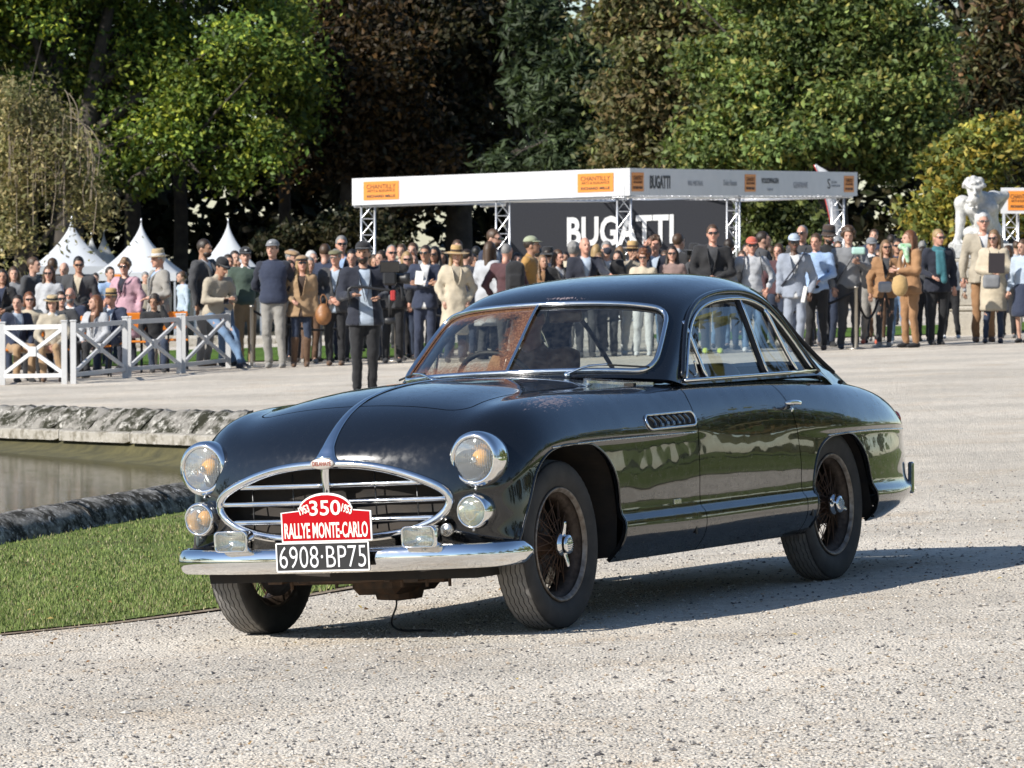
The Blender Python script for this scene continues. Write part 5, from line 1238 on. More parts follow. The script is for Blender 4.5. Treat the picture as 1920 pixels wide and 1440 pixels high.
# dark display wall with white lettering
Yb = 113.0; xa, xb = wx(948, Yb), wx(1374, Yb); zb0, zb1 = gz(2.5, Yb), 2.86
wall_o = MB().box(((xa+xb)/2, Yb+.06, (zb0+zb1)/2), (xb-xa, .12, zb1-zb0)).build('display_wall', mat('charcoal_wall', (.024, .026, .034), .8, var=(30, .3)))
tag(wall_o, 'charcoal display wall with large white lettering inside the stand', 'wall')
text_fit('lettering', 'BUGATTI', 200/FPX*Yb, .70, mat('wall_white', (.78, .78, .78), .6), wall_o, (wx(1163, Yb), Yb-.012, wz(432, Yb)), (1, 0, .03), (0, 0, 1), .03, .02)
# neighbouring stand at the right edge
s2 = empty('small_stand'); tag(s2, 'second white stand with orange sign cut by the right edge', 'stand'); Y2 = 104
mb = MB(); x0 = wx(1876, Y2); z1 = wz(352, Y2); mb.box((x0+2.5, Y2, z1-.28), (5, .06, .56)); f2 = mb.build('fascia', M_vinyl, s2)
mb = MB(); mb.box((x0+2.5, Y2+2, z1-.12), (5, 4, .05)); mb.build('roof', M_vinyl, s2)
a, b = np.array([wx(1889, Y2), Y2-.03]), np.array([wx(1940, Y2), Y2-.03]); po = panel(f2, a, b, lambda X: z1-.28, .42, 'orange_sign', M_orange); lines_on(po, a, b, lambda X: z1-.28, CH)
for dx in (.25, 4.7):
    mb = MB(); lattice(mb, (x0+dx, Y2+.3, gz(x0, Y2)), (x0+dx, Y2+.3, z1-.5), .30); mb.build('truss_column', M_alu, s2, smooth_=True)
# feather flag
Yf = 127.0; P = [wx(1526, Yf), wz(309, Yf)]
pole = catmull([(wx(1575, Yf), Yf, gz(9, Yf)), (wx(1562, Yf), Yf, wz(440, Yf)), (wx(1541, Yf), Yf, wz(345, Yf)), (wx(1527, Yf), Yf, wz(309, Yf))], 6); fl = empty('feather_flag'); tag(fl, 'white feather flag with a red edge leaning above the right of the stand', 'flag')
V, F = tube_mesh(pole, .02, 6); obj('pole', V, F, M_alu, fl)
q = pole[4:]; wdt = np.interp(np.linspace(0, 1, len(q)), [0, .15, .8, 1], [.05, .26, .27, .03]); V = np.r_[q, q+np.c_[wdt, 0*wdt, 0*wdt+.02], q+np.c_[0*wdt, 0*wdt+.012, 0*wdt], q+np.c_[wdt, 0*wdt+.012, 0*wdt+.02]]; k = len(q)
obj('sail', V, [(i, i+1, k+i+1, k+i) for i in range(k-1)] + [(2*k+i, 3*k+i, 3*k+i+1, 2*k+i+1) for i in range(k-1)] + [(k+i, k+i+1, 3*k+i+1, 3*k+i) for i in range(k-1)], M_vinyl, fl)
V, F = tube_mesh(q+[-.015, -.01, 0], .02, 6, flat=.4); obj('edge_band', V, F, mat('flag_red', (.45, .04, .03), .6), fl)

# ---- peaked tents
M_tent = mat('tent_canvas', (.54, .56, .58), .7, var=(1.2, .08), bump=(3, .15, .03))
def pagoda(px, py_top, py_eave, half_px, Y, rz, label, sign=False):
    x = wx(px, Y); a = half_px/FPX*Y/1.12; zt_, ze = wz(py_top, Y), wz(py_eave, Y); t = empty('peaked_tent', (x, Y, gz(x, Y)), rz); tag(t, label, 'tent', 'peaked white tents under the trees')
    z0 = ze-gz(x, Y); h = zt_-ze; n = 16; V = []; F = []
    sq = [(1, 1), (.33, 1.0), (-.33, 1.0), (-1, 1), (-1, .33), (-1, -.33), (-1, -1), (-.33, -1), (.33, -1), (1, -1), (1, -.33), (1, .33)]
    for i in range(n+1):
        s = i/n; r = a*((1-s)**1.55) + .012; round_ = s**.5*.35
        for u, v in sq:
            L = math.hypot(u, v); k = (1-round_) + round_/L*1.0; V.append((u*k*r, v*k*r, z0+h*s))
    m = len(sq)
    for i in range(n):
        for j in range(m): F.append((i*m+j, i*m+(j+1) % m, (i+1)*m+(j+1) % m, (i+1)*m+j))
    obj('canopy', V, F, M_tent, t)
    mb = MB()
    for (u, v) in ((1, 0), (-1, 0), (0, 1), (0, -1)): mb.box((u*a, v*a, z0-.11), (.03 if u else 2*a, .03 if v else 2*a, .26))
    mb.build('valance', M_tent, t)
    for u in (1, -1):
        for v in (1, -1): MB().box((u*(a-.05), v*(a-.05), z0/2-.12), (.06, .06, max(.1, z0-.24))).build('leg', M_alu, t)
    V, F = tube_mesh([(0, 0, z0+h-.05), (0, 0, z0+h+.12)], .02, 6); obj('finial', V, F, M_alu, t)
    if sign: MB().box((-a*.5, -a-.02, z0-.11), (.3, .02, .16)).build('orange_sign', M_orange, t)
pagoda(135, 411, 500, 80, 158, .12, 'leftmost large peaked white tent dappled with leaf shadow')
pagoda(265, 416, 512, 84, 152, -.05, 'middle peaked white tent with a small orange sign on its valance', True)
pagoda(428, 416, 510, 72, 155, .05, 'right peaked white tent behind the man in the green sweater')
pagoda(172, 440, 505, 38, 176, .2, 'small shaded peaked tent behind and between the two left tents')
pagoda(195, 437, 505, 42, 180, .1, 'shaded peaked tent showing just left of the middle tent')

# ---- marble statue on its stone pedestal
M_marble = mat('white_marble', (.60, .595, .57), .55, var=(11, .5, (.36, .355, .34)), bump=(22, .5, .02))
Ys = 79.0; sx = lambda px: wx(px, Ys); sz = lambda py: wz(py, Ys); k1 = Ys/FPX
pz0 = sz(458)
def sp_(px, py, dy=0.0): return np.array([sx(px), Ys+dy, sz(py)])
q_ = Ys/FPX                                                    # metres per photo pixel at the statue
def el_(px, py, rx, ry, dy=0.0, rd=None): return ('e', sp_(px, py, dy), (rx*q_, (rd or rx)*q_, ry*q_))
def li(p0, p1, r0, r1): return ('c', sp_(*p0), sp_(*p1), r0*q_, r1*q_)
prims = [el_(1822, 357, 14, 20, -.42), el_(1822, 346, 19, 14, -.36), el_(1820, 374, 11, 11, -.50), li((1821, 358, -.58), (1821, 364, -.61), 2.4, 3.6), li((1813, 353, -.54), (1830, 353, -.54), 3.2, 3.2),
 li((1838, 380, -.15), (1826, 366, -.34), 15, 12),
 el_(1836, 388, 31, 20, -.08, 24), li((1838, 388, -.08), (1852, 424, .25), 30, 24), el_(1852, 432, 30, 24, .28), el_(1824, 392, 18, 15, -.24), el_(1850, 390, 18, 15, -.22),
 el_(1803, 381, 16, 15, -.10), li((1801, 384, -.10), (1799, 415, -.12), 11.5, 9), li((1799, 415, -.12), (1795, 444, -.18), 9.5, 6.5), li((1795, 444, -.18), (1789, 454, -.28), 7, 6),
 li((1790, 453, -.26), (1778, 457, -.34), 3, 2), li((1791, 454, -.26), (1781, 459, -.40), 3, 2), li((1794, 454, -.26), (1788, 459, -.44), 3, 2), li((1797, 454, -.24), (1795, 459, -.42), 2.8, 1.9), li((1798, 450, -.2), (1804, 456, -.34), 2.8, 2),
 el_(1862, 371, 17, 14, .0), li((1864, 371, .0), (1885, 366, .16), 11, 8.5), li((1885, 366, .16), (1872, 396, .42), 8.5, 6), el_(1869, 401, 7, 7, .44),
 li((1852, 430, .18), (1838, 410, -.34), 21, 15), li((1838, 411, -.34), (1832, 449, -.22), 13.5, 8.5), li((1832, 454, -.20), (1828, 456, -.44), 7, 4.5),
 li((1858, 434, .2), (1818, 438, -.16), 20, 14), li((1818, 438, -.16), (1868, 451, .12), 12, 7.5), li((1868, 452, .12), (1888, 455, .05), 7, 4)]
rngs = np.random.default_rng(8)
for a in range(60):
    th = rngs.uniform(0, 6.28); ph = rngs.uniform(-.2, 1.45); prims.append(('e', sp_(1822, 349, -.37) + np.array([19*q_*math.cos(th)*math.cos(ph), 19*q_*math.sin(th)*math.cos(ph), 16*q_*math.sin(ph)]), (.036, .036, .032), None, .012))
for a in range(22): prims.append(('e', sp_(1820, 378, -.52) + rngs.normal(size=3)*[.055, .03, .045], (.026, .026, .036), None, .012))
prims += [('E', sp_(1814, 358, -.60), (.035, .04, .022)), ('E', sp_(1829, 358, -.60), (.035, .04, .022))]
V, F = sdf_mesh(prims, h=.017, k=.032)
st_root = empty('statue', (sx(1838), Ys, pz0)); tag(st_root, 'white marble statue of a crouching bearded man on the stone pedestal', 'statue')
o = obj('figure', V-np.array([sx(1838), Ys, pz0]), F, M_marble, st_root)
MB().box((0, 0, -.115), (.98, .92, .25), bev=.02).build('plinth', M_marble, st_root)
ped = empty('pedestal', (sx(1838), Ys, gz(sx(1838), Ys))); tag(ped, 'weathered stone pedestal with moulded cornice under the white statue', 'pedestal'); zg = gz(sx(1838), Ys)
M_ped = stone_material('pedestal_stone', (.46, .42, .35), (.25, .23, .2), (.55, .51, .43), 2.5, .40, .62)
for nm, z0_, z1_, w in (('cap_block', sz(503), pz0-.24, .98), ('cornice', sz(524), sz(503), 1.14), ('die', sz(573), sz(525), .98), ('moulding', sz(584), sz(573), 1.16), ('base', zg-.1, sz(584), 1.24)):
    d = MB().box((0, 0, (z0_+z1_)/2-zg), (w, w, z1_-z0_-.004), bev=.03 if nm in ('cornice', 'moulding') else .015).build(nm, M_ped, ped)

# ---- white crossbar fence panels
M_fence = mat('white_fence_paint', (.56, .56, .56), .5, var=(6, .10), bump=(30, .15, .004))
def fence(a, b, label, two=True):
    a = np.array(a, float); b = np.array(b, float); za, zb = gz(*a), gz(*b); t = empty('fence_panel', (a[0], a[1], za)); tag(t, label, 'fence', 'white fence panels in front of the seats')
    A = lambda f, z: np.array([(b[0]-a[0])*f, (b[1]-a[1])*f, (zb-za)*f + z]); d = np.linalg.norm(b-a)
    for f in ((.03, .97) if two else (.97,)):
        mb = MB(); mb.bar(A(f, 0), A(f, .84), .075, .075); mb.box(A(f, .853), (.095, .095, .022), bev=.006); mb.build('post', M_fence, t)
    for nm, z, w in (('top_rail', .78, .065), ('bottom_rail', .12, .055)): MB().bar(A(.04, z), A(.96, z), .04, w).build(nm, M_fence, t)
    MB().bar(A(.05, .15), A(.95, .75), .032, .05).build('brace', M_fence, t); MB().bar(A(.05, .75), A(.95, .15), .028, .05).build('brace', M_fence, t)
    n = np.array([b[1]-a[1], -(b[0]-a[0]), 0])/d; MB().bar(A(.5, .45)-n*.032, A(.5, .45)+n*.032, .13, .13).build('boss', M_fence, t)
fence((-7.86, 66.9), (-6.99, 65.45), 'white fence panel cut off by the left edge of the picture')
fence((-6.98, 65.38), (-6.03, 64.80), 'first full white crossbar fence panel from the left edge')
fence((-5.95, 64.72), (-5.42, 67.38), 'white crossbar fence panel second from the left edge')
fence((-5.42, 67.42), (-4.77, 68.95), 'white crossbar fence panel in front of the boy in black', True)
fence((-4.76, 69.0), (-4.22, 71.6), 'white fence panel the young man in blue jeans leans on')
# ---- rope barrier
M_post = mat('brushed_post', (.42, .39, .34), .35, .8); M_rope = mat('black_rope', (.012, .012, .014), .85)
def stanchion(px, Y, h, label):
    x = wx(px, Y); z = gz(x, Y); t = empty('rope_post', (x, Y, z)); tag(t, label, 'post', 'rope barrier posts')
    mb = MB(); mb.lathe([(0, 0), (.15, 0), (.155, .012), (.13, .025), (.03, .035)], 24); mb.build('base', M_post, t, smooth_=True)
    mb = MB(); mb.lathe([(.026, .03), (.026, h-.02), (.034, h-.018), (.034, h), (.02, h+.012), (0, h+.014)], 16); mb.build('post', M_post, t, smooth_=True); return np.array([x, Y, z+h-.06])
PT = {}
for px, Y, lab in ((472, 71.0, 'brass coloured rope post beside the young man in jeans'), (742, 72.5, 'rope post behind the man with the camera rig'), (1330, 72.0, 'rope post standing behind the car roof'), (1605, 70.6, 'brass rope post in front of the man in the grey overshirt'), (1651, 71.6, 'chrome rope post beside the woman in the camel suit')): PT[px] = stanchion(px, Y, .92, lab)
def rope(a, b, sag, label):
    P = [a*(1-t)+b*t-np.array([0, 0, sag*4*t*(1-t)]) for t in np.linspace(0, 1, 24)]; V, F = tube_mesh(P, .019, 8); tag(obj('barrier_rope', V, F, M_rope), label, 'rope', 'sagging barrier ropes')
rope(PT[472], PT[742], .34, 'black rope sagging between the posts left of the cameraman'); rope(PT[742], PT[1330], .40, 'black rope running behind the car windows')
rope(PT[1330], PT[1605], .30, 'black rope in front of the man in the pale suit'); rope(PT[1605], PT[1651], .42, 'short black rope looping between the two right posts')
# ---- low stone edging on the far lawn
o = MB().box((-9, 92, gz(-9, 92)+.12), (20, .5, .34), bev=.05).build('stone_edging', M_ledge); tag(o, 'low pale stone edging across the far lawn behind the seats', 'edging')
# ================================================================== PEOPLE
SKIN = {'fair': (.50, .29, .21), 'tan': (.42, .23, .15), 'olive': (.36, .20, .125), 'pink': (.53, .28, .20), 'brown': (.10, .052, .032)}
for k, c in SKIN.items(): mat('skin_'+k, c, .5, var=(18, .12))
HAIRC = {'black': (.012, .010, .009), 'dark': (.030, .019, .012), 'brown': (.075, .042, .022), 'auburn': (.16, .062, .025), 'blond': (.36, .24, .11), 'grey': (.24, .23, .22), 'white': (.55, .54, .52), 'light': (.20, .12, .06)}
def hairmat(c): return mat('hair_'+c, HAIRC[c], .5, var=(60, .35), bump=(70, .5, .01))
CLOTH = {'navy': (.020, .029, .060), 'dknavy': (.010, .013, .026), 'black': (.011, .011, .013), 'charcoal': (.045, .046, .05), 'grey': (.20, .205, .215), 'ltgrey': (.42, .43, .45), 'suitgrey': (.27, .30, .36), 'beige': (.46, .39, .29), 'sand': (.40, .35, .27), 'cream': (.50, .43, .32), 'white': (.58, .58, .58), 'blue': (.30, .42, .62), 'jeans': (.13, .21, .33), 'dkjeans': (.022, .034, .065), 'green': (.055, .085, .065), 'khaki': (.26, .19, .11), 'camel': (.31, .165, .075), 'tan': (.34, .22, .12), 'brown': (.12, .065, .035), 'dkbrown': (.045, .026, .018), 'pink': (.46, .28, .33), 'mustard': (.40, .22, .06), 'maroon': (.075, .03, .035), 'teal': (.035, .15, .18), 'coral': (.55, .12, .07), 'olive': (.15, .14, .075), 'straw': (.47, .31, .13), 'strawlt': (.46, .35, .20), 'lace': (.25, .17, .15), 'red': (.4, .03, .03), 'sage': (.30, .33, .22), 'lime': (.45, .55, .05), 'paleblue': (.40, .47, .56), 'stone': (.28, .265, .24)}
def cloth(c): return mat('cloth_'+c, CLOTH[c], .85, var=(7, .22), bump=(16, .55, .02), sheen=.15)
M_lensdk = mat('dark_lens', (.006, .006, .007), .08, coat=1.0); M_eye = mat('eye_dark', (.02, .013, .01), .3); M_lip = mat('lip', (.34, .12, .10), .5)
ARM = {  # elbow and wrist for the +x arm, for a 1.75 m person facing -y
 'down': ((.245, .03, 1.13), (.255, -.03, .88)), 'pocket': ((.30, .06, 1.14), (.205, -.045, .94)), 'front': ((.255, -.01, 1.13), (.045, -.215, 1.00)),
 'cross': ((.255, -.05, 1.16), (-.07, -.20, 1.18)), 'phone': ((.245, -.07, 1.15), (.08, -.30, 1.22)), 'shade': ((.34, -.15, 1.36), (.13, -.17, 1.60)),
 'mouth': ((.25, -.14, 1.17), (.07, -.19, 1.50)), 'bag': ((.26, .02, 1.12), (.14, -.22, 1.05)), 'cam': ((.26, -.10, 1.18), (.10, -.26, 1.44)), 'hold': ((.25, -.02, 1.13), (.02, -.22, 1.14)),
 'rig': ((.27, -.05, 1.14), (.15, -.34, 1.16)), 'back': ((.26, .08, 1.13), (.08, .16, .98)), 'point': ((.24, -.2, 1.25), (.30, -.42, 1.20)), 'lap': ((.25, -.06, 1.13), (.10, -.28, .98)), 'ear': ((.24, -.10, 1.22), (.11, -.05, 1.55))}
def sgn(p, s): return np.array([p[0]*s, p[1], p[2]])
def hand_mesh(w, d, s, curl=.6):
    """palm + five fingers leaving the wrist w in direction d"""
    d = d/np.linalg.norm(d); up = np.array([0, -1., 0]) if abs(d[1]) < .8 else np.array([0, 0, 1.]); a = np.cross(d, up); a /= np.linalg.norm(a); n = np.cross(a, d); out = []
    for k, (o, L) in enumerate(((-.028, .068), (-.009, .078), (.010, .074), (.028, .058))):
        b = w + d*.085 + a*o; m = b + d*L*.5 - n*L*.12*curl; e = m + d*L*.42*(1-.35*curl) - n*L*.42*curl; out.append(tube_mesh([b-d*.03, b, m, e], [.010, .0095, .009, .0065], 5))
    t0 = w + d*.03 + a*.03*s; out.append(tube_mesh([t0, t0+a*.025*s+d*.03, t0+a*.03*s+d*.058-n*.01], [.012, .011, .008], 5)); return out
PERSON_N = [0]
def folds(V, rng, amp=.007):
    """creases in cloth: a few crossing waves pushed through the surface"""
    D = np.zeros_like(V)
    for _ in range(7):
        k = rng.normal(size=3)*np.array([22, 22, 34]); ph = rng.uniform(0, 6.28); d = rng.normal(size=3)*np.array([1, 1, .25]); d /= np.linalg.norm(d)
        D += np.sin(V @ k + ph + .8*np.sin(V[:, 2]*19+ph))[:, None]*d
    return V + D*amp*.45
def person(label, X, Y, h, face=0.0, skin='fair', hair=('short', 'brown'), top=('jacket', 'navy', 'white'), bottom=('trousers', 'dkjeans'), shoes='black', hat=None, glasses=None, arms=('down', 'down'),
           pose='stand', beard=None, lo=False, head_turn=0.0, head_nod=0.0, build=1.0, female=False, scarf=None, vest=None, group='spectators along the rope barrier', z=None, dx=0.0):
    PERSON_N[0] += 1; rng = np.random.default_rng(PERSON_N[0]*13+5)
    if group not in ('driver in the car',) and pose == 'stand':
        head_turn = head_turn + rng.uniform(-20, 20); head_nod = head_nod + rng.uniform(-4, 9)
    s = h/1.75; zg = gz(X, Y) if z is None else z
    t = empty('person', (X, Y, zg), math.radians(face)); tag(t, label, 'person', group); t.scale = (s, s, s)
    bw = build; sh = .155 if female else .18; sh *= bw
    drop = 0.0; lean = 0.0; yo = 0.0
    wob = rng.uniform(-.045, .045, 6)
    hipz = .92; knees = [np.array([-.095, -.015, .49]), np.array([.095, -.015, .49])]; ank = [np.array([-.10+wob[0], .02+wob[1], .075]), np.array([.10+wob[2], .02+wob[3], .075])]; hips = [np.array([-.085, 0, .90]), np.array([.085, 0, .90])]
    if pose == 'sit':
        drop = .40; hips = [np.array([-.09, 0, .53]), np.array([.09, 0, .53])]; knees = [np.array([-.12+wob[0], -.42, .52]), np.array([.10+wob[1], -.43, .53])]; ank = [np.array([-.11+wob[2], -.40, .075]), np.array([.12+wob[3], -.47, .075])]
    if pose == 'leanfence':
        drop = .16; hips = [np.array([-.09, .10, .76]), np.array([.09, .10, .76])]; knees = [np.array([-.05, -.28, .48]), np.array([.14, -.24, .50])]; ank = [np.array([.06, -.55, .075]), np.array([-.05, -.62, .075])]; yo = .10
    if pose == 'step':
        knees = [np.array([-.09, -.10, .50]), np.array([.09, .02, .49])]; ank = [np.array([-.10, -.10, .075]), np.array([.10, .14, .085])]
    U = np.array([0, yo, -drop])
    bend = rotx(.30 if pose == 'leanfence' else (.06 if pose == 'sit' else rng.uniform(-.03, .04))) @ roty(rng.uniform(-.035, .035)); piv = np.array([0, yo, .95-drop])
    def up(p): return bend @ (np.asarray(p, float)+U-piv) + piv
    S = [up((-sh, .01, 1.405)), up((sh, .01, 1.405))]; el = []; wr = []
    for k, a in enumerate(arms):
        e, w = ARM[a]; q = -1 if k == 0 else 1; f = 1.0 if not female else .95
        el.append(up(sgn((e[0]*f*(.5+.5*bw)+.0, e[1], e[2]), q)+rng.normal(0, .018, 3))); wr.append(up(sgn((w[0]*f, w[1], w[2]), q)+rng.normal(0, .018, 3)))
    hc = up((0, -.02, 1.628)); RH = rotz(math.radians(head_turn)) @ rotx(math.radians(head_nod))
    def hp(p): return hc + RH @ np.asarray(p, float)
    hh = .042 if lo else .033
    # --- skin: one body
    tr = .82
    bp = [('e', up((0, .0, 1.27)), (.155*bw, .10*bw, .19)), ('e', up((0, 0, 1.06)), (.135*bw, .095*bw, .16)), ('e', up((0, 0, .95)), (.15*bw, .10*bw, .11)), ('c', S[0], S[1], .055, .055), ('c', up((0, 0, 1.40)), hp((0, .015, -.07)), .052, .05)]
    for k in (0, 1):
        bp += [('c', S[k], el[k], .045, .036), ('c', el[k], wr[k], .035, .025)]; d = wr[k]-el[k]; d /= np.linalg.norm(d); bp += [('c', wr[k], wr[k]+d*.075, .026, .034)]
        bp += [('c', hips[k], knees[k], .075, .052), ('c', knees[k], ank[k], .05, .034), ('c', ank[k]+[0, .02, -.03], ank[k]+[0, -.13, -.045], .034, .026)]
    parts = [sdf_mesh(bp, h=max(hh, .036), k=.03)]
    hd = [('e', (0, .012, .012), (.075, .097, .108)), ('e', (0, -.03, -.045), (.057, .066, .075)), ('c', (0, -.094, .004), (0, -.115, -.028), .0085, .0145, .012), ('c', (-.03, -.086, .026), (.03, -.086, .026), .014, .014), ('e', (0, -.075, -.097), (.028, .024, .020)), ('e', (-.077, .012, -.015), (.010, .022, .032), None, .01), ('e', (.077, .012, -.015), (.010, .022, .032), None, .01),
          ('c', (0, .02, -.06), (0, .03, -.15), .05, .052), ('E', (-.032, -.112, .006), (.019, .020, .012)), ('E', (.032, -.112, .006), (.019, .020, .012))]
    V, F = sdf_mesh(hd, h=.0140 if not lo else .019, k=.02); parts.append((V @ RH.T + hc, F))
    for k in (0, 1): parts += hand_mesh(wr[k], wr[k]-el[k], 1 if k else -1)
    V, F = join(parts); obj('body', V, F, MATS['skin_'+skin], t)
    # --- face
    if not lo or glasses is None:
        mb = MB()
        for q in (-1, 1): mb.lathe([(0, -.008), (.008, -.004), (.010, 0), (.008, .004), (0, .008)], 8, 'y', c=hp((q*.032, -.089, .006)))
        mb.build('eyes', M_eye, t, smooth_=True)
    V, F = sdf_mesh([('e', (0, -.093, -.060), (.024, .012, .0075))], h=.007, k=.01); obj('mouth', V @ RH.T + hc, F, M_lip, t)
    # --- hair
    st, hcol = hair; H = []
    if st in ('short', 'long', 'bob', 'curly', 'pony', 'longback'):
        H = [('e', (0, .022, .030), (.084, .104, .103))]
        if st == 'curly': H = [('e', (0, .022, .03), (.095, .112, .108))] + [('e', np.array([0, .02, .03]) + np.array([.095*math.cos(a)*math.cos(b), .11*math.sin(a)*math.cos(b), .105*math.sin(b)]), (.028, .028, .028), None, .01) for a, b in zip(rng.uniform(0, 6.28, 34), rng.uniform(-.5, 1.5, 34))]
        H += [('B', (0, -.118, -.062), (.068, .078, .122), .02, None), ('B', (0, -.05, -.16), (.2, .075, .10), .01, None)]
        if st in ('long', 'longback'):
            H += [('c', (-.074, .02, .02), (-.085, .012, -.20), .030, .034), ('c', (.074, .02, .02), (.085, .012, -.20), .030, .034), ('c', (0, .075, 0), (0, .085, -.24), .066, .055)]
            if st == 'long': H += [('c', (-.085, .0, -.14), (-.095, -.06, -.30), .03, .020), ('c', (.085, .0, -.14), (.095, -.06, -.30), .03, .020)]
        if st == 'bob': H += [('c', (-.076, .015, .02), (-.078, .005, -.09), .028, .028), ('c', (.076, .015, .02), (.078, .005, -.09), .028, .028), ('c', (0, .07, 0), (0, .07, -.09), .06, .05)]
        if st == 'pony': H += [('e', (0, .115, .02), (.04, .04, .04)), ('c', (0, .13, .01), (0, .14, -.14), .03, .015)]
    elif st == 'bald': H = [('c', (-.074, .03, -.005), (0, .108, -.02), .014, .018), ('c', (.074, .03, -.005), (0, .108, -.02), .014, .018)]
    elif st == 'shaved': H = [('e', (0, .02, .022), (.0775, .099, .102)), ('B', (0, -.10, -.05), (.1, .085, .12), .02, None), ('B', (0, 0, -.14), (.2, .2, .09), .01, None)]
    if H: V, F = sdf_mesh(H, h=.0160 if not lo else .022, k=.018); obj('hair', V @ RH.T + hc, F, hairmat(hcol), t)
    if beard: V, F = sdf_mesh([('e', (0, -.040, -.068), (.062, .068, .062)), ('B', (0, -.02, .0), (.2, .2, .048), .005, None), ('B', (0, -.11, -.052), (.022, .03, .009), .004, None)], h=.0135, k=.012); obj('beard', V @ RH.T + hc, F, hairmat(beard), t)
    # --- hat
    if hat:
        kind, c = hat[0], hat[1]; band = hat[2] if len(hat) > 2 else None; mc = cloth(c)
        Rh = np.asarray(RH); C0 = hp((0, .008, .055))
        def put(mb, nm, m):
            V = np.concatenate(mb.V) @ Rh.T + C0; return obj(nm, V, mb.F, m, t)
        mb = MB()
        if kind == 'cap':
            V, F = sdf_mesh([('e', (0, .012, .0), (.092, .108, .085)), ('B', (0, 0, -.08), (.2, .2, .075), .005, None)], h=.013, k=.01); mb.add(V, F); ho = put(mb, 'cap', mc)
            mb = MB(); n = 13; Vv = []
            for i in range(n):
                a = math.pi*(1.08+.84*i/(n-1)); Vv += [(.088*math.cos(a), .012+.10*math.sin(a), .006), (.092*math.cos(a), .012+.175*math.sin(a), -.014+.010*abs(math.cos(a))), (.092*math.cos(a), .012+.175*math.sin(a), -.020+.010*abs(math.cos(a))), (.088*math.cos(a), .012+.10*math.sin(a), .0)]
            mb.add(Vv, [(i*4+j, i*4+(j+1) % 4, (i+1)*4+(j+1) % 4, (i+1)*4+j) for i in range(n-1) for j in range(4)]); put(mb, 'visor', mc)
            if band: mb = MB(); mb.box((0, -.092, .035), (.038, .012, .024), rotx(-.35), bev=.003); put(mb, 'cap_badge', cloth(band))
        elif kind == 'flat':
            V, F = sdf_mesh([('e', (0, .0, .012), (.105, .135, .052)), ('e', (0, -.09, -.002), (.075, .05, .022)), ('B', (0, .03, -.06), (.2, .2, .055), .005, None)], h=.014, k=.02); mb.add(V, F); put(mb, 'flat_cap', mc)
        elif kind in ('fedora', 'wide', 'boater', 'bucket', 'cloche'):
            br, ch, cr, drp = {'fedora': (.155, .105, .088, .008), 'wide': (.20, .10, .086, .018), 'boater': (.15, .075, .092, .0), 'bucket': (.135, .085, .092, .045), 'cloche': (.115, .10, .094, .05)}[kind]
            mb.lathe([(br, -drp), (br*.99, -drp-.006), (cr, -.003), (cr, .0), (cr*.97, ch*.75), (cr*.8, ch), (cr*.35, ch*(.93 if kind == 'fedora' else 1.0)), (0, ch*(.9 if kind == 'fedora' else 1.0))], 28); V = np.concatenate(mb.V)*[1, 1.12, 1]; ho = obj('hat', V @ Rh.T + C0, mb.F, mc, t)
            mb = MB(); mb.lathe([(cr*1.02, .002), (cr*1.03, .012), (cr*1.02, .034), (cr*.99, .036)], 28); V = np.concatenate(mb.V)*[1, 1.12, 1]; obj('hat_band', V @ Rh.T + C0, mb.F, cloth(band or 'black'), t)
        elif kind == 'visor':
            mb.lathe([(.088, .0), (.091, .0), (.091, .035), (.086, .036)], 24); V = np.concatenate(mb.V)*[1, 1.15, 1]; obj('hat_band', V @ Rh.T + C0-[0, 0, .01], mb.F, mc, t)
            V, F = sdf_mesh([('e', (0, .0, .02), (.105, .125, .06)), ('B', (0, 0, -.06), (.2, .2, .07), .005, None)], h=.014, k=.02); obj('hat', V @ Rh.T + C0, F, cloth(band or 'tan'), t)
            mb = MB(); mb.box((0, -.135, .005), (.15, .06, .008), rotx(-.2), bev=.003); put(mb, 'visor', mc)
    if glasses:
        mb = MB()
        for q in (-1, 1): mb.box((q*.033, -.108, .006), (.052, .006, .036 if glasses == 'sun' else .030), rotz(q*.10), bev=.0028); mb.box((q*.071, -.05, .014), (.004, .11, .007))
        mb.box((0, -.112, .012), (.018, .005, .006)); V = np.concatenate(mb.V) @ RH.T + hc; obj('sunglasses' if glasses == 'sun' else 'spectacles', V, mb.F, M_lensdk if glasses == 'sun' else mat('clear_specs', (.12, .10, .09), .15), t)
    # --- trousers / skirt / legs
    bt, bc = bottom
    if bt in ('trousers', 'slim', 'boots'):
        f = {'trousers': 1.0, 'slim': .86, 'boots': .86}[bt]; L = [('e', (hips[0]+hips[1])/2+[0, .005, .04], (.165*bw, .118*bw, .11))]
        for k in (0, 1): L += [('c', hips[k], knees[k], .094*f*bw, .068*f), ('c', knees[k], ank[k]+[0, 0, .015], .066*f, .056*f if bt == 'trousers' else .044)]
        L += [('B', (0, 0, -.22+.075), (1, 1, .2), .001, None)]
        V, F = sdf_mesh(L, h=hh, k=.025); V = folds(V, rng, .007); obj('trousers', V, F, cloth(bc), t)
    elif bt == 'skirt':
        V, F = sdf_mesh([('e', (0, 0, .93), (.17, .125, .12)), ('c', (0, 0, .9), (0, -.01, .52), .15, .20), ('B', (0, 0, .22), (1, 1, .22), .001, None)], h=hh, k=.03); obj('skirt', V, F, cloth(bc), t)
    sc = cloth(shoes) if shoes in CLOTH else cloth('black')
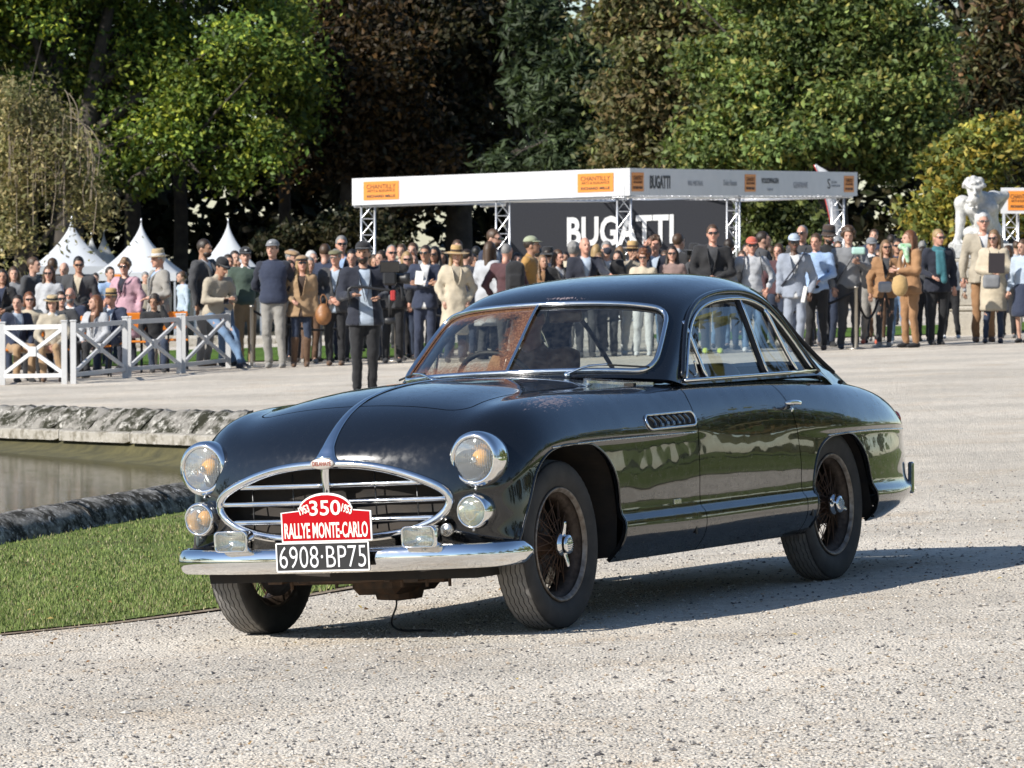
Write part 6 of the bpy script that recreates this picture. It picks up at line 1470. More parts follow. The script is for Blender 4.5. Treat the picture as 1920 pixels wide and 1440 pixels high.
    for k in (0, 1):
        a = ank[k]; P = [('c', a+[0, .035, -.035], a+[0, -.06, -.038], .042, .043), ('c', a+[0, -.06, -.042], a+[0, -.155, -.05], .041, .030), ('B', (a[0], a[1], a[2]-.175), (.3, .4, .1), .001, None)]
        if bt == 'boots': P += [('c', a+[0, .01, 0], knees[k]*.9+a*.1, .05, .068)]
        V, F = sdf_mesh(P, h=.022 if not lo else .03, k=.02); obj('shoe' if bt != 'boots' else 'boot', V, F, sc, t)
    # --- upper garment
    kind, c1 = top[0], top[1]; c2 = top[2] if len(top) > 2 else None; g = bw
    hem = {'jacket': .80, 'coat': .50, 'sweater': .90, 'shirt': .86, 'puffer': .88, 'dress': .56, 'longcoat': .42}[kind]; bulk = {'jacket': .016, 'coat': .024, 'sweater': .010, 'shirt': .006, 'puffer': .024, 'dress': .006, 'longcoat': .024}[kind]
    if pose == 'sit': hem = max(hem, .93)
    T = [('e', up((0, .005, 1.29)), (.168*g+bulk, .112*g+bulk, .185)), ('c', S[0]*[.8, 1, 1]-[0, 0, .02], S[1]*[.8, 1, 1]-[0, 0, .02], .075+bulk*.5, .075+bulk*.5), ('e', up((0, 0, 1.08)), (.148*g+bulk, .108*g+bulk, .20)), ('e', up((0, .005, .95)), (.168*g+bulk, .122*g+bulk, .14))]
    if hem < .85: T += [('c', up((0, .005, .93)), up((0, .0, hem)), .125*g+bulk, .135*g+bulk+(.03 if hem < .6 else 0)), ('c', up((-.05, .005, .93)), up((-.07, 0, hem)), .12*g+bulk, .125*g+bulk), ('c', up((.05, .005, .93)), up((.07, 0, hem)), .12*g+bulk, .125*g+bulk)]
    if pose != 'leanfence': T += [('B', (0, 0, hem-drop-.5), (1, 1, .5), .001, None)]
    for k in (0, 1):
        T += [('c', S[k], el[k], .062+bulk*.6, .050+bulk*.6), ('c', el[k], wr[k]-(wr[k]-el[k])*.04, .048+bulk*.6, .036+bulk*.5)]
    T += [('c', up((0, .02, 1.42)), up((0, .015, 1.475)), .068, .058)]
    V, F = sdf_mesh(T, h=hh, k=.028); V = folds(V, rng, .010)
    if kind == 'puffer':
        rr = np.sin(V[:, 2]*2*math.pi/.075); ctr = np.array([0, 0]); dirs = V[:, :2]/(np.linalg.norm(V[:, :2], axis=1)[:, None]+1e-6); m = (np.abs(V[:, 0]) < .23); V[:, :2] += dirs*(.007*rr*m)[:, None]
    sf = Surf(V, np.zeros_like(V)+[0, 0, 1], np.zeros((len(V), 2)), F)
    if c2 and kind in ('jacket', 'coat', 'longcoat', 'dress'):
        # open front: a V of shirt that narrows to the buttons
        Vl = (V-piv) @ bend + piv - U
        zt0, zb = 1.44, (1.06 if kind == 'jacket' else 1.16); wv = np.clip((Vl[:, 2]-zb)/(zt0-zb), 0, 1.2)*.075
        if kind == 'jacket': wv = np.maximum(wv, np.where(Vl[:, 2] < .98, (.98-Vl[:, 2])*.22, 0))
        if len(top) > 3: wv = np.where(Vl[:, 2] < 1.44, .075+.03*np.clip(1.1-Vl[:, 2], 0, 1), 0)
        vs = np.where((Vl[:, 1] < 0), np.abs(Vl[:, 0]) - wv, .1)
        garment = sf.cut(vs); shirt = sf.cut(-vs)
        if len(shirt.F):
            zc = shirt.V[:, 2]-(.985-drop)
            for nm, sv in ((('shirt', 1),) if len(top) > 3 else (('shirt', 1), ('shirt_hem', -1))):
                sp2 = shirt if len(top) > 3 else shirt.cut(zc*sv)
                if len(sp2.F): obj(nm, sp2.V+np.array([0, .012, 0]), sp2.F, cloth(c2), t)
        obj(kind if kind != 'longcoat' else 'coat', garment.V, garment.F, cloth(c1), t)
        # lapels
        if kind != 'dress':
            for q in (-1, 1):
                P = [up((q*.070, -.055, 1.43)), up((q*.062, -.115-bulk, 1.34)), up((q*.038, -.130-bulk, 1.22)), up((q*.008, -.130-bulk, zb+.01))]; V2, F2 = tube_mesh(catmull(P, 3), np.interp(np.linspace(0, 1, 10), [0, .4, 1], [.018, .032, .008]), 6, flat=.28, up=(0, 1, 0)); obj('lapel', V2, F2, cloth(c1), t)
    else:
        obj({'puffer': 'jacket'}.get(kind, kind), V, F, cloth(c1), t)
        if c2:
            V2, F2 = sdf_mesh([('c', up((-.05, -.02, 1.43)), up((.05, -.02, 1.43)), .045, .045), ('c', up((0, .03, 1.44)), up((0, .02, 1.485)), .066, .060)], h=.02, k=.03); obj('collar', V2, F2, cloth(c2), t)
    if vest:
        V2, F2 = sdf_mesh([(a[0], a[1], tuple(np.array(a[2])+.026)) if a[0] == 'e' else a for a in T[:4]] + [('B', (0, 0, .88-drop-.5), (1, 1, .5), .001, None)], h=hh, k=.028)
        rr = np.sin(V2[:, 2]*2*math.pi/.06); V2[:, :2] *= (1+.03*rr)[:, None]; obj('vest', V2, F2, cloth(vest), t)
    if scarf:
        sc_ = [('c', up((-.06, -.03, 1.44)), up((.06, -.03, 1.44)), .055, .055), ('c', up((0, .05, 1.45)), up((0, .04, 1.47)), .07, .07), ('c', up((.02, -.13, 1.40)), up((.05, -.17, .98)), .045, .05), ('c', up((-.04, -.12, 1.40)), up((-.03, -.16, 1.10)), .04, .045)]
        V2, F2 = sdf_mesh(sc_, h=.02, k=.03); obj('scarf', V2, F2, cloth(scarf), t)
    return t
def spectator(px, crown, Y, label, **kw):
    """a spectator whose crown reaches photo row top at distance Y"""
    X = wx(px, Y); z0 = gz(X, Y); hgt = wz(crown, Y)-z0
    if kw.get('hat'): hgt -= {'cap': .02, 'flat': .02, 'fedora': .045, 'wide': .04, 'boater': .02, 'bucket': .025, 'cloche': .03, 'visor': .02}[kw['hat'][0]]
    if kw.get('pose') == 'sit': hgt = (hgt)/1.35*1.75
    if kw.get('pose') == 'leanfence': hgt = hgt/1.50*1.75
    return person(label, X, Y, min(max(hgt, 1.45), 2.02), **kw)
J, T_ = 'jacket', 'trousers'
def seat(px, Y, face, label):
    X = wx(px, Y); t = empty('folding_chair', (X, Y, gz(X, Y)), math.radians(face)); tag(t, label, 'chair', 'orange folding chairs'); o = mat('orange_plastic', (.72, .22, .02), .5); k = mat('chair_black', (.015, .015, .015), .5)
    MB().box((0, .02, .445), (.42, .40, .03), bev=.01).build('seat', o, t); MB().box((0, .235, .74), (.42, .03, .26), rotx(.12), bev=.01).build('backrest', o, t)
    for q in (-1, 1):
        MB().bar((q*.20, -.20, .0), (q*.20, .26, .86), .025, .025).build('leg', k, t); MB().bar((q*.185, .24, .0), (q*.185, -.17, .44), .025, .025).build('leg', k, t)
# ---- seated row behind the white fence
seats = [(30, 67.0, 12, 'orange chair under the man in the navy suit at the left edge'), (58, 68.7, 10, 'orange chair under the red haired woman'), (101, 66.6, 8, 'orange chair under the woman in the straw boater'), (118, 69.4, 5, 'orange chair under the dark haired man in black'), (134, 70.6, 0, 'orange chair under the balding man with glasses'), (180, 68.3, 8, 'orange chair under the woman in the pale grey jacket'), (213, 70.2, 10, 'orange chair under the man in the straw hat'), (290, 70.2, 5, 'orange chair under the boy in the black sweater'), (262, 71.0, 5, 'empty orange chair between the straw hat man and the boy'), (152, 71.3, 0, 'empty orange chair in the second row of seats'), (326, 71.6, 5, 'empty orange chair at the right end of the seats')]
for s_ in seats: seat(*s_)
spectator(30, 553, 67.0, 'seated dark haired man in navy suit and blue shirt at the left edge', face=25, hair=('short', 'dark'), top=(J, 'navy', 'paleblue'), bottom=(T_, 'tan'), pose='sit', arms=('lap', 'lap'), head_turn=-35)
spectator(57, 547, 68.7, 'seated red haired woman with sunglasses and cream top', face=10, hair=('bob', 'auburn'), glasses='sun', top=('sweater', 'cream'), bottom=(T_, 'black'), pose='sit', arms=('lap', 'lap'), female=True)
spectator(101, 551, 66.6, 'seated woman in straw boater and pale blouse behind the first fence panel', face=0, hair=('bob', 'dark'), hat=('boater', 'strawlt', 'black'), top=('sweater', 'sand', 'white'), bottom=(T_, 'tan'), shoes='brown', pose='sit', arms=('lap', 'lap'), female=True, head_nod=8)
spectator(117, 546, 69.4, 'seated dark haired man in black jacket behind the woman in the boater', face=-10, hair=('short', 'dark'), glasses='sun', top=(J, 'charcoal', 'charcoal'), bottom=(T_, 'black'), pose='sit', arms=('lap', 'lap'), head_turn=25)
spectator(135, 539, 70.6, 'seated balding man with glasses and navy jacket in the second row', face=-10, skin='pink', hair=('bald', 'grey'), glasses='specs', beard='grey', top=(J, 'navy', 'white'), pose='sit', arms=('lap', 'lap'))
spectator(180, 553, 68.3, 'seated woman with long auburn hair and light grey jacket', face=-25, hair=('long', 'auburn'), top=(J, 'ltgrey', 'brown'), bottom=(T_, 'black'), pose='sit', arms=('lap', 'lap'), female=True, head_turn=-40)
spectator(213, 538, 70.2, 'seated man in yellow straw hat and navy jacket resting chin on hand', face=-20, skin='pink', hair=('short', 'grey'), hat=('fedora', 'straw', 'black'), top=(J, 'navy', 'paleblue'), pose='sit', arms=('mouth', 'lap'), head_turn=-20)
spectator(290, 553, 70.2, 'seated boy in black sweater leaning his head on his hand', face=10, skin='olive', hair=('curly', 'dark'), top=('sweater', 'black'), bottom=(T_, 'dkjeans'), pose='sit', arms=('lap', 'ear'), head_turn=-20)
# ---- standing behind the seats
spectator(4, 505, 72.5, 'standing dark haired woman in black jacket half cut by the left edge', face=-10, skin='tan', hair=('long', 'dark'), top=(J, 'black', 'navy'), arms=('down', 'bag'), female=True)
spectator(60, 482, 73.6, 'man in charcoal sweater with short brown hair looking right, left of the tents', face=60, hair=('short', 'brown'), top=('sweater', 'charcoal'), bottom=(T_, 'black'))
spectator(99, 484, 75.2, 'man seen from behind in dark jacket under the leftmost tent', face=170, hair=('short', 'brown'), top=('sweater', 'charcoal'), lo=True)
spectator(92, 498, 72.2, 'woman with long brown hair, sunglasses and light grey cardigan', face=-5, hair=('long', 'brown'), glasses='sun', top=('sweater', 'ltgrey'), arms=('down', 'bag'), female=True)
spectator(148, 481, 72.8, 'man in charcoal wool jacket with cream scarf and sunglasses', face=-10, skin='tan', hair=('short', 'black'), glasses='sun', top=(J, 'charcoal', 'cream'), arms=('pocket', 'bag'), scarf=None, build=1.08)
spectator(237, 486, 72.4, 'woman with curly hair and sunglasses in pink jacket over navy dress', face=-25, hair=('curly', 'light'), glasses='sun', top=('coat', 'pink', 'dknavy'), bottom=(T_, 'dknavy'), arms=('down', 'down'), female=True, build=1.12, head_turn=25)
spectator(297, 465, 71.9, 'grey suited man in a tall straw hat turned away to the left', face=-62, skin='pink', hair=('short', 'white'), hat=('fedora', 'strawlt', 'white'), top=(J, 'stone', 'blue'), bottom=(T_, 'stone'), arms=('down', 'bag'), build=1.05)
spectator(385, 449, 73.4, 'tall bearded man in grey blazer looking right beside the leaning young man', face=55, skin='olive', hair=('short', 'dark'), beard='dark', top=(J, 'charcoal', 'white'), bottom=(T_, 'stone'), shoes='tan', arms=('down', 'bag'))
spectator(408, 489, 71.6, 'young man in black cap and blue jeans leaning on the fence with his phone', face=38, skin='tan', hair=('short', 'black'), hat=('cap', 'black'), top=('shirt', 'sand'), bottom=('slim', 'jeans'), shoes='dknavy', pose='leanfence', arms=('phone', 'phone'), head_nod=28, z=gz(-4.3, 71.6))
spectator(425, 477, 72.8, 'man in cream jacket with his hand at his mouth behind the leaning young man', face=40, skin='tan', hair=('short', 'dark'), top=('shirt', 'cream'), bottom=(T_, 'jeans'), arms=('bag', 'mouth'))
spectator(460, 462, 72.0, 'man in dark green sweater and black cap with white badge', face=15, hair=('short', 'dark'), hat=('cap', 'black', 'white'), top=('sweater', 'green', 'white'), bottom=(T_, 'khaki'), shoes='white', arms=('back', 'back'), head_turn=-10)
spectator(513, 448, 70.5, 'tall man in grey cap, navy quilted vest and pale grey trousers', face=-8, hair=('short', 'brown'), hat=('cap', 'grey', 'white'), top=('sweater', 'dknavy'), vest='navy', bottom=(T_, 'stone'), shoes='stone', arms=('back', 'back'))
spectator(565, 477, 70.6, 'smiling blond woman in beige jacket, jeans and tall brown boots', face=0, skin='pink', hair=('long', 'blond'), hat=('visor', 'dknavy', 'tan'), glasses='sun', top=(J, 'tan', 'dkbrown'), bottom=('boots', 'dkjeans'), shoes='brown', arms=('bag', 'down'), female=True, build=1.12)
spectator(628, 465, 70.8, 'man in olive flat cap and dark zip jacket over a light shirt', face=-5, skin='pink', hair=('short', 'grey'), hat=('flat', 'olive'), glasses='specs', top=(J, 'charcoal', 'paleblue'), bottom=(T_, 'black'), shoes='brown', arms=('front', 'front'))
spectator(607, 458, 73.4, 'brown haired man in navy blazer seen from behind next to the flat cap man', face=165, hair=('short', 'brown'), top=(J, 'navy'), bottom=(T_, 'grey'), lo=True)
spectator(640, 442, 74.6, 'tall grey haired man with sunglasses in a blue jacket behind the flat cap man', face=-10, skin='pink', hair=('short', 'grey'), glasses='sun', top=(J, 'dknavy', 'blue'), lo=True)
spectator(548, 466, 74.8, 'man in checked tan cap half hidden behind the blond woman', face=30, hair=('short', 'grey'), hat=('flat', 'tan'), top=(J, 'charcoal', 'white'), lo=True)
spectator(586, 470, 74.4, 'white haired man showing only his head behind the blond woman', face=30, hair=('short', 'white'), top=('shirt', 'paleblue'), lo=True)
cm = spectator(684, 450, 54.7, 'bearded man in black cap and open navy blazer holding a camera rig before the crowd', face=8, skin='tan', hair=('short', 'black'), hat=('cap', 'black'), beard='dark', top=(J, 'dknavy', 'paleblue', 'open'), bottom=(T_, 'black'), shoes='black', build=1.1, arms=('rig', 'rig'), head_turn=-4, group='cameraman on the drive')
spectator(737, 459, 71.2, 'bald man with sunglasses in black suit right behind the camera rig', face=0, skin='pink', hair=('shaved', 'grey'), glasses='sun', top=(J, 'black', 'charcoal'), bottom=(T_, 'black'), arms=('down', 'down'))
spectator(716, 470, 73.2, 'dark haired person peeking out behind the cameraman', face=-30, hair=('short', 'dark'), top=(J, 'charcoal', 'white'), lo=True)
spectator(762, 472, 73.0, 'blond woman with sunglasses between the bald man and the navy suit', face=20, hair=('bob', 'blond'), glasses='sun', top=(J, 'charcoal', 'white'), female=True, lo=True)
spectator(777, 455, 76.2, 'dark haired man further back behind the navy suit', face=-20, hair=('short', 'brown'), top=(J, 'grey', 'white'), lo=True)
spectator(797, 460, 70.6, 'man in navy suit with arms crossed and sunglasses, papers in hand', face=-5, skin='tan', hair=('short', 'dark'), glasses='sun', top=(J, 'navy', 'white'), bottom=(T_, 'navy'), shoes='dkbrown', arms=('cross', 'cross'), build=.97)
spectator(817, 462, 73.8, 'dark haired woman in sunglasses peeking between navy suit and straw hat', face=-10, skin='olive', hair=('long', 'black'), glasses='sun', top=(J, 'black', 'red'), female=True, lo=True)
spectator(853, 458, 70.2, 'blond woman in wide straw hat and long cream coat', face=10, hair=('long', 'blond'), hat=('wide', 'straw', 'dkbrown'), top=('longcoat', 'cream', 'sand'), bottom=(T_, 'dkjeans'), arms=('pocket', 'pocket'), female=True, head_turn=-5)
spectator(878, 468, 73.5, 'person in dark navy coat right behind the wide straw hat', face=140, hair=('short', 'dark'), top=('coat', 'dknavy'), lo=True)
spectator(860, 450, 76.8, 'grey haired man far back above the wide straw hat', face=0, skin='pink', hair=('short', 'brown'), top=(J, 'navy', 'white'), lo=True)
spectator(926, 430, 74.2, 'tall dark haired man with glasses in navy jacket at the second truss column', face=45, hair=('short', 'brown'), beard='brown', glasses='sun', top=(J, 'navy', 'white'), bottom=(T_, 'dknavy'))
spectator(915, 453, 71.6, 'woman with long brown hair and pale grey coat seen from the side', face=140, hair=('longback', 'brown'), top=('coat', 'ltgrey'), bottom=(T_, 'charcoal'), female=True, arms=('down', 'bag'))
spectator(951, 457, 70.4, 'bald man from behind in maroon and navy sweater wearing a black backpack', face=160, skin='pink', hair=('shaved', 'grey'), top=('sweater', 'maroon'), bottom=(T_, 'charcoal'), arms=('pocket', 'pocket'), build=1.05)
spectator(992, 441, 71.0, 'man in sage green cap and mustard jacket looking right', face=75, skin='tan', hair=('short', 'dark'), hat=('cap', 'sage'), glasses='specs', top=('shirt', 'mustard'), bottom=(T_, 'charcoal'), arms=('pocket', 'pocket'))
spectator(1046, 468, 71.2, 'woman with long brown hair in dark jacket and white blouse', face=35, skin='pink', hair=('long', 'brown'), top=(J, 'black', 'white'), bottom=('skirt', 'grey'), shoes='black', arms=('down', 'bag'), female=True)
spectator(1026, 461, 74.0, 'person in black bucket hat behind the long haired woman', face=160, hair=('short', 'dark'), hat=('bucket', 'black'), top=(J, 'navy'), lo=True)
spectator(1075, 456, 73.6, 'grey curly haired woman from behind in a cream top', face=170, hair=('curly', 'grey'), top=('sweater', 'cream'), lo=True, female=True)
spectator(1098, 445, 70.8, 'balding dark haired man in navy zip jacket stretching out his arm', face=10, skin='pink', hair=('bald', 'dark'), top=(J, 'dknavy', 'paleblue'), bottom=(T_, 'charcoal'), arms=('down', 'point'), build=1.1)
spectator(1140, 452, 71.0, 'grey haired man with black face mask and white scarf', face=-10, hair=('short', 'grey'), glasses='specs', top=(J, 'black', 'white'), bottom=(T_, 'charcoal'), scarf=None, arms=('down', 'down'), build=1.05)
spectator(1186, 450, 71.4, 'woman in tan straw hat and sunglasses raising her hand in a pale jacket', face=10, skin='tan', hair=('short', 'dark'), hat=('fedora', 'straw', 'brown'), glasses='sun', top=('shirt', 'sand'), bottom=(T_, 'white'), shoes='white', arms=('mouth', 'down'), female=True)
spectator(1206, 468, 70.6, 'short woman with auburn curly hair and sunglasses in cream top', face=-5, hair=('curly', 'auburn'), glasses='sun', top=('shirt', 'cream'), bottom=(T_, 'white'), shoes='white', female=True)
spectator(1229, 443, 72.6, 'brown haired young man shading his eyes with his hand', face=-15, skin='pink', hair=('curly', 'brown'), top=(J, 'dknavy', 'paleblue'), arms=('shade', 'down'))
spectator(1262, 461, 70.7, 'woman with long dark hair and sunglasses in brown lace top', face=-5, hair=('long', 'dark'), glasses='sun', top=('shirt', 'lace'), bottom=(T_, 'black'), arms=('down', 'down'), female=True)
spectator(1272, 438, 73.4, 'man in dark suit with white collar turned away before the display wall', face=140, hair=('short', 'brown'), top=('shirt', 'black', 'white'), lo=True)
spectator(1298, 455, 72.4, 'person in wide black hat seen in profile left of the tall man', face=70, skin='tan', hair=('bob', 'black'), hat=('wide', 'black', 'black'), top=(J, 'charcoal', 'black'), female=True)
spectator(1333, 421, 70.8, 'tall man in black jacket and sunglasses with folded hands, right of the display lettering', face=0, skin='pink', hair=('short', 'brown'), glasses='sun', top=(J, 'black', 'charcoal'), bottom=(T_, 'charcoal'), shoes='lime', arms=('front', 'front'), build=1.1)
spectator(1367, 448, 73.2, 'dark haired man in black suit from behind at the third truss column', face=155, hair=('short', 'dark'), top=('shirt', 'black', 'white'), lo=True)
spectator(1410, 443, 71.0, 'youth in coral cap, sunglasses and pale grey hoodie with rucksack straps', face=-5, skin='pink', hair=('short', 'brown'), hat=('cap', 'coral'), glasses='sun', top=('sweater', 'ltgrey', 'ltgrey'), bottom=(T_, 'jeans'), shoes='white', arms=('pocket', 'pocket'))
spectator(1428, 434, 73.8, 'dark haired man in profile behind the coral cap', face=100, hair=('short', 'dark'), top=(J, 'charcoal', 'blue'), lo=True)
spectator(1458, 457, 73.0, 'brown haired woman half hidden between grey hoodie and pale suit', face=-5, skin='pink', hair=('long', 'brown'), top=('sweater', 'maroon'), female=True, lo=True)
spectator(1490, 437, 70.2, 'man in pale cap and light grey three piece suit with dark sash', face=0, skin='brown', hair=('short', 'black'), hat=('cap', 'paleblue'), glasses='sun', top=(J, 'suitgrey', 'white'), bottom=(T_, 'suitgrey'), shoes='brown', arms=('down', 'down'), vest=None)
spectator(1504, 422, 73.6, 'older man with cropped grey hair and sunglasses behind the pale suit', face=-10, skin='pink', hair=('shaved', 'grey'), glasses='sun', top=('sweater', 'charcoal'), lo=True)
spectator(1531, 438, 70.7, 'man in light blue shirt and black trousers', face=-10, skin='pink', hair=('short', 'brown'), top=('shirt', 'blue'), bottom=(T_, 'black'), shoes='dkbrown', arms=('back', 'front'), build=1.1)
spectator(1551, 422, 72.8, 'bearded man in brown felt hat and glasses behind the blue shirt', face=15, skin='tan', hair=('short', 'dark'), beard='dark', hat=('cloche', 'dkbrown', 'black'), glasses='specs', top=('sweater', 'black'), lo=True)
spectator(1592, 426, 70.9, 'curly haired young man in grey overshirt with black cross strap holding up a mask', face=5, hair=('curly', 'brown'), top=('shirt', 'grey'), bottom=(T_, 'charcoal'), shoes='dknavy', arms=('down', 'phone'), build=1.05)
spectator(1633, 444, 74.0, 'person in grey cap and white mask behind the grey overshirt', face=-10, hair=('short', 'grey'), hat=('cap', 'grey'), top=('sweater', 'black', 'white'), bottom=(T_, 'stone'), shoes='coral', lo=True)
spectator(1659, 450, 71.6, 'woman with light brown hair and sunglasses in camel leather jacket', face=0, skin='tan', hair=('long', 'light'), glasses='sun', top=(J, 'camel', 'charcoal'), bottom=('slim', 'charcoal'), shoes='stone', arms=('down', 'bag'), female=True)
spectator(1684, 448, 72.2, 'dark haired woman with sunglasses in navy quilted jacket behind the camel suit', face=-10, skin='tan', hair=('short', 'dark'), glasses='sun', top=('puffer', 'navy'), bottom=(T_, 'jeans'), shoes='white', arms=('bag', 'down'), female=True)
spectator(1706, 432, 70.5, 'long haired woman in camel trouser suit with green scarf looking left', face=-55, hair=('longback', 'auburn'), top=(J, 'camel', 'white'), bottom=(T_, 'camel'), shoes='black', arms=('front', 'hold'), female=True)
spectator(1757, 430, 71.8, 'blond woman with sunglasses, long teal scarf and black trousers', face=15, skin='pink', hair=('pony', 'blond'), glasses='sun', top=(J, 'dknavy', 'dknavy'), bottom=(T_, 'black'), shoes='black', arms=('bag', 'down'), scarf='teal', female=True, build=1.12)
spectator(1844, 399, 72.6, 'tall white haired man in beige jacket and brown trousers by the pedestal', face=5, skin='pink', hair=('short', 'white'), glasses='specs', top=(J, 'sand', 'white'), bottom=(T_, 'camel'), shoes='brown', arms=('down', 'down'), build=1.08)
spectator(1863, 431, 71.6, 'woman with long reddish hair in cream coat hugging a catalogue', face=-8, hair=('long', 'light'), glasses='sun', top=('coat', 'cream', 'cream'), bottom=('slim', 'dkjeans'), shoes='dknavy', arms=('hold', 'hold'), female=True)
spectator(1918, 449, 71.4, 'woman in pale blue top and navy lace skirt cut by the right edge', face=-30, hair=('bob', 'brown'), top=('sweater', 'paleblue'), bottom=('skirt', 'navy'), shoes='black', female=True)
spectator(1893, 462, 77.0, 'person in white shirt and dark skirt behind the woman in cream', face=160, hair=('short', 'brown'), top=('shirt', 'white'), bottom=('skirt', 'dknavy'), lo=True, female=True)
# ---- farther back between the others
far = [(344, 512, 84, 'man in white shirt walking far behind the tall straw hat', 'shirt', 'paleblue', 'dkjeans', 'short', 'brown', -60), (272, 522, 92, 'tiny figure in cream hat between pink jacket and grey suit', 'shirt', 'sand', 'navy', 'short', 'grey', 20), (181, 512, 92, 'small figure in red far behind the charcoal wool jacket', 'sweater', 'maroon', 'black', 'short', 'dark', 0),
 (438, 470, 80, 'dark haired head between the cream jacket and the green sweater', 'shirt', 'brown', 'black', 'short', 'dark', 20), (688, 466, 80, 'dark head left of the bald man with sunglasses', 'shirt', 'charcoal', 'black', 'short', 'dark', 180), (752, 458, 82, 'head of a brown haired man above the camera rig', 'shirt', 'grey', 'black', 'short', 'brown', 0), (893, 462, 82, 'dark haired figure left of the tall man at the truss', 'shirt', 'dknavy', 'black', 'short', 'black', 180),
 (1010, 466, 84, 'dark head right of the mustard jacket', 'shirt', 'black', 'black', 'short', 'black', 180), (1118, 458, 82, 'blond head between the pointing man and the masked man', 'shirt', 'camel', 'black', 'long', 'blond', 150), (1162, 462, 81, 'light haired woman right of the masked man', 'shirt', 'sand', 'black', 'long', 'light', 180),
 (1398, 458, 84, 'distant head left of the coral cap', 'shirt', 'charcoal', 'black', 'short', 'dark', 30), (1446, 462, 86, 'distant figure in pale blue right of the coral cap', 'shirt', 'paleblue', 'navy', 'short', 'brown', 180), (1572, 452, 84, 'distant head between the felt hat and the curly haired man', 'shirt', 'navy', 'black', 'short', 'brown', 0), (1730, 452, 84, 'distant figure between the camel suit and the teal scarf', 'shirt', 'white', 'black', 'short', 'grey', 180),
 (1672, 440, 90, 'distant dark haired head above the camel leather jacket', 'shirt', 'brown', 'black', 'short', 'dark', 180), (1788, 462, 88, 'distant spectator left of the pedestal', 'shirt', 'white', 'charcoal', 'short', 'dark', 160), (1800, 455, 93, 'distant dark head beside the statue arm', 'shirt', 'black', 'black', 'short', 'black', 170), (1905, 452, 84, 'distant brown haired head near the right edge', 'shirt', 'ltgrey', 'black', 'short', 'brown', 180), (1640, 430, 96, 'distant head under the stand roof right of the curly haired man', 'shirt', 'navy', 'black', 'short', 'brown', 0)]
for px, tp, Y, lab, k, c, b, hs, hcol, fa in far: spectator(px, tp, Y, lab, face=fa, hair=(hs, hcol), top=(k, c), bottom=(T_, b), lo=True, group='spectators farther back')

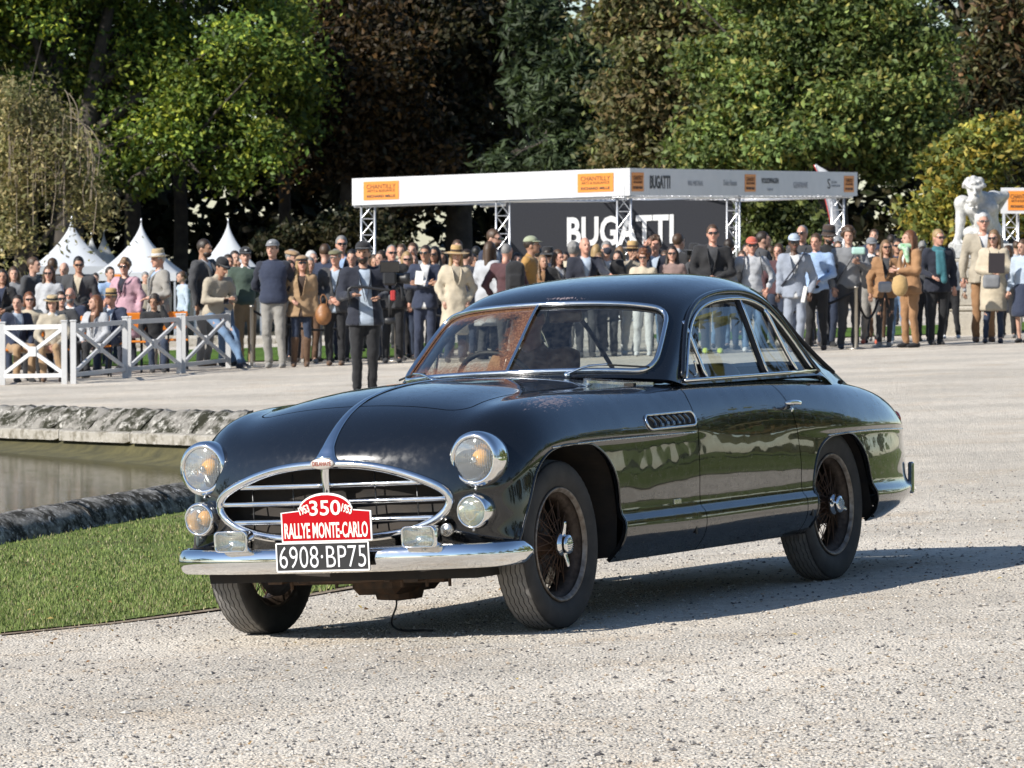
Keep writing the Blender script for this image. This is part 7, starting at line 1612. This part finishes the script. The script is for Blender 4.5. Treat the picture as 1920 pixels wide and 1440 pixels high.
more = [
 (24, 500, 75.0, 'short haired woman in grey coat behind the man in charcoal sweater', 'sweater', 'grey', 'black', 'bob', 'brown', 0, 1),
 (120, 492, 76.0, 'balding head showing between the grey cardigan and the wool jacket', 'shirt', 'navy', 'black', 'bald', 'grey', 0, 0),
 (208, 500, 76.4, 'dark haired figure in blue behind the curly haired woman', 'shirt', 'blue', 'navy', 'short', 'dark', 30, 0),
 (545, 488, 74.0, 'dark haired woman in black behind the blond woman in beige', 'sweater', 'black', 'black', 'long', 'dark', 0, 1),
 (582, 482, 73.0, 'grey coated figure between the beige jacket and the flat cap', 'sweater', 'stone', 'brown', 'short', 'grey', 20, 0),
 (660, 468, 73.4, 'dark jacketed man filling the gap left of the cameraman', 'shirt', 'black', 'charcoal', 'short', 'black', 10, 0),
 (706, 478, 74.6, 'woman in dark coat right behind the camera rig', 'sweater', 'dkbrown', 'black', 'long', 'brown', -10, 1),
 (772, 474, 74.6, 'auburn haired woman in black behind the navy suit', 'sweater', 'black', 'black', 'long', 'auburn', 10, 1),
 (830, 470, 74.8, 'woman in dark red top left of the wide straw hat', 'sweater', 'maroon', 'black', 'bob', 'dark', -20, 1),
 (886, 476, 74.6, 'short dark haired woman in navy right of the cream coat', 'sweater', 'dknavy', 'charcoal', 'bob', 'black', 20, 1),
 (934, 470, 75.8, 'fair haired man in grey behind the backpack wearer', 'sweater', 'grey', 'black', 'short', 'light', 0, 0),
 (972, 474, 74.4, 'bespectacled man in charcoal left of the mustard jacket', 'sweater', 'charcoal', 'stone', 'short', 'dark', -10, 0),
 (1018, 478, 73.0, 'brown haired girl in camel coat beside the mustard jacket', 'sweater', 'camel', 'dkjeans', 'long', 'light', 15, 1),
 (1062, 472, 75.6, 'man in black coat behind the pointing man', 'sweater', 'black', 'stone', 'short', 'black', 0, 0),
 (1122, 474, 74.8, 'woman in beige between the pointing man and the masked man', 'sweater', 'sand', 'black', 'bob', 'light', 0, 1),
 (1160, 470, 73.6, 'dark haired woman in navy right of the face mask', 'sweater', 'navy', 'black', 'long', 'dark', 0, 1),
 (1246, 470, 75.0, 'woman in pale jumper behind the lace top', 'sweater', 'sand', 'jeans', 'bob', 'brown', -15, 1),
 (1315, 468, 75.6, 'short man in dark blue left of the tall man in black', 'sweater', 'navy', 'black', 'short', 'grey', 0, 0),
 (1352, 466, 74.4, 'woman with dark hair right behind the tall man in black', 'sweater', 'charcoal', 'jeans', 'long', 'black', 0, 1),
 (1388, 470, 75.0, 'man in brown jumper left of the grey hoodie', 'sweater', 'brown', 'dkjeans', 'short', 'brown', 10, 0),
 (1438, 470, 75.4, 'woman in black right of the grey hoodie', 'sweater', 'black', 'black', 'bob', 'dark', -10, 1),
 (1512, 462, 75.2, 'figure in dark blue between the pale suit and the blue shirt', 'sweater', 'dknavy', 'black', 'short', 'brown', 0, 0),
 (1566, 466, 74.2, 'dark clothed woman left of the grey overshirt', 'sweater', 'black', 'charcoal', 'long', 'dark', 0, 1),
 (1616, 462, 74.8, 'man in stone coat right of the grey overshirt', 'sweater', 'stone', 'charcoal', 'short', 'light', 0, 0),
 (1646, 470, 75.8, 'woman in white blouse behind the camel leather jacket', 'sweater', 'white', 'brown', 'long', 'brown', 0, 1),
 (1732, 462, 74.6, 'dark jacketed man between the camel suit and the teal scarf', 'sweater', 'charcoal', 'black', 'short', 'dark', 160, 0),
 (1783, 470, 76.0, 'short woman in grey right of the teal scarf', 'sweater', 'ltgrey', 'black', 'bob', 'grey', 0, 1),
 (1890, 470, 75.0, 'young woman in navy right of the catalogue reader', 'sweater', 'navy', 'black', 'long', 'brown', -20, 1)]
for px, cr, Y, lab, k, c, b, hs, hcol, fa, fem in more: spectator(px, cr, Y, lab, face=fa, skin=['fair', 'pink', 'tan', 'olive'][px % 4], hair=(hs, hcol), top=(k, c), bottom=(T_, b), lo=True, female=bool(fem), shoes=['black', 'dkbrown', 'stone', 'white'][px % 4], glasses='sun' if px % 7 == 0 else None, group='spectators in the second row')
# ---- things they carry
def at_person(px, Y, dz, dy=-.3, dx=0.0): X = wx(px, Y)+dx; return np.array([X, Y+dy, gz(X, Y)+dz])
def blob(name, prims, m, label, cat, h=.014, k=.02, extra=None):
    V, F = sdf_mesh(prims, h=h, k=k); c = np.array([V[:, 0].mean(), V[:, 1].mean(), V[:, 2].min()]); o = obj(name, V-c, F, m, loc=c); tag(o, label, cat); return o, c
M_lea = mat('tan_leather', (.30, .13, .045), .5, var=(10, .35), bump=(25, .4, .01))
c = at_person(607, 70.4, .76, -.15); o, b = blob('leather_bag', [('e', c, (.12, .08, .15)), ('e', c+[0, -.06, -.03], (.08, .05, .08)), ('e', c+[0, 0, .12], (.07, .05, .05))], M_lea, 'soft tan leather rucksack hanging from the flat cap man\'s hands', 'bag')
V, F = tube_mesh(catmull([(-.03, 0, .30), (-.04, 0, .40), (.0, 0, .45), (.05, 0, .38), (.04, 0, .28)], 4), .008, 6); obj('strap', V, F, M_lea, o)
c = at_person(1686, 70.3, .92, -.12); blob('straw_bag', [('e', c, (.12, .08, .16)), ('c', c+[-.07, 0, .1], c+[.07, 0, .1], .03, .03)], cloth('straw'), 'round straw basket bag on the arm of the woman in the camel suit', 'bag')
c = at_person(1856, 71.4, .92, -.22); blob('grey_handbag', [('b', c, (.13, .05, .10), .05), ('c', c+[-.1, 0, .09], c+[.1, 0, .09], .02, .02)], cloth('grey'), 'small grey handbag in front of the woman in the cream coat', 'bag')
c = at_person(1657, 71.4, .90, -.2); blob('silver_handbag', [('b', c, (.10, .05, .08), .04)], cloth('ltgrey'), 'small silver handbag of the woman in the camel leather jacket', 'bag')
c = at_person(962, 70.4, 1.22, -.20, .03); o, b = blob('backpack', [('b', c, (.14, .09, .22), .07), ('b', c+[0, -.07, -.05], (.10, .05, .10), .04), ('e', c+[0, 0, .18], (.11, .08, .07))], cloth('black'), 'black backpack on the bald man in the maroon sweater', 'backpack')
c = at_person(1865, 71.4, 1.20, -.26); o = MB().box((0, 0, 0), (.24, .02, .30), rotx(.15), bev=.004).build('catalogue', mat('dark_cover', (.03, .025, .03), .4), loc=tuple(c)); tag(o, 'dark printed catalogue hugged by the woman in the cream coat', 'catalogue')
MB().box((0, -.012, .04), (.18, .004, .06), rotx(.15)).build('cover_picture', cloth('red'), o)
c = at_person(787, 70.4, 1.26, -.27); o = MB().box((0, 0, 0), (.12, .012, .20), roty(.1), bev=.003).build('papers', mat('paper', (.75, .74, .70), .8), loc=tuple(c)); tag(o, 'folded white papers held by the man in the navy suit', 'papers')
c = at_person(1507, 70.0, .84, -.12); o = MB().box((0, 0, 0), (.05, .14, .24), roty(.2), bev=.006).build('programme', MATS['paper'], loc=tuple(c)); tag(o, 'white programme hanging from the hand of the man in the pale suit', 'programme')
c = at_person(427, 71.5, 1.0, -.42); o = MB().box((0, 0, 0), (.075, .15, .012), rotx(.5), bev=.004).build('phone', M_lensdk, loc=tuple(c)); tag(o, 'dark phone in the hands of the leaning young man', 'phone')
c = at_person(1606, 70.8, 1.45, -.38); blob('face_mask', [('b', c, (.10, .03, .055), .025)], mat('mask_green', (.36, .55, .48), .7), 'pale green paper mask held up by the curly haired man', 'mask')
c = at_person(1139, 70.9, 1.565, -.135); blob('face_mask', [('e', c, (.065, .05, .055))], cloth('dknavy'), 'black face mask worn by the grey haired man', 'mask', h=.011)
# shoulder straps and sash
def strap(px, Y, p, label, m, w=.03, face=0):
    X = wx(px, Y); z = gz(X, Y); Q = np.array(p) @ rotz(math.radians(face)).T + [X, Y, z]; V, F = tube_mesh(catmull(Q, 6), w, 6, flat=.3, up=(0, 1, 0)); tag(obj('shoulder_strap', V, F, m), label, 'strap')
strap(1490, 70.2, [(.16, -.02, 1.50), (.10, -.15, 1.40), (-.02, -.175, 1.22), (-.12, -.155, 1.08), (-.19, -.04, .98)], 'dark sash across the chest of the man in the pale suit', cloth('dknavy'), .04)
strap(1592, 70.9, [(.15, -.02, 1.54), (.09, -.14, 1.44), (-.02, -.165, 1.26), (-.13, -.15, 1.10), (-.19, -.03, .98)], 'black cross strap over the grey overshirt', cloth('black'), .024)
strap(237, 72.4, [(.12, -.04, 1.50), (.08, -.15, 1.38), (-.04, -.17, 1.2), (-.14, -.14, 1.02)], 'thin dark red bag strap across the navy dress', cloth('maroon'), .012, -25)
for dx in (-.11, .11): strap(1410, 71.0, [(dx, .06, 1.47), (dx*1.05, -.10, 1.42), (dx*1.2, -.15, 1.28), (dx*1.5, -.12, 1.10)], ('left' if dx < 0 else 'right')+' black rucksack strap over the grey hoodie', cloth('black'), .022)
V, F = sdf_mesh([('c', (-.06, -.05, 1.47), (.06, -.05, 1.47), .05, .05), ('c', (0, -.12, 1.42), (.03, -.15, 1.25), .05, .03)], h=.018, k=.03); X = wx(1702, 70.5); o = obj('neck_scarf', V, F, cloth('sage'), loc=(X-.04, 70.5, gz(X, 70.5)+.02)); tag(o, 'green and white silk scarf tied at the neck of the camel suit', 'scarf'); o.active_material = mat('silk_scarf', (.10, .32, .12), .5, var=(14, 1, (.70, .72, .66)))
# camera rig of the cameraman
rg = empty('camera_rig', (wx(684, 54.7)+.30, 54.2, gz(-1.67, 54.7)+1.27)); tag(rg, 'black video camera on a two handed stabiliser held by the man in the blazer', 'camera')
M_cam = mat('camera_black', (.018, .018, .02), .45)
MB().box((0, 0, .06), (.13, .22, .13), bev=.02).build('camera_body', M_cam, rg); mb = MB(); mb.lathe([(0, 0), (.045, 0), (.045, .07), (.055, .08), (.055, .13), (0, .13)], 20, 'x', c=(.06, -.03, .06)); mb.build('lens', M_cam, rg, smooth_=True)
MB().box((0, -.10, .17), (.18, .02, .11), rotx(.2), bev=.006).build('monitor', M_lensdk, rg); MB().box((-.05, .05, .17), (.05, .14, .04), bev=.01).build('microphone', M_cam, rg)
mb = MB(); mb.tube(catmull([(-.38, -.06, -.15), (-.36, -.06, -.02), (0, -.04, -.05), (.10, -.06, -.02), (.12, -.06, -.15)], 4), .014, 8); mb.tube([(0, 0, 0), (0, 0, -.32)], .018, 8); mb.box((0, 0, -.34), (.10, .08, .06), bev=.01); mb.build('handle_bar', M_cam, rg, smooth_=True)
MB().box((.03, -.03, -.10), (.05, .06, .10), bev=.01).build('battery', cloth('red'), rg)
rg.scale = (1.2, 1.2, 1.2)
# ---- driver of the coupe, seated on the right hand side
dr = person('driver with sunglasses and beige jacket at the wheel of the black coupe', 0, 0, 1.72, face=0, skin='pink', hair=('short', 'brown'), glasses='sun', top=('shirt', 'camel'), bottom=(T_, 'khaki'), pose='sit', arms=('rig', 'phone'), group='driver in the car', z=0.0)
dr.scale = (.98, .98, .98)
dr.matrix_world = _m @ Matrix.Translation((-2.12, -.36, .14)) @ Matrix.Rotation(math.pi/2, 4, 'Z') @ Matrix.Scale(.98, 4)
# ================================================================== TREES
def leaf_material(name, rough=.55, trans=.25):
    m = bpy.data.materials.new(name); m.use_nodes = True; n, l, b = nodes_of(m)
    at = node(n, 'ShaderNodeAttribute', attribute_name='col'); l.new(at.outputs['Color'], b.inputs['Base Color'])
    b.inputs['Roughness'].default_value = rough; b.inputs['Specular IOR Level'].default_value = .25
    tl = node(n, 'ShaderNodeBsdfTranslucent'); sc = node(n, 'ShaderNodeMix', data_type='RGBA', blend_type='MULTIPLY'); sc.inputs['Factor'].default_value = 1.0
    l.new(at.outputs['Color'], sc.inputs['A']); sc.inputs['B'].default_value = (1.3, 1.4, .6, 1); l.new(sc.outputs['Result'], tl.inputs[0])
    mx = node(n, 'ShaderNodeMixShader'); mx.inputs[0].default_value = trans; l.new(b.outputs[0], mx.inputs[1]); l.new(tl.outputs[0], mx.inputs[2])
    l.new(mx.outputs[0], n['Material Output'].inputs['Surface']); return m
M_leaf = leaf_material('foliage')
M_bark = mat('bark', (.075, .062, .05), .95, var=(3, .5, (.035, .03, .025)), bump=(8, .8, .05))
def leaf_cloud(blobs, n, size, pal, rng, clump=.55, shell=.55, up=.5, aspect=1.6, droop=0.0, per=34):
    """leaves grown in clumps through the blobs (x,y,z,rx,ry,rz); returns vertices, quads, colours"""
    B = np.array(blobs, float); vol = (B[:, 3]*B[:, 4]*B[:, 5])**(2/3.); w = vol/vol.sum()
    nc = max(1, n//per); bi = rng.choice(len(B), nc, p=w)
    d = rng.normal(size=(nc, 3)); d /= np.linalg.norm(d, axis=1)[:, None]
    r = shell + (1-shell)*rng.random(nc)**.7
    r *= 1 + .16*np.sin(d[:, 0]*5+bi)*np.cos(d[:, 2]*6+bi*2)
    C = B[bi, :3] + d*B[bi, 3:]*r[:, None]
    cs = clump*rng.uniform(.55, 1.35, nc); ct = rng.normal(0, .22, nc) + rng.normal(0, .24, len(B))[bi]; cp = rng.integers(0, len(pal), nc)
    k = np.repeat(np.arange(nc), per); N = len(k)
    q = rng.normal(size=(N, 3))*np.array([1, 1, .62]); q *= cs[k][:, None]*.5; q[:, 2] -= droop*np.abs(rng.normal(size=N))*cs[k]
    P = C[k] + q
    nv = rng.normal(size=(N, 3))*.75 + d[k]*.55 + np.array([0, -.1, up]); nv /= np.linalg.norm(nv, axis=1)[:, None]
    t = np.cross(nv, rng.normal(size=(N, 3))); t /= np.linalg.norm(t, axis=1)[:, None]; b = np.cross(nv, t)
    s = size*rng.uniform(.6, 1.3, N)[:, None]
    V = np.stack([P-t*s*.5*aspect, P+b*s*.42-nv*s*.08, P+t*s*.5*aspect, P-b*s*.42-nv*s*.08], 1).reshape(-1, 3)
    F = np.arange(4*N).reshape(-1, 4)
    own = rng.random(N) < .25; pi = np.where(own, rng.integers(0, len(pal), N), cp[k])
    col = np.array(pal)[pi]*np.exp(ct[k]+rng.normal(0, .14, N))[:, None]
    return V, F, np.repeat(col, 4, 0)
def px_blobs(L, Y, depth=.8):
    """blobs given as seen at distance Y -> metres"""
    out = []
    for b in L:
        px, py, rx, ry = b[:4]; dy = b[4] if len(b) > 4 else 0
        out.append((wx(px, Y), Y+dy, wz(py, Y), rx/FPX*Y, max(rx, ry)/FPX*Y*depth, ry/FPX*Y))
    return out
def boughs(blobs, rng):
    """split each mass of the crown into leafy boughs with gaps between them, plus a thin core"""
    out = []
    for x, y, z, rx, ry, rz in blobs:
        m = int(rng.integers(9, 14))
        for _ in range(m):
            d = rng.normal(size=3); d[1] -= .35; d /= np.linalg.norm(d); f = rng.uniform(.62, .98); s = rng.uniform(.22, .44)
            out.append((x+d[0]*rx*f, y+d[1]*ry*f, z+d[2]*rz*f, rx*s*1.15, ry*s, min(rx, rz)*s*.62))
        out.append((x, y+ry*.3, z, rx*.6, ry*.5, rz*.6))
    return out
def tree(name, label, base, r0, blobs, n, size, pal, seed, group='trees of the park behind the spectators', limbs=True, **kw):
    rng = np.random.default_rng(seed); x, y = base; z = gz(x, y)-.2
    t = empty(name, (0, 0, 0)); tag(t, label, 'tree', group)
    B = np.array(blobs); top = B[:, 2].mean() + .3*(B[:, 2].max()-B[:, 2].min()); low = (B[:, 2]-B[:, 5]).min()
    mb = MB(); cen = B[:, :2].mean(0); P = catmull([(x, y, z), (x*.9+cen[0]*.1, y, z+(top-z)*.35), (x*.7+cen[0]*.3, y*.8+cen[1]*.2, z+(top-z)*.7), (x*.5+cen[0]*.5, y*.6+cen[1]*.4, top)], 4)
    mb.tube(P, np.interp(np.linspace(0, 1, len(P)), [0, .08, .5, 1], [r0*1.5, r0, r0*.75, r0*.3]), 10)
    if limbs:
        for b in B:
            s = P[rng.integers(4, len(P)-1)]; m = (s+b[:3])/2 + [0, 0, .25*np.linalg.norm(b[:3]-s)*.4]; Q = catmull([s, m, b[:3]], 4)
            mb.tube(Q, np.linspace(r0*.42, r0*.08, len(Q)), 6)
            for _ in range(3):
                e = b[:3] + rng.normal(size=3)*b[3:]*.6; mb.tube([Q[5], (Q[5]+e)/2+[0, 0, .1], e], [r0*.14, r0*.09, r0*.03], 4, caps=False)
    mb.build('trunk', M_bark, t, smooth_=True)
    V, F, C = leaf_cloud(boughs(blobs, rng), n, size, pal, rng, **kw); obj('crown', V, F, M_leaf, t, smooth_=False, attrs={'col': C})
    return t
PAL_PLANE = [(.10, .15, .028), (.075, .12, .025), (.15, .19, .03), (.055, .09, .02), (.22, .24, .035)]
PAL_GREEN = [(.115, .155, .045), (.09, .13, .04), (.14, .175, .05), (.07, .10, .032), (.20, .19, .05)]
PAL_BROWN = [(.10, .065, .025), (.075, .05, .02), (.13, .075, .022), (.06, .05, .02), (.05, .055, .02)]
PAL_DARK = [(.030, .034, .014), (.022, .028, .012), (.045, .038, .016), (.035, .03, .014)]
PAL_YEW = [(.035, .052, .024), (.045, .064, .028), (.055, .075, .032), (.026, .038, .018)]
PAL_OLIVE = [(.15, .125, .055), (.115, .11, .048), (.17, .125, .055), (.09, .09, .04), (.12, .135, .05)]
PAL_PALE = [(.27, .235, .12), (.21, .195, .09), (.31, .25, .12), (.17, .17, .075)]
PAL_YEL = [(.28, .24, .05), (.18, .19, .045), (.12, .15, .04), (.32, .24, .045), (.10, .12, .03)]
Y = 172
tree('plane_tree', 'huge plane tree with sunlit yellow green leaf sprays hanging over the peaked tents', (wx(112, Y), Y), .62,
     px_blobs([(50, 50, 140, 110), (230, 90, 150, 120, 2), (415, 130, 150, 130), (330, 245, 130, 95), (465, 265, 80, 85, -1), (520, 70, 95, 120, 2), (150, 215, 130, 90, 1), (30, -70, 220, 110), (300, -70, 260, 110, 2), (545, 180, 50, 90, 3), (240, 320, 80, 45)], Y), 62000, .155, PAL_PLANE, 101, clump=1.0, shell=.5)
Y = 122
wt_ = tree('weeping_tree', 'pale thinning weeping tree with bare twigs at the left edge', (wx(30, Y), Y), .2,
     px_blobs([(35, 190, 75, 90), (105, 260, 75, 80), (25, 320, 60, 60), (140, 330, 50, 35), (20, 400, 50, 40), (185, 365, 35, 25)], Y), 13000, .075, PAL_PALE, 102, clump=.6, shell=.2, droop=.9, aspect=2.2)
mb = MB(); rng = np.random.default_rng(4)
for k in range(40):
    x0, z0 = wx(rng.uniform(0, 180), Y), wz(rng.uniform(200, 360), Y); L = rng.uniform(.4, 1.3); dx = rng.normal(0, .5)
    mb.tube(catmull([(x0-dx*.4, Y-.6, z0+.5), (x0, Y-.7, z0+.35), (x0+dx*.4, Y-.8, z0-.1), (x0+dx*.3, Y-.8, z0-L)], 3), .011, 4, caps=False)
mb.build('twigs', mat('pale_bark', (.22, .18, .13), .9), wt_, smooth_=True)['kind'] = 'stuff'
Y = 178
tree('copper_beech', 'rusty brown leafed tree in the shade left of the white stand', (wx(650, Y), Y), .5, px_blobs([(680, 150, 95, 120), (640, 40, 110, 90, 2), (720, 250, 95, 85), (610, 240, 70, 120, 3), (760, 330, 80, 50)], Y), 24000, .18, [(.048, .030, .013), (.033, .024, .011), (.068, .038, .013), (.024, .021, .010)], 103, clump=1.1)
Y = 184
tree('dark_oak', 'dark brownish oak towering behind the left half of the white stand', (wx(860, Y), Y), .6, px_blobs([(850, 110, 130, 140), (930, 40, 110, 110, 2), (800, 300, 110, 80), (900, 260, 120, 90), (980, 160, 80, 90, 3), (780, -10, 120, 90)], Y), 30000, .2, [(.034, .028, .013), (.025, .024, .011), (.02, .022, .010), (.05, .035, .014)], 104, clump=1.1)
Y = 160
tree('yew_tree', 'pointed dark green yew rising in tiers behind the stand roof', (wx(1075, Y), Y), .4, px_blobs([(1080, 285, 100, 45), (1082, 235, 82, 45), (1084, 185, 64, 45), (1085, 135, 46, 42), (1085, 90, 28, 38), (1084, 52, 12, 30), (965, 300, 40, 30), (1150, 290, 40, 35)], Y), 26000, .15, PAL_YEW, 105, clump=.7, droop=.35, up=.8, aspect=2.6)
tree('tall_spruce', 'tall dark spruce standing behind the pointed yew', (wx(1010, 176), 176), .35, px_blobs([(1010, 40, 42, 80), (1000, 140, 50, 70), (1150, 50, 34, 70), (1155, 140, 45, 70), (1140, 220, 40, 40)], 176), 9000, .17, PAL_YEW, 115, clump=.7, droop=.5, aspect=2.6)
Y = 150
tree('turning_hornbeam', 'olive brown tree turning autumn colour between the yew and the big maple', (wx(1240, Y), Y), .45, px_blobs([(1240, 70, 100, 95), (1225, 190, 90, 95), (1255, 280, 110, 60), (1300, 10, 90, 70), (1190, 300, 55, 40), (1310, 160, 60, 100, 1), (1200, -30, 70, 60)], Y), 36000, .155, PAL_OLIVE, 106, clump=.85)
Y = 140
tree('maple_tree', 'large full green maple glowing in the sun above the right of the stand', (wx(1560, Y), Y), .6,
     px_blobs([(1420, 110, 120, 120), (1555, 90, 145, 110, 1), (1680, 140, 110, 100), (1440, 250, 130, 65, -1), (1590, 240, 140, 75, -1), (1720, 220, 80, 75), (1490, 0, 190, 75, 2), (1630, 10, 90, 55), (1370, 200, 70, 100), (1650, 290, 70, 40), (1345, 290, 60, 40)], Y), 84000, .138, PAL_GREEN, 107, clump=.75, shell=.55)
Y = 148
tree('bald_cypress', 'drooping rust and olive cypress at the right edge above the statue', (wx(1890, Y), Y), .35, px_blobs([(1870, 110, 80, 80), (1905, 200, 80, 70), (1860, 190, 50, 50), (1900, 20, 60, 60), (1880, 275, 70, 45), (1830, 230, 40, 40)], Y), 15000, .16, [(.10, .075, .035), (.075, .07, .03), (.12, .07, .035), (.06, .06, .028)], 108, clump=.8, droop=.5, aspect=2.4)
Y = 112
tree('yellowing_lime', 'small yellowing tree with bright leaves right behind the white statue', (wx(1850, Y), Y), .16, px_blobs([(1800, 330, 85, 55), (1755, 395, 60, 35), (1735, 425, 40, 25), (1870, 265, 60, 45), (1900, 400, 50, 45), (1840, 390, 70, 40), (1780, 270, 30, 25)], Y), 9000, .12, PAL_YEL, 109, clump=.5, shell=.35)
tree('dark_shrub', 'dark leafy shrub under the right hand stand roof', (wx(1450, 131), 131), .1, px_blobs([(1440, 400, 45, 60), (1500, 430, 45, 50), (1420, 460, 40, 40)], 131), 5000, .13, [(.07, .09, .025), (.045, .06, .02), (.10, .11, .03)], 112, clump=.5)
tree('round_shrub', 'leafy green shrub in the shade behind the row of tents', (wx(560, 172), 172), .1, px_blobs([(640, 440, 60, 50), (560, 460, 70, 40), (700, 430, 50, 50)], 172), 5000, .16, PAL_DARK, 113, clump=.6)
# bare trunks standing in the gloom behind the tents
for k, (px, Y, r) in enumerate(((112, 181, .42), (55, 180, .24), (245, 182, .30), (335, 184, .26), (530, 186, .24))):
    mb = MB(); x = wx(px, Y); mb.tube(catmull([(x, Y, gz(x, Y)-.2), (x+.1, Y, 3), (x-.05, Y, 7), (x+.2, Y, 13)], 4), np.linspace(r*1.25, r*.7, 13), 10); mb.tube([(x, Y, 5.5), (x+1.2*(-1)**k, Y+.5, 8.5)], [r*.4, r*.2], 6)
    o = mb.build('tree_trunk', M_bark, smooth_=True); tag(o, ['thick shaded trunk behind the leftmost peaked tent', 'slim trunk near the left edge beyond the seated spectators', 'shaded trunk between the two left peaked tents', 'slender dark trunk behind the middle peaked tent', 'dark trunk right of the third peaked tent'][k], 'trunk', 'trunks behind the tents')
# the wood behind reads as one dark mass
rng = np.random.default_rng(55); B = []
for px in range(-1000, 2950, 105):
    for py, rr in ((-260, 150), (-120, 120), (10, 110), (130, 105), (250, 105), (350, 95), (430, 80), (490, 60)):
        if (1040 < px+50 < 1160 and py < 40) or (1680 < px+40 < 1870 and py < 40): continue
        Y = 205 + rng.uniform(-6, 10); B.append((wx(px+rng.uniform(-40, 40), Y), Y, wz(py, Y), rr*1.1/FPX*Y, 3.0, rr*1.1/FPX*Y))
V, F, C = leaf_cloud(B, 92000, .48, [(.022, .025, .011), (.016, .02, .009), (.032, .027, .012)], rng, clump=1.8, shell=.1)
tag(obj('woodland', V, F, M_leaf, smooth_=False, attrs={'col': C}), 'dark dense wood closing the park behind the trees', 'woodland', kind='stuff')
# trees outside the picture: left ones added to shade the wood, the others fill the car's reflections
def off_tree(x, y, h, r, n, seed, pal):
    rng = np.random.default_rng(seed); z = gz(x, y)
    return [(x+rng.normal(0, r*.35), y+rng.normal(0, r*.35), z+h*f, r*s, r*s, h*.16) for f, s in ((.32, .9), (.48, 1.0), (.62, .9), (.76, .75), (.9, .45), (.4, 1.0), (.55, .95))]
B = []
for x, y, h, r in ((-36, 170, 30, 8), (-29, 178, 31, 8), (-48, 166, 31, 9), (-24, 190, 30, 8), (-40, 186, 32, 9), (-58, 172, 31, 9), (-33, 200, 30, 8)): B += off_tree(x, y, h, r, 0, abs(int(x*7+y)), None)
V, F, C = leaf_cloud(B, 26000, .62, PAL_DARK, rng, clump=2.6, shell=.2)
tag(obj('shade_trees_left', V, F, M_leaf, smooth_=False, attrs={'col': C}), 'tall unseen trees added beyond the left edge to shade the wood', 'trees', kind='stuff')
B = []
for x, y, h, r in ((30, 40, 13, 6), (38, 52, 15, 7), (47, 62, 14, 7), (58, 74, 16, 8), (44, 38, 14, 7), (60, 50, 17, 8), (70, 92, 17, 8), (34, 28, 12, 6), (50, 20, 15, 8), (48, 2, 15, 8), (40, -16, 14, 7), (25, -38, 15, 8), (13, 25, 1.6, 1.5), (13.5, 28, 1.7, 1.6), (14, 31, 1.6, 1.6), (14, 34, 1.7, 1.6), (14.5, 37, 1.6, 1.5), (15, 40, 1.7, 1.6), (13, 22, 1.6, 1.5), (8, -48, 15, 8), (-12, -52, 14, 8), (-34, -46, 12, 7), (-50, -26, 12, 7), (-58, -2, 12, 7), (-62, 30, 13, 8), (-60, 60, 14, 8)): B += off_tree(x, y, h, r, 0, abs(int(x*7+y+999)), None)  # the low entries form a hedge added to darken the flank's reflection
V, F, C = leaf_cloud(B, 26000, .75, PAL_GREEN+PAL_OLIVE, rng, clump=2.2, shell=.4)
tag(obj('park_trees_and_hedge', V, F, M_leaf, smooth_=False, attrs={'col': C}), 'ring of park trees and an added hedge out of view, mirrored in the car', 'trees', kind='stuff')
